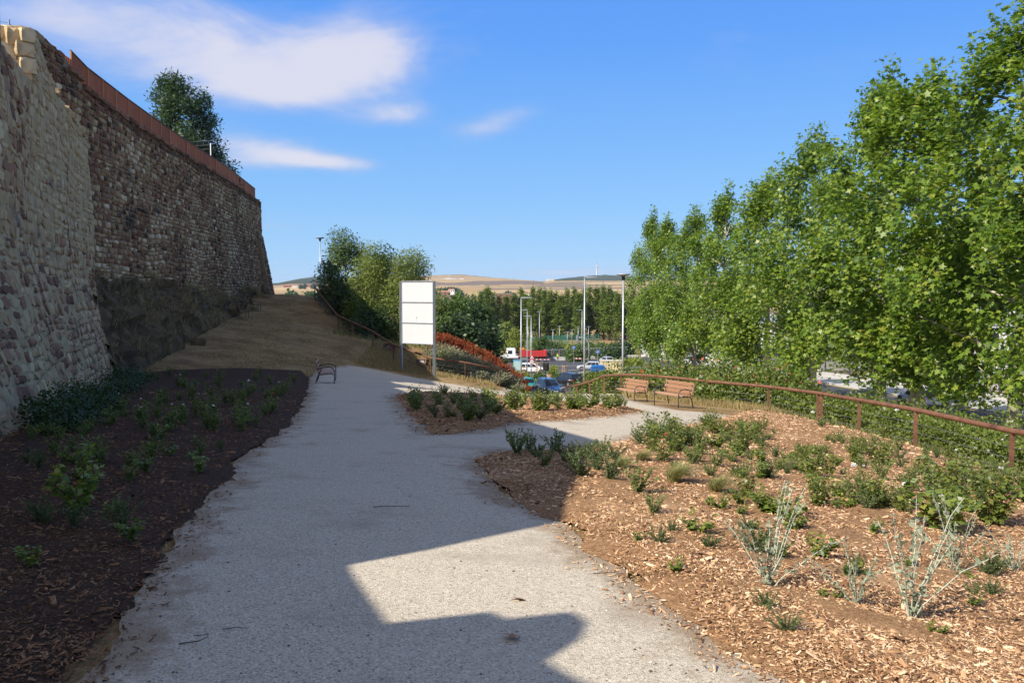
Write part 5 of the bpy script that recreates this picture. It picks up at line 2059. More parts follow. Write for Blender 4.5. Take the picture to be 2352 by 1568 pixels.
def bench(label, loc, face, L=1.5, group=None):
    """slatted bench with bent steel arms; face = direction it looks, level"""
    rz = math.atan2(face[1], face[0])
    t = empty('bench', loc, rz, label, 'bench', group)
    # local: +x is the way it faces, y along its length
    def slat(p0, ang, w, name):
        b = MB()
        M_ = Matrix.Rotation(ang, 3, 'Y')
        b.box((0, 0, 0), (w, L, .035), M=M_)
        o = b.build(name, M_slat, t)
        o.location = p0
        return o
    for i, (x, z, a) in enumerate(((.22, .435, .18), (.07, .42, .03), (-.08, .405, .06))):
        slat((x, 0, z), a, .135, 'seat_slat')
    for i, (x, z) in enumerate(((-.215, .50), (-.255, .635), (-.295, .77))):
        slat((x, 0, z), -1.28, .118, 'back_slat')
    for s in (-1, 1):
        y = s * (L / 2 - .1)
        b = MB()
        arc = [(.33, y, 0), (.34, y, .2), (.345, y, .4), (.33, y, .52), (.27, y, .6), (.16, y, .635), (.02, y, .63), (-.12, y, .6), (-.26, y, .55)]
        b.tube(arc, .018, 7)
        b.build('arm', M_iron, t, True)
        MB().tube([(-.34, y, 0), (-.25, y, .3), (-.19, y, .42), (-.3, y, .82)], .018, 7).build('rear_leg', M_iron, t, True)
        MB().tube([(.34, y, .36), (.2, y, .39), (0, y, .37), (-.22, y, .36)], .016, 6).build('seat_bearer', M_iron, t, True)
    return t


def at_ground(px, py, Y):
    q = P(px, py, Y)
    return (q[0], q[1], tzf(q[0], q[1]) + .02)


bf = np.array([-.84, -.54])
q = P(1540, 933, 27.6)
bench('tan slatted bench with curved steel arms, right one of the sunlit pair', (q[0] + .12, 27.7, tzf(q[0] + .12, 27.7) + .02), bf, 1.36)
q = P(1446, 914, 32.6)
bench('tan slatted bench with curved steel arms, left one of the sunlit pair', (q[0] + .1, 32.8, tzf(q[0] + .1, 32.8) + .02), bf, 1.36)
q = P(738, 884, 29.4)
bench('brown slatted bench seen from its end in the wall shadow by the path', (q[0], 30.1, tzf(q[0], 30.1) + .02), (.985, .17), 1.5)
for px, py, Y, lab in ((556, 712, 56.5, 'dark bench at the foot of the bank, nearest of the far benches'), (585, 703, 62, 'middle one of the far benches below the bank'), (612, 696, 67, 'farthest dark bench below the bank')):
    q = P(px, py, Y)
    bench(lab, (q[0], q[1], tzf(q[0], q[1]) + .02), (.9, .42), 1.5)


# ---- the blank notice board
def notice_board():
    a = P(922.5, 852, 47.6)
    b_ = P(998, 866, 46.3)
    za, zb = tzf(a[0], a[1]), tzf(b_[0], b_[1])
    mid = ((a[0] + b_[0]) / 2, (a[1] + b_[1]) / 2)
    d = np.array([b_[0] - a[0], b_[1] - a[1]])
    W = float(np.linalg.norm(d))
    rz = math.atan2(d[1], d[0])
    top = P(960, 646, 46.95)[2]
    bot = P(960, 789, 46.95)[2]
    t = empty('notice_board', (mid[0], mid[1], (za + zb) / 2), rz, 'tall blank white notice board of three panels on two galvanised posts', 'notice board')
    z0 = (za + zb) / 2
    for s, zg in ((-1, za), (1, zb)):
        o = MB()
        x = s * W / 2
        # a channel post: web and two flanges
        o.box((x, 0.06, (zg - .2 + top) / 2 - z0), (.10, .012, top - zg + .2))
        o.box((x - .05 * s, 0, (zg - .2 + top) / 2 - z0), (.012, .12, top - zg + .2))
        o.box((x + .05 * s, 0, (zg - .2 + top) / 2 - z0), (.012, .14, top - zg + .2))
        o.build('post', M_galv, t)
    H = top - bot
    for k in range(3):
        zc = bot + H * (k + .5) / 3 - z0
        MB().bbox((0, .02, zc), (W - .13, .02, H / 3 - .05), .004).build('panel', M_board, t)
    for k in range(4):
        MB().box((0, -.005, bot + H * k / 3 - z0), (W - .1, .06, .05)).build('cross_bar', M_galv, t)
    M_scratch = flat('torn_paper', (.33, .32, .32), .9)
    for x, z, s in ((.42, .62, .1), (-.08, -.35, .16), (-.1, .72, .04), (.3, .2, .04), (-.45, .5, .03)):
        b2 = MB().add([(x - s * .5, .0075, z + s * .5 + (bot + H / 2 - z0)), (x + s * .6, .0075, z + s * .7 + (bot + H / 2 - z0)), (x + s * .15, .0075, z + .1 * s + (bot + H / 2 - z0)), (x + s * .1, .0075, z - s * 1.2 + (bot + H / 2 - z0)), (x - .05 * s, .0075, z - s + (bot + H / 2 - z0)), (x, .0075, z + .05 * s + (bot + H / 2 - z0))], [(0, 5, 4, 3, 2, 1)])
        b2.build('scratch', M_scratch, t)
    return t


notice_board()


# ---- floodlights in rusted boxes
M_glass_pale = flat('lamp_glass', (.16, .165, .17), .5)


def floodlight(label, loc, rz):
    t = empty('floodlight', loc, rz, label, 'floodlight')
    prof = [(-.34, 0), (.34, 0), (.34, .46), (-.34, .46)]
    b = MB()
    # wedge: front leans back
    f = [(-.34, -.28, 0), (.34, -.28, 0), (.34, .28, 0), (-.34, .28, 0), (-.34, -.05, .5), (.34, -.05, .5), (.34, .28, .42), (-.34, .28, .42)]
    b.add(f, [(0, 3, 2, 1), (1, 2, 6, 5), (2, 3, 7, 6), (3, 0, 4, 7), (4, 5, 6, 7)])
    # rim of the front, with the opening
    def mixp(u, v):
        a = Vector(f[0]) * (1 - u) + Vector(f[1]) * u
        c = Vector(f[4]) * (1 - u) + Vector(f[5]) * u
        return a * (1 - v) + c * v
    o = [mixp(0, 0), mixp(1, 0), mixp(1, 1), mixp(0, 1)]
    i = [mixp(.12, .28), mixp(.88, .28), mixp(.88, .9), mixp(.12, .9)]
    dp = Vector((0, .12, -.02))
    j = [q + dp for q in i]
    b.add(o + i + j, [(0, 1, 5, 4), (1, 2, 6, 5), (2, 3, 7, 6), (3, 0, 4, 7), (4, 5, 9, 8), (5, 6, 10, 9), (6, 7, 11, 10), (7, 4, 8, 11), (8, 9, 10, 11)])
    b.build('housing', M_rust, t)
    g = [mixp(.3, .38) + dp * .7, mixp(.72, .38) + dp * .7, mixp(.72, .84) + dp * .7, mixp(.3, .84) + dp * .7]
    MB().add(g, [(0, 1, 2, 3)]).build('lamp_glass', M_glass_pale, t)
    return t


q = G(969, 842)
floodlight('rust-coloured floodlight box standing in straw between the board posts', (q[0], q[1], q[2]), -.35)
q = G(893, 806)
floodlight('dark floodlight box in the shade beside the hand rail', (q[0], q[1], q[2]), -.5)


# ---- lamps
def disc_lamp(label, foot, H):
    t = empty('street_lamp', foot, 0, label, 'street lamp')
    MB().tube([(0, 0, -.3), (0, 0, H * .35), (0, 0, H - .35)], [.075, .065, .05], 10).build('post', M_galv, t, True)
    MB().lathe((0, 0, H - .4), [(.07, 0), (.1, .03), (.1, .2), (.16, .24)], 12).build('collar', M_iron, t, True)
    MB().lathe((0, 0, H - .17), [(.12, 0), (.3, .05), (.46, .1), (.47, .13), (.3, .165), (.0, .17)], 24).build('lamp_head', M_lampgrey, t, True)
    return t


def arm_lamp(label, foot, H, arm=.8, az=0.0, r_=.085, double=False, group=None):
    t = empty('street_lamp', foot, az, label, 'street lamp', group)
    MB().tube([(0, 0, -.3), (0, 0, H * .4), (0, 0, H)], [r_ * .8, r_ * .66, r_ * .48], 8).build('post', M_galv, t, True)
    b = MB()
    b.tube([(0, 0, H - .12), (.12, 0, H - .02), (.25, 0, H)], .035, 6)
    b.build('arm', M_galv, t)
    heads = (1, -1) if double else (1,)
    for s in heads:
        MB().prism([(s * -.05, H - .04), (s * arm * .5, H - .03), (s * arm, H + .015), (s * arm, H + .06), (s * .0, H + .09)][::s], -.14, .14).build('lamp_head', M_lampgrey, t)
    return t


def lamp_at(fn, label, px, ytop, Y, **kw):
    q = P(px, ytop, Y)
    z0 = tzf(q[0], Y)
    return fn(label, (q[0], Y, z0), q[2] - z0, **kw)


lamp_at(disc_lamp, 'tall lamp with a flat disc head left of the plane trees', 1432, 628, 50)
lamp_at(disc_lamp, 'dark lamp with a disc head at the edge of the shaded trees', 735, 545, 84)
lamp_at(arm_lamp, 'tallest street lamp with a short flat arm above the right rail', 1343, 637, 65, arm=.95, r_=.10)
lamp_at(arm_lamp, 'street lamp rising beside the red plants', 1197, 684, 75, arm=1.0, r_=.095)
lamp_at(arm_lamp, 'street lamp just right of the one by the red plants, its arm pointing left', 1211, 712, 132, arm=1.0, az=math.pi, r_=.1)
lamp_at(arm_lamp, 'street lamp carrying the speed limit and roundabout signs', 1220, 726, 112, arm=1.1, az=math.pi, r_=.1)
lamp_at(arm_lamp, 'street lamp standing behind the red truck body', 1239, 716, 215, arm=.8, r_=.13, double=True)
lamp_at(arm_lamp, 'street lamp behind the guard rail next to the tallest lamp', 1337, 712, 202, arm=1.4, az=math.pi, r_=.13)
for i, (px, yt, Y) in enumerate(((1187, 757, 270), (1213, 752, 275), (1270, 757, 268), (1285, 749, 285), (1303, 762, 268), (1314, 757, 272), (1328, 752, 285), (1352, 750, 280), (1222, 762, 262))):
    lamp_at(arm_lamp, '%s small floodlight mast from the left over the sports courts' % order[i], px, yt, Y, arm=.8, r_=.14, double=True, group='floodlight masts of the sports courts')
# ================================================================== THE STREET BELOW
M_tyre = flat('tyre_rubber', (.02, .02, .021), .8)
M_rim = flat('wheel_rim', (.35, .35, .36), .35, .6)
M_glass = flat('car_glass', (.02, .025, .03), .06, 0, .6)
M_lens = flat('headlight_lens', (.75, .76, .78), .1)
M_tail = flat('tail_light', (.5, .015, .02), .2)
M_plate = flat('number_plate', (.75, .76, .78), .4)
M_trim = flat('black_trim', (.02, .02, .022), .5)


def car(label, loc, heading, paint, L=4.4, W=1.8, H=1.6, hood=.24, rear=.06, wind=.2, belt=.56, van=False, letters=True, roof_rails=False):
    """hood, rear: share of the length before the windscreen base and behind the rear window base"""
    t = empty('parked_car' if False else 'car', loc, math.atan2(heading[1], heading[0]), label, 'car')
    g = .2                       # ground clearance
    zb = H * belt                # belt line
    xf, xr = L / 2, -L / 2
    xw = xf - hood * L           # windscreen base
    xt = xw - wind * L           # windscreen top
    xq = xr + rear * L           # rear window base
    xs = xq + .06 * L            # rear window top
    # side outline from sill to bonnet to boot, as stations: x, z of the upper body edge, half width
    st = [(xf, H * .36, .34), (xf - .02 * L, H * .43, .42), (xf - .06 * L, H * .485, .47), (xf - hood * .6 * L, H * .525, .5), (xw, zb, .5), (0, zb + .01, .5), (xq, zb + .02 * H, .49), (xr + .02 * L, H * .5, .46), (xr, H * .42, .4)]
    b = MB()
    V = []
    for x, z, w in st:
        hw = w * W
        V += [(x, -hw * .93, g), (x, -hw, g + .18), (x, -hw, z - .1), (x, -hw * .93, z), (x, 0, z + .02), (x, hw * .93, z), (x, hw, z - .1), (x, hw, g + .18), (x, hw * .93, g)]
    F = []
    n = 9
    for i in range(len(st) - 1):
        for k in range(n - 1):
            a = i * n + k
            F.append((a, a + 1, a + n + 1, a + n))
        F.append((i * n + n - 1, i * n, (i + 1) * n, (i + 1) * n + n - 1))
    F += [tuple(range(n))[::-1], tuple((len(st) - 1) * n + k for k in range(n))]
    b.add(V, F)
    body = b.build('body', paint, t, True)
    # cabin
    hw0, hw1 = .465 * W, .37 * W
    c = MB()
    low = [(xw + .02, -hw0, zb - .02), (xw + .02, hw0, zb - .02), (xq - .02, hw0, zb), (xq - .02, -hw0, zb)]
    top = [(xt, -hw1, H - .06), (xt, hw1, H - .06), (xs, hw1, H - .07), (xs, -hw1, H - .07)]
    crown = [(xt - .25, -hw1 * .75, H), (xt - .25, hw1 * .75, H), (xs + .2, hw1 * .75, H - .01), (xs + .2, -hw1 * .75, H - .01)]
    c.add(low + top + crown, [(0, 1, 5, 4), (1, 2, 6, 5), (2, 3, 7, 6), (3, 0, 4, 7), (4, 5, 9, 8), (5, 6, 10, 9), (6, 7, 11, 10), (7, 4, 8, 11), (8, 9, 10, 11)])
    c.build('cabin', paint, t)
    lv, tv = [Vector(p) for p in low], [Vector(p) for p in top]

    def pane(name, i, j, u0, u1, v0, v1, out):
        def pt(u, v):
            return (lv[i] * (1 - u) + lv[j] * u) * (1 - v) + (tv[i] * (1 - u) + tv[j] * u) * v + Vector(out) * .012
        o = MB().add([pt(u0, v0), pt(u1, v0), pt(u1, v1), pt(u0, v1)], [(0, 1, 2, 3)])
        return o.build(name, M_glass, t)
    pane('windscreen', 0, 1, .06, .94, .08, .95, (1, 0, .4))
    pane('rear_window', 2, 3, .08, .92, .15, .92, (-1, 0, .3))
    for i, j, s in ((1, 2, 1), (3, 0, -1)):
        for u0, u1 in ((.1, .40), (.43, .70), (.73, .93)):
            if s < 0:
                u0, u1 = 1 - u1, 1 - u0
            pane('side_window', i, j, u0, u1, .12, .86, (0, s, .1))
    # wheels
    for sx in (xf - .19 * L, xr + .19 * L):
        for s in (-1, 1):
            w = MB().disc((0, 0, 0), (0, 1, 0), .325, .2, 18).build('wheel', M_tyre, t)
            w.location = (sx, s * (W / 2 - .09), .325)
            MB().disc((0, s * .06, 0), (0, 1, 0), .21, .1, 14).build('rim', M_rim, w)
            a = [(math.cos(q) * .40, math.sin(q) * .40) for q in np.linspace(-.35, math.pi + .35, 12)]
            MB().add([(sx + p[0], s * (W / 2 + .003), .325 + p[1]) for p in a], [tuple(range(len(a)))[::s]]).build('wheel_arch', M_trim, t)
    # front and back faces
    for s in (-1, 1):
        MB().add([(xf - .045, s * .26 * W, H * .40), (xf - .17, s * .455 * W, H * .42), (xf - .2, s * .46 * W, H * .475), (xf - .11, s * .28 * W, H * .455)], [(0, 1, 2, 3)[::s]]).build('headlight', M_lens, t)
        MB().box((xr + .06, s * .42 * W, H * .52), (.2, .14, H * .16)).build('tail_light', M_tail, t)
        m_ = MB().bbox((xw - .1, s * (W / 2 + .08), zb + .06), (.12, .18, .13), .03).build('mirror', paint, t)
    MB().bbox((xf - .02, 0, H * .30), (.1, W * .55, H * .11), .03).build('grille', M_trim, t)
    MB().bbox((xf - .05, 0, g + .03), (.14, W * .7, .1), .03).build('lower_grille', M_trim, t)
    MB().box((xf + .045, 0, H * .28), (.012, .52, .11)).build('number_plate', M_plate, t)
    MB().box((xr - .02, 0, H * .40), (.03, .52, .11)).build('number_plate', M_plate, t)
    MB().bbox((xr + .04, 0, g + .12), (.12, W * .84, .2), .03).build('bumper', M_trim, t)
    for s in (-1, 1):
        MB().box((0, s * (W / 2 - .02), g + .06), (L * .5, .06, .1)).build('sill', M_trim, t)
        for hx in (.1, -.9):
            MB().box((hx, s * (W / 2 + .012), zb - .12), (.16, .02, .03)).build('handle', paint, t)
    if roof_rails:
        for s in (-1, 1):
            MB().tube([(xt - .1, s * hw1 * .92, H - .03), (xt - .4, s * hw1 * .92, H + .05), (xs + .3, s * hw1 * .92, H + .05), (xs + .05, s * hw1 * .92, H - .02)], .025, 6).build('roof_rail', M_trim, t)
    return t


def road_at(px, py, Y):
    q = P(px, py, Y)
    return (q[0], Y, tzf(q[0], Y) - .06)


PAINT = {k: flat('car_paint_' + k, c, .25, .0, .5, .6) for k, c in (('blue', (.035, .10, .25)), ('black', (.012, .013, .016)), ('white', (.72, .73, .75)), ('silver', (.42, .43, .44)), ('teal', (.02, .32, .28)), ('red', (.42, .03, .03)))}
car('blue hatchback with lit headlights coming towards the zebra crossing', road_at(1260, 900, 90.5), (.30, -.95), PAINT['blue'], 4.4, 1.83, 1.62, .19, .05, .26)
car('black estate car with roof rails seen from behind', road_at(1305, 885, 104), (-.47, .88), PAINT['black'], 4.55, 1.8, 1.68, .24, .02, .15, roof_rails=True)
car('white people carrier passing behind the speed limit sign', road_at(1222, 848, 141), (1, .05), PAINT['white'], 4.7, 1.85, 1.75, .2, .04, .22)
car('turquoise car mostly hidden by the lamp and the red plants', road_at(1200, 885, 103), (-.5, .86), PAINT['teal'], 4.0, 1.75, 1.5, .25, .05, .2)
car('silver car half hidden by young trees near the blue bins', road_at(1354, 843, 143), (-1, .1), PAINT['silver'], 4.4, 1.8, 1.5, .25, .08, .2)
car('pale car with red tail lights beyond the right bicycle sign', road_at(1393, 820, 172), (-.3, .95), PAINT['silver'], 4.3, 1.8, 1.5, .25, .08, .2)
car('white car parked at the kerb under the plane trees', (31.2, 45.5, tzf(31.2, 45.5) - .06), (0, 1), PAINT['white'], 4.2, 1.78, 1.5, .25, .08, .2)
car('white car parked on the street behind the bar fence trees', (30.8, 62, tzf(30.8, 62) - .06), (0, 1), PAINT['silver'], 4.2, 1.78, 1.5, .25, .08, .2)

# ---- red tipper lorry with a crane
def lorry():
    Y = 196
    q = P(1208, 838, Y)
    z = tzf(q[0], Y) - .06
    t = empty('lorry', (q[0], Y, z), math.pi + .06, 'white-cabbed lorry with a long red tipper body and a folded black crane', 'lorry')
    red = flat('lorry_red', (.48, .035, .035), .45)
    wht = flat('lorry_white', (.75, .76, .77), .4)
    # facing local +x
    MB().prism([(2.6, .75), (4.85, .75), (4.95, 1.4), (4.9, 1.9), (4.6, 3.05), (4.3, 3.2), (2.7, 3.2), (2.6, 3.05)], -1.2, 1.2).build('cab', wht, t)
    for s in (-1, 1):
        MB().add([(3.3, s * 1.215, 1.85), (4.45, s * 1.215, 1.85), (4.3, s * 1.215, 2.75), (3.3, s * 1.215, 2.75)], [(0, 1, 2, 3)[::s]]).build('side_window', M_glass, t)
    MB().add([(4.93, -1.05, 1.9), (4.93, 1.05, 1.9), (4.66, 1.0, 2.95), (4.66, -1.0, 2.95)], [(0, 1, 2, 3)]).build('windscreen', M_glass, t)
    MB().box((0, 0, .95), (9.4, .9, .28)).build('chassis', M_trim, t)
    b = MB()
    b.box((-1.7, 0, 1.35), (6.2, 2.45, .12))
    for s in (-1, 1):
        b.box((-1.7, s * 1.2, 1.95), (6.2, .06, 1.15))
        for k in range(8):
            b.box((-4.6 + k * .83, s * 1.245, 1.95), (.09, .05, 1.15))
    b.box((-4.8, 0, 2.05), (.08, 2.45, 1.4))
    b.box((1.4, 0, 2.05), (.08, 2.45, 1.4))
    b.build('tipper_body', red, t)
    MB().bbox((-4.55, 0, 2.05), (.5, 2.56, 1.45), .05).build('tailgate', red, t)
    b = MB()
    b.bar((2.0, .2, 1.1), (2.0, .2, 3.3), .32)
    b.bar((2.0, .2, 3.2), (1.9, -.7, 2.2), .24)
    b.bar((1.9, -.7, 2.2), (2.3, .9, 1.7), .18)
    b.bar((2.2, .6, 3.1), (2.2, .2, 3.9), .12)
    b.build('crane', M_trim, t)
    MB().bbox((.9, .2, 3.05), (1.2, .5, .5), .08).build('crane_grab', flat('orange_paint', (.6, .22, .02)), t)
    for x in (3.7, -2.3, -3.6):
        for s in (-1, 1):
            w = MB().disc((0, 0, 0), (0, 1, 0), .52, .34, 18).build('wheel', M_tyre, t)
            w.location = (x, s * 1.02, .52)
            MB().disc((0, s * .12, 0), (0, 1, 0), .27, .14, 12).build('rim', M_rim, w)
    for s in (-1, 1):
        MB().box((.6, s * 1.0, .8), (1.3, .4, .5)).build('fuel_tank', flat('tank_grey', (.3, .3, .31), .4, .4), t)
    MB().box((4.95, 0, .75), (.2, 2.3, .4)).build('bumper', wht, t)


lorry()
# the flat trailer in front of it
t = empty('trailer', (P(1148, 842, 193)[0], 193, tzf(P(1148, 842, 193)[0], 193)), .05, 'low white trailer bed standing left of the lorry cab', 'trailer')
MB().box((0, 0, 1.25), (8.5, 2.4, .35)).build('bed', flat('trailer_white', (.66, .66, .66)), t)
MB().box((0, 1.15, 1.75), (8.5, .05, .1)).build('side_rail', flat('trailer_rail', (.6, .6, .6)), t)
for x in (-2.5, -1.3, 2.6):
    for s in (-1, 1):
        MB().disc((x, s * .95, .5), (0, 1, 0), .5, .3, 14).build('wheel', M_tyre, t)

# ---- road signs
M_blue = flat('sign_blue', (.01, .10, .48), .4)
M_swhite = flat('sign_white', (.74, .74, .74), .4)
M_sred = flat('sign_red', (.5, .02, .025), .4)
M_sblack = flat('sign_black', (.015, .015, .015), .5)
M_sback = flat('sign_back', (.26, .27, .28), .5, .4)


def text(body, size, m, parent, loc, rot=(R(90), 0, 0), name='lettering'):
    cu = bpy.data.curves.new(name, 'FONT')
    cu.body = body
    cu.size = size
    cu.align_x = 'CENTER'
    cu.align_y = 'CENTER'
    cu.extrude = .002
    o = bpy.data.objects.new(name, cu)
    col.objects.link(o)
    dg = bpy.context.evaluated_depsgraph_get()
    me = bpy.data.meshes.new_from_object(o.evaluated_get(dg))
    bpy.data.objects.remove(o)
    o = link(name, me, m, parent)
    o.location = loc
    o.rotation_euler = rot
    return o


def cycle_mark(parent, y, z, s):
    """the white bicycle of the sign"""
    b = MB()
    for sx in (-.42, .42):
        pts = [(sx * s + .26 * s * math.cos(a), y, z - .12 * s + .26 * s * math.sin(a)) for a in np.linspace(0, 2 * math.pi, 13)]
        b.tube(pts, .035 * s, 4, cap=False)
    for a, c in (((-.42, -.12), (-.1, -.12)), ((-.1, -.12), (.28, .28)), ((-.42, -.12), (-.18, .24)), ((-.18, .24), (.28, .28)), ((-.1, -.12), (-.22, .36)), ((.42, -.12), (.24, .42)), ((.24, .42), (.4, .44)), ((-.34, .37), (-.1, .37))):
        b.bar((a[0] * s, y, z + a[1] * s), (c[0] * s, y, z + c[1] * s), .06 * s)
    b.build('bicycle_symbol', M_swhite, parent)


def cycle_sign(label, px, py, Y, r_):
    q = P(px, py, Y)
    z0 = tzf(q[0], Y)
    t = empty('road_sign', (q[0], Y, z0), 0, label, 'road sign')
    h = q[2] - z0
    MB().tube([(0, .04, -.2), (0, .04, h + r_ * .8)], .035, 6).build('post', M_galv, t)
    MB().disc((0, 0, h), (0, 1, 0), r_, .02, 24).build('disc', M_swhite, t)
    MB().disc((0, -.014, h), (0, 1, 0), r_ * .94, .012, 24).build('blue_face', M_blue, t)
    cycle_mark(t, -.024, h, r_ * .95)


cycle_sign('blue round bicycle sign beside the worker', 1318, 798, 172, .34)
cycle_sign('blue round bicycle sign further right by the guard rail', 1373, 808, 150, .34)

q = P(1222, 860, 111.6)
z0 = tzf(q[0], 111.6)
sg = empty('road_sign', (q[0] - .02, 111.7, z0), 0, 'triangular roundabout warning above a round 30 speed limit sign', 'road sign')
hz = P(1222.5, 830, 111.6)[2] - z0
MB().disc((0, -.1, hz), (0, 1, 0), .31, .02, 28).build('speed_ring', M_sred, sg)
MB().disc((0, -.115, hz), (0, 1, 0), .235, .016, 28).build('speed_face', M_swhite, sg)
text('30', .33, M_sblack, sg, (0, -.126, hz))
ht = hz + .62


def tri(s, y, z):
    return [(-s, y, z - s * .577), (s, y, z - s * .577), (0, y, z + s * 1.155)]


for s_, y_, m_, nm in ((.36, -.1, M_sred, 'triangle_border'), (.25, -.112, M_swhite, 'triangle_face')):
    b = MB()
    p = tri(s_, y_, ht - .1)
    p2 = tri(s_, y_ + .015, ht - .1)
    b.add(p + p2, [(0, 1, 2), (5, 4, 3), (0, 3, 4, 1), (1, 4, 5, 2), (2, 5, 3, 0)])
    b.build(nm, m_, sg)
b = MB()
for k in range(3):
    a0 = k * 2.094 + .3
    pts = [(.09 * math.cos(a0 + u), -.124, ht - .1 + .09 * math.sin(a0 + u)) for u in np.linspace(0, 1.5, 6)]
    b.tube(pts, .016, 4)
    e = pts[-1]
    b.disc(e, (0, 1, 0), .03, .01, 3)
b.build('arrow_symbol', M_sblack, sg)
MB().box((0, -.06, hz), (.1, .08, 1.6)).build('bracket', M_galv, sg)

# give-way triangle seen past the red plants
q = P(1187, 831, 150)
t = empty('road_sign', (q[0], 150, tzf(q[0], 150)), 0, 'inverted white and red give way triangle over the info panel', 'road sign')
h = q[2] - tzf(q[0], 150)
for s_, y_, m_, nm in ((.5, 0, M_sred, 'triangle_border'), (.34, -.012, M_swhite, 'triangle_face')):
    p = [(x, y, 2 * h - z) for x, y, z in tri(s_, y_, h)]
    p2 = [(x, y + .01, z) for x, y, z in p]
    MB().add(p + p2, [(2, 1, 0), (3, 4, 5), (0, 1, 4, 3), (1, 2, 5, 4), (2, 0, 3, 5)]).build(nm, m_, t)
MB().tube([(0, .05, 0), (0, .05, h)], .035, 6).build('post', M_galv, t)

# traffic signals seen from behind and from the side
def signal_back(label, px, ytop, ybot, Y, lowpx):
    a, c = P(px, ytop, Y), P(px, ybot, Y)
    z0 = tzf(a[0], Y)
    t = empty('traffic_signal', (a[0], Y, z0), 0, label, 'traffic signal')
    MB().tube([(0, .12, -.2), (0, .12, a[2] - z0)], .05, 8).build('post', M_sblack, t)
    h = a[2] - c[2]
    zc = (a[2] + c[2]) / 2 - z0
    MB().bbox((0, -.02, zc), (.62, .1, h), .03).build('backing_board', M_sblack, t)
    for k in (-1, 0, 1):
        MB().bbox((0, -.12, zc + k * h * .27), (.3, .16, h * .24), .04).build('lamp_box', M_sblack, t)
    MB().box((0, -.09, zc), (.05, .05, h)).build('spine', M_sback, t)


signal_back('black traffic signal on a thin post in front of the blue car, seen from behind', 1254, 833, 851.5, 84, 0)
bpy.context.view_layer.update()


def mast_signal():
    Y = 168
    q = P(1352, 775, Y)
    z0 = tzf(q[0], Y)
    t = empty('traffic_signal', (q[0], Y, z0), 0, 'grey curved mast arm with a signal hanging over the road', 'traffic signal')
    H = q[2] - z0
    pts = [(0, 0, 0), (0, 0, H * .72), (-.12, 0, H * .85), (-.5, 0, H * .95), (-1.2, 0, H), (-2.2, 0, H + .05)]
    MB().tube(pts, [.12, .1, .09, .08, .07, .06], 8).build('mast', M_galv, t, True)
    MB().bbox((-2.3, 0, H - .15), (.5, .35, 1.25), .08).build('signal_head', M_sback, t)
    MB().bbox((-.3, 0, H * .45), (.4, .35, 1.0), .08).build('signal_head', M_sblack, t)


mast_signal()
q = P(1245, 800, 160)
# ---- info panel, planter, bins, container
t = empty('info_panel', road_at(1189, 870, 138), 0, 'green and blue glass information panel behind the lamp by the red plants', 'panel')
MB().box((0, 0, 1.3), (1.5, .12, 2.2)).build('case', flat('panel_green', (.12, .36, .16)), t)
MB().box((0, -.065, 1.45), (1.3, .02, 1.5)).build('poster', flat('panel_glass', (.35, .5, .5), .1), t)
MB().box((0, -.066, 2.28), (1.5, .02, .22)).build('header', flat('panel_blue', (.08, .28, .55)), t)
for s in (-1, 1):
    MB().box((s * .65, 0, .12), (.1, .1, .3)).build('leg', M_sback, t)
t = empty('planter', road_at(1266, 863, 126), 0, 'terracotta planter on the pavement behind the black car', 'planter')
MB().lathe((0, 0, .06), [(.35, 0), (.5, .5), (.54, .52), (.54, .62), (.46, .62), (.4, .5)], 12).build('pot', flat('terracotta', (.42, .17, .09), .85), t)
shr = foliage('planter_leaves', [(0, 0, .75, .4, .4, .3)], 60, 8, .1, LEAF, .16)
link('foliage', shr, L_mid, t)
t = empty('litter_bin', road_at(1258, 856, 133), 0, 'dark litter bin on the pavement', 'bin')
MB().lathe((0, 0, .06), [(.22, 0), (.25, .7), (.27, .72), (.25, .8), (.1, .86)], 10).build('drum', M_sback, t)
M_bin = flat('bin_blue', (.012, .09, .3), .5)
for i, (px, lab) in enumerate(((1366, 'left blue recycling bin behind the young trees'), (1380, 'right blue recycling bin beside the cream container'))):
    t = empty('recycling_bin', road_at(px, 850, 131.5), .1, lab, 'bin')
    MB().prism([(-.55, .1), (.55, .1), (.6, 1.05), (.45, 1.3), (-.45, 1.3), (-.6, 1.05)], -.5, .5).build('tub', M_bin, t)
    MB().bbox((0, 0, 1.34), (.8, .8, .1), .04).build('lid', flat('bin_lid', (.02, .2, .5)), t)
    MB().box((0, -.52, 1.0), (.4, .04, .08)).build('slot', M_bin, t)
t = empty('container', road_at(1404, 848, 133), .06, 'cream corrugated container or hut at the roadside', 'container')
M_cream = flat('cream_sheet', (.5, .42, .25), .6)
b = MB()
b.box((0, 0, .95), (3.4, 2.0, 1.8))
b.build('box', M_cream, t)
for k in range(8):
    MB().box((-1.55 + k * .44, -1.02, .95), (.14, .05, 1.6)).build('rib', M_cream, t)
MB().box((0, 0, 1.9), (3.6, 2.2, .1)).build('roof', flat('cream_roof', (.55, .5, .36)), t)

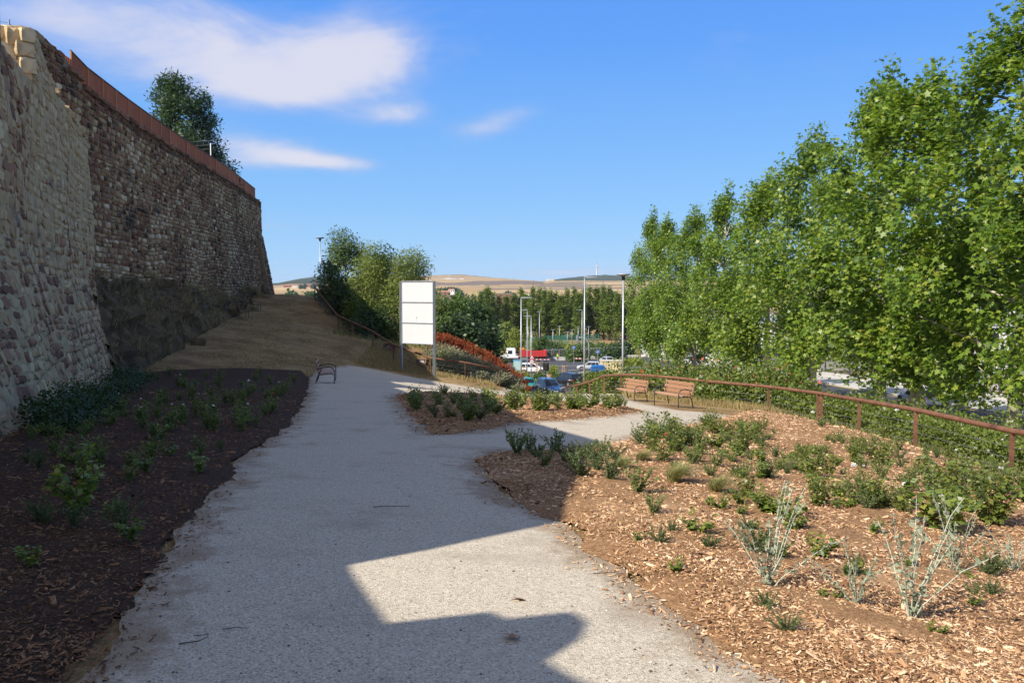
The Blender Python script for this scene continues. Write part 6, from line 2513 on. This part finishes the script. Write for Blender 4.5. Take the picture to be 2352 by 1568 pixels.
# ---- hedges and dry grass strips on the island
for i, (px, py, Y, rx, ry, h, lm, lab) in enumerate(((1205, 868, 119.5, 3.0, 1.2, 1.1, L_mid, 'clipped hedge below the young trees on the pavement'), (1225, 872, 117, 2.4, 1.0, 1.0, L_mid, 'lower end of the clipped hedge by the speed sign'),
                                                     (1262, 872, 116, 2.2, .8, .6, L_olive, 'tawny low planting on the tip of the pavement'), (1245, 878, 114.8, 1.8, .7, .5, L_olive, 'tawny low planting in front of the hedge'),
                                                     (1345, 868, 112, 4.0, 1.2, 1.3, L_broom, 'bushy verge behind the black car'), (1385, 868, 108, 4.5, 1.4, 1.5, L_broom, 'bushy verge left of the cream container'), (1285, 866, 122, 1.4, .9, 1.0, L_mid, 'small bush beside the planter'))):
    q = P(px, py, Y)
    shrub('verge_shrub', lab, (q[0], Y, tzf(q[0], Y)), rx, ry, h, lm, LEAF, .28, 420, 9, .2, None, 600 + i, stem=False, n_lob=16)
# stakes of the young trees
M_stake = mat('stake_wood', [(.3, .18, .09), (.42, .27, .15)], 5, 4, .85)
for px, Y in ((1297, 118), (1236, 128), (1203, 121)):
    q = P(px, 868, Y)
    t = empty('tree_stakes', (q[0], Y, tzf(q[0], Y)), .3, {1297: 'stake frame of the middle young tree', 1236: 'stake frame of the young tree behind the signal', 1203: 'stake frame of the young tree by the speed sign'}[px], 'stakes')
    for a in (0, 2.1, 4.2):
        MB().bar((.45 * math.cos(a), .45 * math.sin(a), -.1), (.4 * math.cos(a), .4 * math.sin(a), 2.4), .1).build('stake', M_stake, t)
    for z in (2.2, 1.4):
        for k in range(3):
            a, c = k * 2.1, k * 2.1 + 2.1
            MB().bar((.42 * math.cos(a), .42 * math.sin(a), z), (.42 * math.cos(c), .42 * math.sin(c), z), .06).build('brace', M_stake, t)

# ---- guard rail with mesh on a concrete kerb wall, behind the junction
M_concrete = mat('concrete', [(.34, .33, .31), (.44, .43, .41), (.5, .49, .47)], 1.2, 5, .9, .2, 12)
M_meshdark = flat('dark_mesh', (.07, .075, .07), .6)
gr = empty('guard_rail', (P(1330, 805, 198)[0], 198, tzf(P(1330, 805, 198)[0], 198)), 0, 'long dark mesh guard rail on a pale concrete plinth beyond the junction', 'fence')
xa, xb = P(1250, 805, 198)[0], P(1440, 805, 198)[0]
gx = gr.location
for k in range(11):
    x0_, x1_ = xa + (xb - xa) * k / 11, xa + (xb - xa) * (k + 1) / 11
    z = tzf((x0_ + x1_) / 2, 198) - gx[2]
    MB().box(((x0_ + x1_) / 2 - gx[0], 0, z + .35), (x1_ - x0_ - .04, .3, .9)).build('plinth', M_concrete, gr)
    MB().box((x0_ - gx[0], 0, z + 1.7), (.12, .12, 1.9)).build('post', M_sback, gr)
    b = MB()
    for j in range(9):
        xx_ = x0_ + (x1_ - x0_) * (j + .5) / 9 - gx[0]
        b.box((xx_, 0, z + 1.65), (.1, .03, 1.6))
    b.build('bar_panel', M_meshdark, gr)
    MB().box(((x0_ + x1_) / 2 - gx[0], 0, z + 2.6), (x1_ - x0_, .12, .1)).build('top_rail', M_galv, gr)
# red and white works barriers
M_barrier = flat('barrier_red', (.55, .05, .03), .5)
for i, (px, Y, lab) in enumerate(((1328, 186, 'red and white works barrier beside the worker'), (1255, 186, 'red works barrier behind the lorry tail'), (1237, 188, 'low red barrier under the lorry tail'))):
    q = P(px, 830, Y)
    t = empty('works_barrier', (q[0], Y, tzf(q[0], Y)), .1 * i, lab, 'barrier')
    for k in range(5):
        MB().box((-.8 + k * .4, 0, .75), (.4, .05, .2)).build('board', M_barrier if k % 2 == 0 else M_swhite, t)
    for s in (-1, 1):
        MB().box((s * .8, 0, .45), (.06, .3, .9)).build('foot', M_sback, t)
# banners along the grey wall
bw = empty('banner_wall', (P(1540, 826, 205)[0], 205, tzf(34, 205)), 0, 'grey street wall hung with white banners reading AMBULANCIAS', 'wall')
q0 = P(1480, 818, 205)
MB().box((6, .2, q0[2] - bw.location[2] - 1.0), (46, .3, 2.6)).build('wall_panel', M_concrete, bw)
for px in (1490, 1528, 1566, 1600):
    q = P(px, 822, 205)
    o = MB().box((q[0] - bw.location[0], 0, q[2] - bw.location[2] + .2), (3.6, .03, 1.3)).build('banner', M_swhite, bw)
    text('AMBULANCIAS', .52, M_sred, bw, (q[0] - bw.location[0], -.03, q[2] - bw.location[2] + .2))

# ---- palisade and pale buildings behind the planes
pf = empty('palisade_fence', (39.8, 60, tzf(39.8, 60)), 0, 'dark upright bar fence on a low wall along the far pavement', 'fence')
M_bar = flat('fence_bar', (.06, .062, .065), .5)
for k in range(15):
    y0_ = 22 + k * 7.5
    z = tzf(39.8, y0_ + 3.75) - pf.location[2]
    z_a, z_b = tzf(39.8, y0_) - pf.location[2], tzf(39.8, y0_ + 7.5) - pf.location[2]
    b = MB()
    b.add([(-.15, y0_ - 60, z_a - .3), (.15, y0_ - 60, z_a - .3), (.15, y0_ - 60, z_a + .5), (-.15, y0_ - 60, z_a + .5), (-.15, y0_ - 52.55, z_b - .3), (.15, y0_ - 52.55, z_b - .3), (.15, y0_ - 52.55, z_b + .5), (-.15, y0_ - 52.55, z_b + .5)],
          [(0, 1, 2, 3), (7, 6, 5, 4), (0, 3, 7, 4), (3, 2, 6, 7), (1, 5, 6, 2)])
    b.build('low_wall', M_cream_wall if k else flat('x', (1, 1, 1)), pf) if False else b.build('low_wall', M_concrete, pf)
    MB().box((0, y0_ - 60, z_a + 1.6), (.14, .14, 2.6)).build('post', M_bar, pf)
    b = MB()
    n = 40
    for j in range(n):
        f = (j + .5) / n
        b.box((0, y0_ - 60 + 7.5 * f, z_a + (z_b - z_a) * f + 1.55), (.03, .05, 2.1))
    for hh in (.75, 2.3):
        b.bar((0, y0_ - 60, z_a + hh), (0, y0_ - 52.5, z_b + hh), .05)
    o = b.build('bars', M_bar, pf)
    o['kind'] = 'stuff'
M_wallwhite = mat('pale_facade', [(.62, .62, .62), (.7, .7, .7)], .5, 4, .8)
M_louvre = flat('louvre_grey', (.42, .43, .45), .5)


def hall(label, x, y, w, d, h, slats=True, win=None):
    z0 = tzf(x, y)
    t = empty('building', (x, y, z0), 0, label, 'building')
    MB().box((0, 0, h / 2 - .5), (w, d, h + 1)).build('wall', M_wallwhite, t)
    MB().box((0, 0, h + .1), (w + .5, d + .5, .35)).build('roof', M_louvre, t)
    for k in range(int(d / 5)):
        MB().box((-w / 2 - .04, -d / 2 + 2.5 + k * 5, h * .5), (.1, 3.2, h * .3)).build('window', M_glass, t)
        if slats:
            for j in range(6):
                MB().box((-w / 2 - .1, -d / 2 + 2.5 + k * 5, h * .72 + j * .28), (.1, 4.2, .08)).build('louvre', M_louvre, t)
    return t


hall('long pale hall behind the bar fence, glimpsed through the plane leaves', 56, 62, 20, 80, 7)
hall('white marquee-like hall at the end of the street behind the planes', 52, 150, 22, 50, 8, False)
hall('white building beyond the banners', 58, 225, 44, 12, 7, False)

# ---- green court fences
M_court = flat('court_mesh', (.03, .16, .11), .6)
for i, (px0, px1, Y, ztop, lab) in enumerate(((1290, 1375, 262, 767, 'green mesh court fence in the poplar shade, right'), (1190, 1245, 258, 775, 'green mesh court fence left of the round bush'), (1245, 1300, 272, 770, 'green mesh court fence in the middle'))):
    a, c = P(px0, ztop, Y), P(px1, ztop, Y)
    z0 = tzf((a[0] + c[0]) / 2, Y)
    t = empty('court_fence', (a[0], Y, z0), 0, lab, 'fence')
    n = 7
    for k in range(n + 1):
        MB().box(((c[0] - a[0]) * k / n, 0, (a[2] - z0) / 2), (.12, .12, a[2] - z0)).build('post', M_court, t)
    b = MB()
    for k in range(60):
        b.box(((c[0] - a[0]) * (k + .5) / 60, 0, (a[2] - z0) / 2), (.05, .03, a[2] - z0 - .1))
    for k in range(8):
        b.box(((c[0] - a[0]) / 2, 0, (a[2] - z0) * (k + .5) / 8), (c[0] - a[0], .03, .05))
    o = b.build('mesh', M_court, t)
    o['kind'] = 'stuff'


# ---- people
def person(label, loc, rz, H, cols, pose='stand', helmet=None):
    """one continuous body grown on a skeleton; clothes by height"""
    J = {'pelvis': (0, 0, .53), 'waist': (0, 0, .62), 'chest': (0, .005, .74), 'neck': (0, 0, .84), 'head': (0, -.012, .885), 'crown': (0, -.01, .965)}
    E = [('pelvis', 'waist'), ('waist', 'chest'), ('chest', 'neck'), ('neck', 'head'), ('head', 'crown')]
    Rd = {'pelvis': (.085, .06), 'waist': (.075, .055), 'chest': (.095, .06), 'neck': (.032, .034), 'head': (.045, .052), 'crown': (.034, .04)}
    step = .07 if pose == 'walk' else 0
    for s, n in ((-1, 'l'), (1, 'r')):
        J['hip' + n] = (s * .055, 0, .5)
        J['knee' + n] = (s * .06, -.02 - s * step, .28)
        J['ankle' + n] = (s * .06, .01 - s * step * 1.8, .045)
        J['toe' + n] = (s * .065, -.075 - s * step * 1.8, .022)
        J['sho' + n] = (s * .105, 0, .81)
        J['elb' + n] = (s * .135, -.01 + s * step, .64)
        J['wri' + n] = (s * .11, -.11 + s * step, .57) if pose != 'walk' else (s * .14, -.05 + s * step * 1.6, .5)
        J['hand' + n] = (s * .09, -.15 + s * step, .555) if pose != 'walk' else (s * .14, -.06 + s * step * 1.7, .45)
        E += [('pelvis', 'hip' + n), ('hip' + n, 'knee' + n), ('knee' + n, 'ankle' + n), ('ankle' + n, 'toe' + n), ('chest', 'sho' + n), ('sho' + n, 'elb' + n), ('elb' + n, 'wri' + n), ('wri' + n, 'hand' + n)]
        Rd.update({'hip' + n: (.055, .055), 'knee' + n: (.037, .04), 'ankle' + n: (.024, .026), 'toe' + n: (.022, .016), 'sho' + n: (.036, .036), 'elb' + n: (.027, .027), 'wri' + n: (.018, .018), 'hand' + n: (.02, .014)})
    names = list(J)
    me = bpy.data.meshes.new('skeleton')
    me.from_pydata([tuple(c * H for c in J[k]) for k in names], [(names.index(a), names.index(b_)) for a, b_ in E], [])
    o = bpy.data.objects.new('person_tmp', me)
    col.objects.link(o)
    m1 = o.modifiers.new('skin', 'SKIN')
    for i, k in enumerate(names):
        sv = me.skin_vertices[0].data[i]
        sv.radius = (Rd[k][0] * H, Rd[k][1] * H)
        sv.use_root = (k == 'pelvis')
    m2 = o.modifiers.new('sub', 'SUBSURF')
    m2.levels = 2
    m2.render_levels = 2
    dg = bpy.context.evaluated_depsgraph_get()
    body = bpy.data.meshes.new_from_object(o.evaluated_get(dg))
    bpy.data.objects.remove(o)
    body.materials.clear()
    for m_ in cols:
        body.materials.append(m_)
    # 0 skin, 1 top, 2 trousers, 3 shoes, 4 hair
    for p in body.polygons:
        c = p.center / H
        if c.z < .05:
            p.material_index = 3
        elif c.z < .55 and abs(c.x) < .1:
            p.material_index = 2
        elif c.z < .835 and not (math.hypot(c.x, 0) > .07 and c.z < .575):
            p.material_index = 1
        elif c.z > .925 or (c.z > .87 and c.y > .0):
            p.material_index = 4
        else:
            p.material_index = 0
        p.use_smooth = True
    o = bpy.data.objects.new('person', body)
    col.objects.link(o)
    o.location = loc
    o.rotation_euler = (0, 0, rz)
    tag(o, label, 'person')
    if helmet:
        MB().lathe((0, -.01 * H, .925 * H), [(.085 * H, 0), (.07 * H, .004 * H), (.066 * H, .03 * H), (.045 * H, .055 * H), (.01 * H, .065 * H)], 14).build('helmet', helmet, o, True)
    return o


SKIN, SHOE, HAIR = flat('skin', (.42, .24, .17), .6), flat('shoe', (.03, .03, .03), .6), flat('hair', (.04, .025, .018), .7)
HIVIS, NAVY, DARK, WHITEC, BEIGE = flat('hi_vis', (.55, .75, .04), .7), flat('navy_cloth', (.015, .02, .05), .8), flat('dark_cloth', (.02, .02, .022), .8), flat('white_cloth', (.7, .69, .66), .8), flat('beige_cloth', (.5, .45, .38), .8)
YEL = flat('yellow_helmet', (.75, .35, .01), .4)
q = P(1281, 822, 178)
q = P(1281, 826, 192)
person('road worker in a hi-vis yellow jacket, dark trousers and yellow helmet, looking down', (q[0], 192, tzf(q[0], 192) + .1), .3, 1.8, [SKIN, HIVIS, NAVY, SHOE, HAIR], 'stand', YEL)
q = P(1593, 826, 120)
q = P(1503, 822, 122)
person('person in a black jacket standing by the lamp and the banners', (q[0] + .3, 122, tzf(q[0], 122)), -1.2, 1.78, [SKIN, DARK, DARK, SHOE, HAIR], 'stand')
q = P(1591, 824, 118)
person('person in a dark coat beside a plane trunk before the banners', (q[0], 118, tzf(q[0], 118)), 1.0, 1.78, [SKIN, DARK, DARK, SHOE, HAIR], 'walk')
q = P(1882, 868, 74)
person('pedestrian in pale clothes walking behind the leaning plane trunk', (35.6, 95.5, tzf(35.6, 95.5) + .06), 1.4, 1.75, [SKIN, WHITEC, BEIGE, SHOE, HAIR], 'walk')
# ================================================================== THE FAR COUNTRY
RIDGE = [(-600, 640), (0, 645), (400, 650), (600, 652), (640, 650), (690, 640), (735, 634), (800, 636), (900, 640), (1000, 632), (1060, 630), (1120, 636), (1180, 641), (1250, 646), (1300, 638), (1350, 633), (1390, 631), (1440, 634), (1520, 638), (1700, 640), (2000, 642), (2352, 645), (3000, 640)]


def far_mat():
    m = bpy.data.materials.new('far_country')
    m.use_nodes = True
    t = m.node_tree
    b = NB(t)
    p = t.nodes['Principled BSDF']
    geo = b.n('ShaderNodeNewGeometry')
    at = b.n('ShaderNodeAttribute', attribute_name='land')
    wd = b.n('ShaderNodeAttribute', attribute_name='v')
    mp = b.n('ShaderNodeMapping')
    mp.inputs['Scale'].default_value = (.012, .0045, 0)
    t.links.new(geo.outputs['Position'], mp.inputs[0])
    n1 = b.noise(mp.outputs[0], 1.0, 6, .72)
    n2 = b.noise(mp.outputs[0], 4.0, 4, .7)
    c = b.mix(b.m('MULTIPLY', b.smooth(n2, .45, .65), .3), at.outputs['Color'], (.2, .15, .09, 1))
    f = b.smooth(b.m('ADD', b.m('MULTIPLY', b.m('SUBTRACT', wd.outputs['Fac'], .5), 1.3), n1), .42, .6)
    c = b.mix(f, c, (.04, .055, .032, 1))
    t.links.new(c, p.inputs['Base Color'])
    p.inputs['Roughness'].default_value = 1
    p.inputs['Specular IOR Level'].default_value = 0
    return m


FIELDS = [(.43, .31, .155), (.36, .25, .125), (.47, .35, .19), (.19, .15, .11), (.40, .28, .14), (.30, .22, .13)]


def land_col(px, D, x):
    """field colours and how wooded the land is"""
    k = mnoise.noise(Vector((x * .0011, D * .003, 3.3))) * 2.2 + D / 520
    c = FIELDS[int(k * 1.7) % 6]
    if 980 < px < 1250 and 3000 + 120 * mnoise.noise(Vector((px * .02, 0, 2))) < D < 3380 + 240 * mnoise.noise(Vector((px * .013, 4, 2))):
        c = (.16, .125, .105)
    if 1130 < px and 2350 + 150 * mnoise.noise(Vector((px * .01, 7, 2))) < D < 2560 + 200 * mnoise.noise(Vector((px * .012, 1, 5))):
        c = (.2, .15, .115)
    w = -.25
    if px > 1270:
        w = np.interp(D, [3050, 3500, 4300, 5500], [-.1, .5, .85, 1.0]) + .25 * mnoise.noise(Vector((x * .002, D * .002, 1)))
    elif px > 950:
        w = np.interp(D, [3600, 4800, 5300, 5500], [-.15, .12, .3, .9])
        if 1150 < px < 1250:
            w += .4 * np.clip((D - 4300) / 600, 0, 1)
    else:
        w = np.interp(D, [2600, 3200, 4500], [-.1, .7, .95])
        c = (.11, .085, .075) if D > 3000 else c
    return c, float(np.clip(w, 0, 1))


def far_z(px, D):
    r_ = lerp(RIDGE, px)
    zr = P(px, r_, 5500)[2]
    return float(np.interp(D, [330, 500, 900, 1500, 2300, 3300, 4300, 5500, 6500, 9000], [-17.6, -19, -20, -15, 2, min(34, zr * .5), min(zr * .72, 60), zr, zr * .6, -40]))


def hills():
    Ds = np.concatenate([np.linspace(335, 900, 16), np.linspace(960, 3300, 48), np.linspace(3350, 5500, 44), np.linspace(5600, 9000, 8)])
    pxs = np.concatenate([np.linspace(-900, 580, 60), np.linspace(590, 1800, 220), np.linspace(1820, 3250, 50)])
    V, CC, WW = [], [], []
    for D in Ds:
        for px in pxs:
            x = (px - 1176) / FPX * D
            z = far_z(px, D)
            if D > 1500:
                z += 9 * mnoise.noise(Vector((x * .0016, D * .0016, 0))) * min(1, (D - 1500) / 1500) * (1 if D < 5400 else .3)
                if D > 5300 and D < 5700:
                    z += 2.2 * mnoise.noise(Vector((x * .03, 5, 0))) + 1.5 * mnoise.noise(Vector((x * .1, 9, 0)))
            V.append((x, D, z))
            c, w = land_col(px, D, x)
            CC.append((*c, 1))
            WW.append(w)
    nx = len(pxs)
    F = []
    for i in range(len(Ds) - 1):
        for j in range(nx - 1):
            a = i * nx + j
            F.append((a, a + 1, a + nx + 1, a + nx))
    me = bpy.data.meshes.new('hills')
    me.from_pydata(V, [], F)
    me.update()
    ca = me.attributes.new('land', 'FLOAT_COLOR', 'POINT')
    ca.data.foreach_set('color', np.array(CC, np.float32).ravel())
    set_v(me, WW)
    o = link('hills', me, far_mat(), None, True)
    o['kind'] = 'structure'


hills()


def far_at(px, D):
    return np.array([(px - 1176) / FPX * D, D, far_z(px, D)])


# ---- telecom tower and masts on the right hill
M_tower = flat('tower_white', (.72, .70, .68), .6)
M_towerred = flat('mast_red', (.5, .1, .08), .6)
q = P(1371, 634, 5480)
top = P(1371, 603, 5480)[2] - q[2]
t = empty('telecom_tower', (q[0], 5480, q[2] - 4), 0, 'white telecommunications tower with ringed platforms on the right hill', 'tower')
s = top + 4
MB().lathe((0, 0, 0), [(6, 0), (5, s * .2), (4.4, s * .38), (4.0, s * .66)], 14).build('shaft', M_tower, t, True)
for k in range(5):
    MB().lathe((0, 0, s * (.34 + k * .065)), [(5, 0), (7.2, 1.2), (7.2, 2.0), (5, 2.6)], 14).build('platform', M_tower, t)
MB().lathe((0, 0, s * .665), [(6, 0), (11, 1.6), (11, 4.2), (6, 5.4)], 14).build('gallery', flat('tower_grey', (.42, .43, .46)), t)
MB().lathe((0, 0, s * .7), [(3.6, 0), (3.2, s * .12), (4.6, s * .125), (4.6, s * .14), (1.6, s * .15)], 12).build('upper_shaft', M_tower, t)
MB().lathe((0, 0, s * .84), [(1.3, 0), (1.0, s * .1), (.5, s * .16)], 8).build('aerial', M_towerred, t)
for px, yt, red, lab in ((1343, 625, True, 'red and white lattice mast left of the tower'), (1354, 621, False, 'thin grey lattice mast next to the tower')):
    q = P(px, 635, 5470)
    h = P(px, yt, 5470)[2] - q[2]
    t = empty('radio_mast', (q[0], 5470, q[2] - 3), 0, lab, 'mast')
    for k in range(6):
        z0, z1 = (h + 3) * k / 6, (h + 3) * (k + 1) / 6
        w0, w1 = 2.6 - .3 * k, 2.6 - .3 * (k + 1)
        b = MB()
        for sx in (-1, 1):
            for sy in (-1, 1):
                b.bar((sx * w0, sy * w0, z0), (sx * w1, sy * w1, z1), .9)
        b.bar((-w0, -w0, z0), (w1, -w1, z1), .6)
        b.bar((w0, -w0, z0), (-w1, -w1, z1), .6)
        b.build('section', (M_towerred if k % 2 == 0 else M_tower) if red else M_louvre, t)

# ---- far buildings: each a block with a roof and windows
M_bwhite, M_bred, M_bbrick, M_roof, M_bgrey = flat('far_white', (.72, .70, .66), .8), flat('far_brick_red', (.26, .10, .075), .8), flat('far_brown', (.24, .15, .11), .8), flat('far_roof', (.36, .17, .10), .8), flat('far_grey', (.34, .36, .38), .7)
M_win = flat('far_window', (.06, .065, .075), .3)


def far_house(label, px0, px1, ytop, ybot, D, m, roof=None, rows=2, cols_=6, group=None, name='building'):
    a, c = P(px0, ybot, D), P(px1, ytop, D)
    w, h = c[0] - a[0], c[2] - a[2]
    t = empty(name, ((a[0] + c[0]) / 2, D, a[2]), 0, label, 'building', group)
    d = max(8, w * .4)
    MB().box((0, 0, h / 2 - 2), (w, d, h + 4)).build('wall', m, t)
    rh = min(h * .28, 3)
    if roof:
        MB().add([(-w / 2 - .5, -d / 2 - .5, h), (w / 2 + .5, -d / 2 - .5, h), (w / 2 + .5, d / 2 + .5, h), (-w / 2 - .5, d / 2 + .5, h), (-w / 2 + 1, 0, h + rh), (w / 2 - 1, 0, h + rh)],
                 [(0, 1, 5, 4), (2, 3, 4, 5), (1, 2, 5), (3, 0, 4), (3, 2, 1, 0)]).build('roof', roof, t)
    else:
        MB().box((0, 0, h + .15), (w + .6, d + .6, .5)).build('roof', M_bgrey, t)
    for r_ in range(rows):
        for k in range(cols_):
            MB().box((-w / 2 + w * (k + .5) / cols_, -d / 2 - .06, h * (r_ + .55) / rows), (w / cols_ * .45, .15, h / rows * .5)).build('window', M_win, t)
    return t


far_house('long red brick block behind the poplars with white roof huts', 1139, 1178, 674, 688, 1250, M_bred, None, 4, 12)
far_house('lower brown brick block left of the red one', 1004, 1034, 671, 684, 1150, M_bbrick, M_roof, 3, 10)
far_house('small grey-white house among the trees below the brown block', 1012, 1028, 686, 699, 700, M_bgrey, None, 2, 3)
far_house('white shed with a red roof left of the brown block', 1030, 1044, 665, 672, 1500, M_bwhite, M_roof, 1, 3)
far_house('long pale industrial shed under the pine wood', 1002, 1030, 663, 668, 1700, M_bgrey, None, 1, 10)
far_house('second pale industrial shed right of the first', 1034, 1052, 662, 667, 1720, M_bgrey, None, 1, 6)
far_house('low white house behind the poplars', 1121, 1138, 678, 684, 1300, M_bwhite, M_roof, 1, 4)
far_house('white house showing between the poplar tops', 1210, 1224, 673, 684, 1250, M_bwhite, M_roof, 2, 4)
far_house('pink house between the right poplars', 1292, 1306, 676, 688, 1100, flat('far_pink', (.42, .22, .15)), M_roof, 2, 4)
random.seed(3)
for i, (px0, px1, yt, yb) in enumerate(((1007, 1014, 641, 646), (1014, 1024, 640, 645), (1024, 1036, 638, 645), (1037, 1046, 639, 645), (1047, 1055, 640, 644), (1056, 1066, 639, 643))):
    far_house('%s white block from the left in the hillside village' % order[i], px0, px1, yt, yb, 4300, M_bwhite, M_roof if i > 3 else None, 2, 5, 'white village on the hillside')
for i, (px0, px1, yt, yb) in enumerate(((1255, 1261, 640, 644), (1262, 1266, 641, 644), (1267, 1272, 639, 643), (1273, 1277, 641, 643))):
    far_house('%s tiny white house from the left in the saddle of the hills' % order[i], px0, px1, yt, yb, 5200, M_bwhite, None, 1, 3, 'white houses in the saddle')
for i, (px0, px1, yt, yb, m) in enumerate(((652, 668, 655, 660, M_bred), (672, 684, 656, 660, M_bwhite), (690, 702, 655, 659, M_bwhite), (704, 716, 654, 659, M_bred), (718, 730, 655, 659, M_bwhite))):
    far_house('%s little house from the left under the dark hill by the wall end' % order[i], px0, px1, yt, yb, 2600, m, M_roof, 1, 4, 'houses under the dark hill')
for i, (px0, px1, yt, yb) in enumerate(((662, 676, 684, 692), (680, 700, 682, 692), (704, 716, 684, 692))):
    far_house('%s pale roof from the left beyond the hilltop railing' % order[i], px0, px1, yt, yb, 420, M_bwhite, M_roof, 1, 4, 'roofs beyond the hilltop railing')

# ---- far trees, each a thing
ft_lob = ball_lobes(14, 1.0, .7, 2.4, (.5, .8), 91, stretch=1.0)
ft_me = foliage('far_crown', ft_lob, 260, 7, .2, LEAF, .5, carve=.05)
FT = [(1004, 664, 1650), (1012, 662, 1640), (1020, 661, 1650), (1028, 660, 1660), (1036, 659, 1650), (1044, 660, 1640), (1052, 662, 1660), (1057, 668, 1500), (1110, 668, 1400), (1117, 667, 1420), (1124, 669, 1400), (1165, 668, 1500),
      (1172, 670, 1480), (1180, 672, 1450), (1410, 668, 1500), (1395, 674, 1300), (670, 668, 700), (678, 672, 640), (715, 668, 700), (722, 670, 680), (700, 652, 2400), (720, 651, 2400), (690, 653, 2400), (735, 652, 2400), (1225, 650, 3200), (1240, 651, 3100), (1160, 648, 3300)]
for i, (px, py, D) in enumerate(FT):
    q = P(px, py, D)
    z0 = far_z(px, D)
    h = max(q[2] - z0, 7)
    t = empty('far_tree', (q[0], D, q[2] - h), i * .7, 'small dark tree standing in the far fields', 'tree', 'trees in the far fields')
    k = h / 3.2
    t.scale = (k * 1.2, k * 1.2, k)
    link('crown', ft_me, L_dark, t)
    MB().tube([(0, 0, -.5), (0, 0, 1.2)], [.12, .08], 5).build('trunk', M_bark, t)
# road with tiny cars across the fields is too far to tell apart

# ---- air: thin even haze over the whole valley
def haze():
    me = bpy.data.meshes.new('haze')
    x0, x1, y0, y1, z0, z1 = -9500, 9500, -60, 9300, -62, 150
    v = [(x, y, z) for z in (z0, z1) for y in (y0, y1) for x in (x0, x1)]
    me.from_pydata(v, [], [(0, 2, 3, 1), (4, 5, 7, 6), (0, 1, 5, 4), (2, 6, 7, 3), (0, 4, 6, 2), (1, 3, 7, 5)])
    me.update()
    m = bpy.data.materials.new('haze_air')
    m.use_nodes = True
    t = m.node_tree
    t.nodes.clear()
    out = t.nodes.new('ShaderNodeOutputMaterial')
    pv = t.nodes.new('ShaderNodeVolumePrincipled')
    pv.inputs['Color'].default_value = (.72, .84, 1, 1)
    pv.inputs['Density'].default_value = 5e-5
    pv.inputs['Anisotropy'].default_value = .0
    t.links.new(pv.outputs[0], out.inputs['Volume'])
    o = link('haze', me, m)
    tag(o, 'thin bluish haze lying over the valley', 'haze', kind='stuff')


if HAZE:
    haze()


# ---- things of one kind that look alike: say which is which by place
def ordinal(n):
    ones = 'first second third fourth fifth sixth seventh eighth ninth tenth eleventh twelfth thirteenth fourteenth fifteenth sixteenth seventeenth eighteenth nineteenth'.split()
    tens = {2: 'twent', 3: 'thirt', 4: 'fort', 5: 'fift', 6: 'sixt'}
    if n < 20:
        return ones[n - 1]
    t_, u = divmod(n, 10)
    return tens[t_] + 'ieth' if u == 0 else tens[t_] + 'y-' + ones[u - 1]


bylab = {}
for o in list(col.objects):
    if o.parent is None and o.get('label') and o.get('kind') is None:
        bylab.setdefault(o['label'], []).append(o)
for lab, obs in bylab.items():
    if len(obs) < 2:
        continue
    obs.sort(key=lambda o: o.location[0] / max(o.location[1], .5))
    for i, o in enumerate(obs):
        o['label'] = '%s, %s from the left' % (lab, ordinal(i + 1))
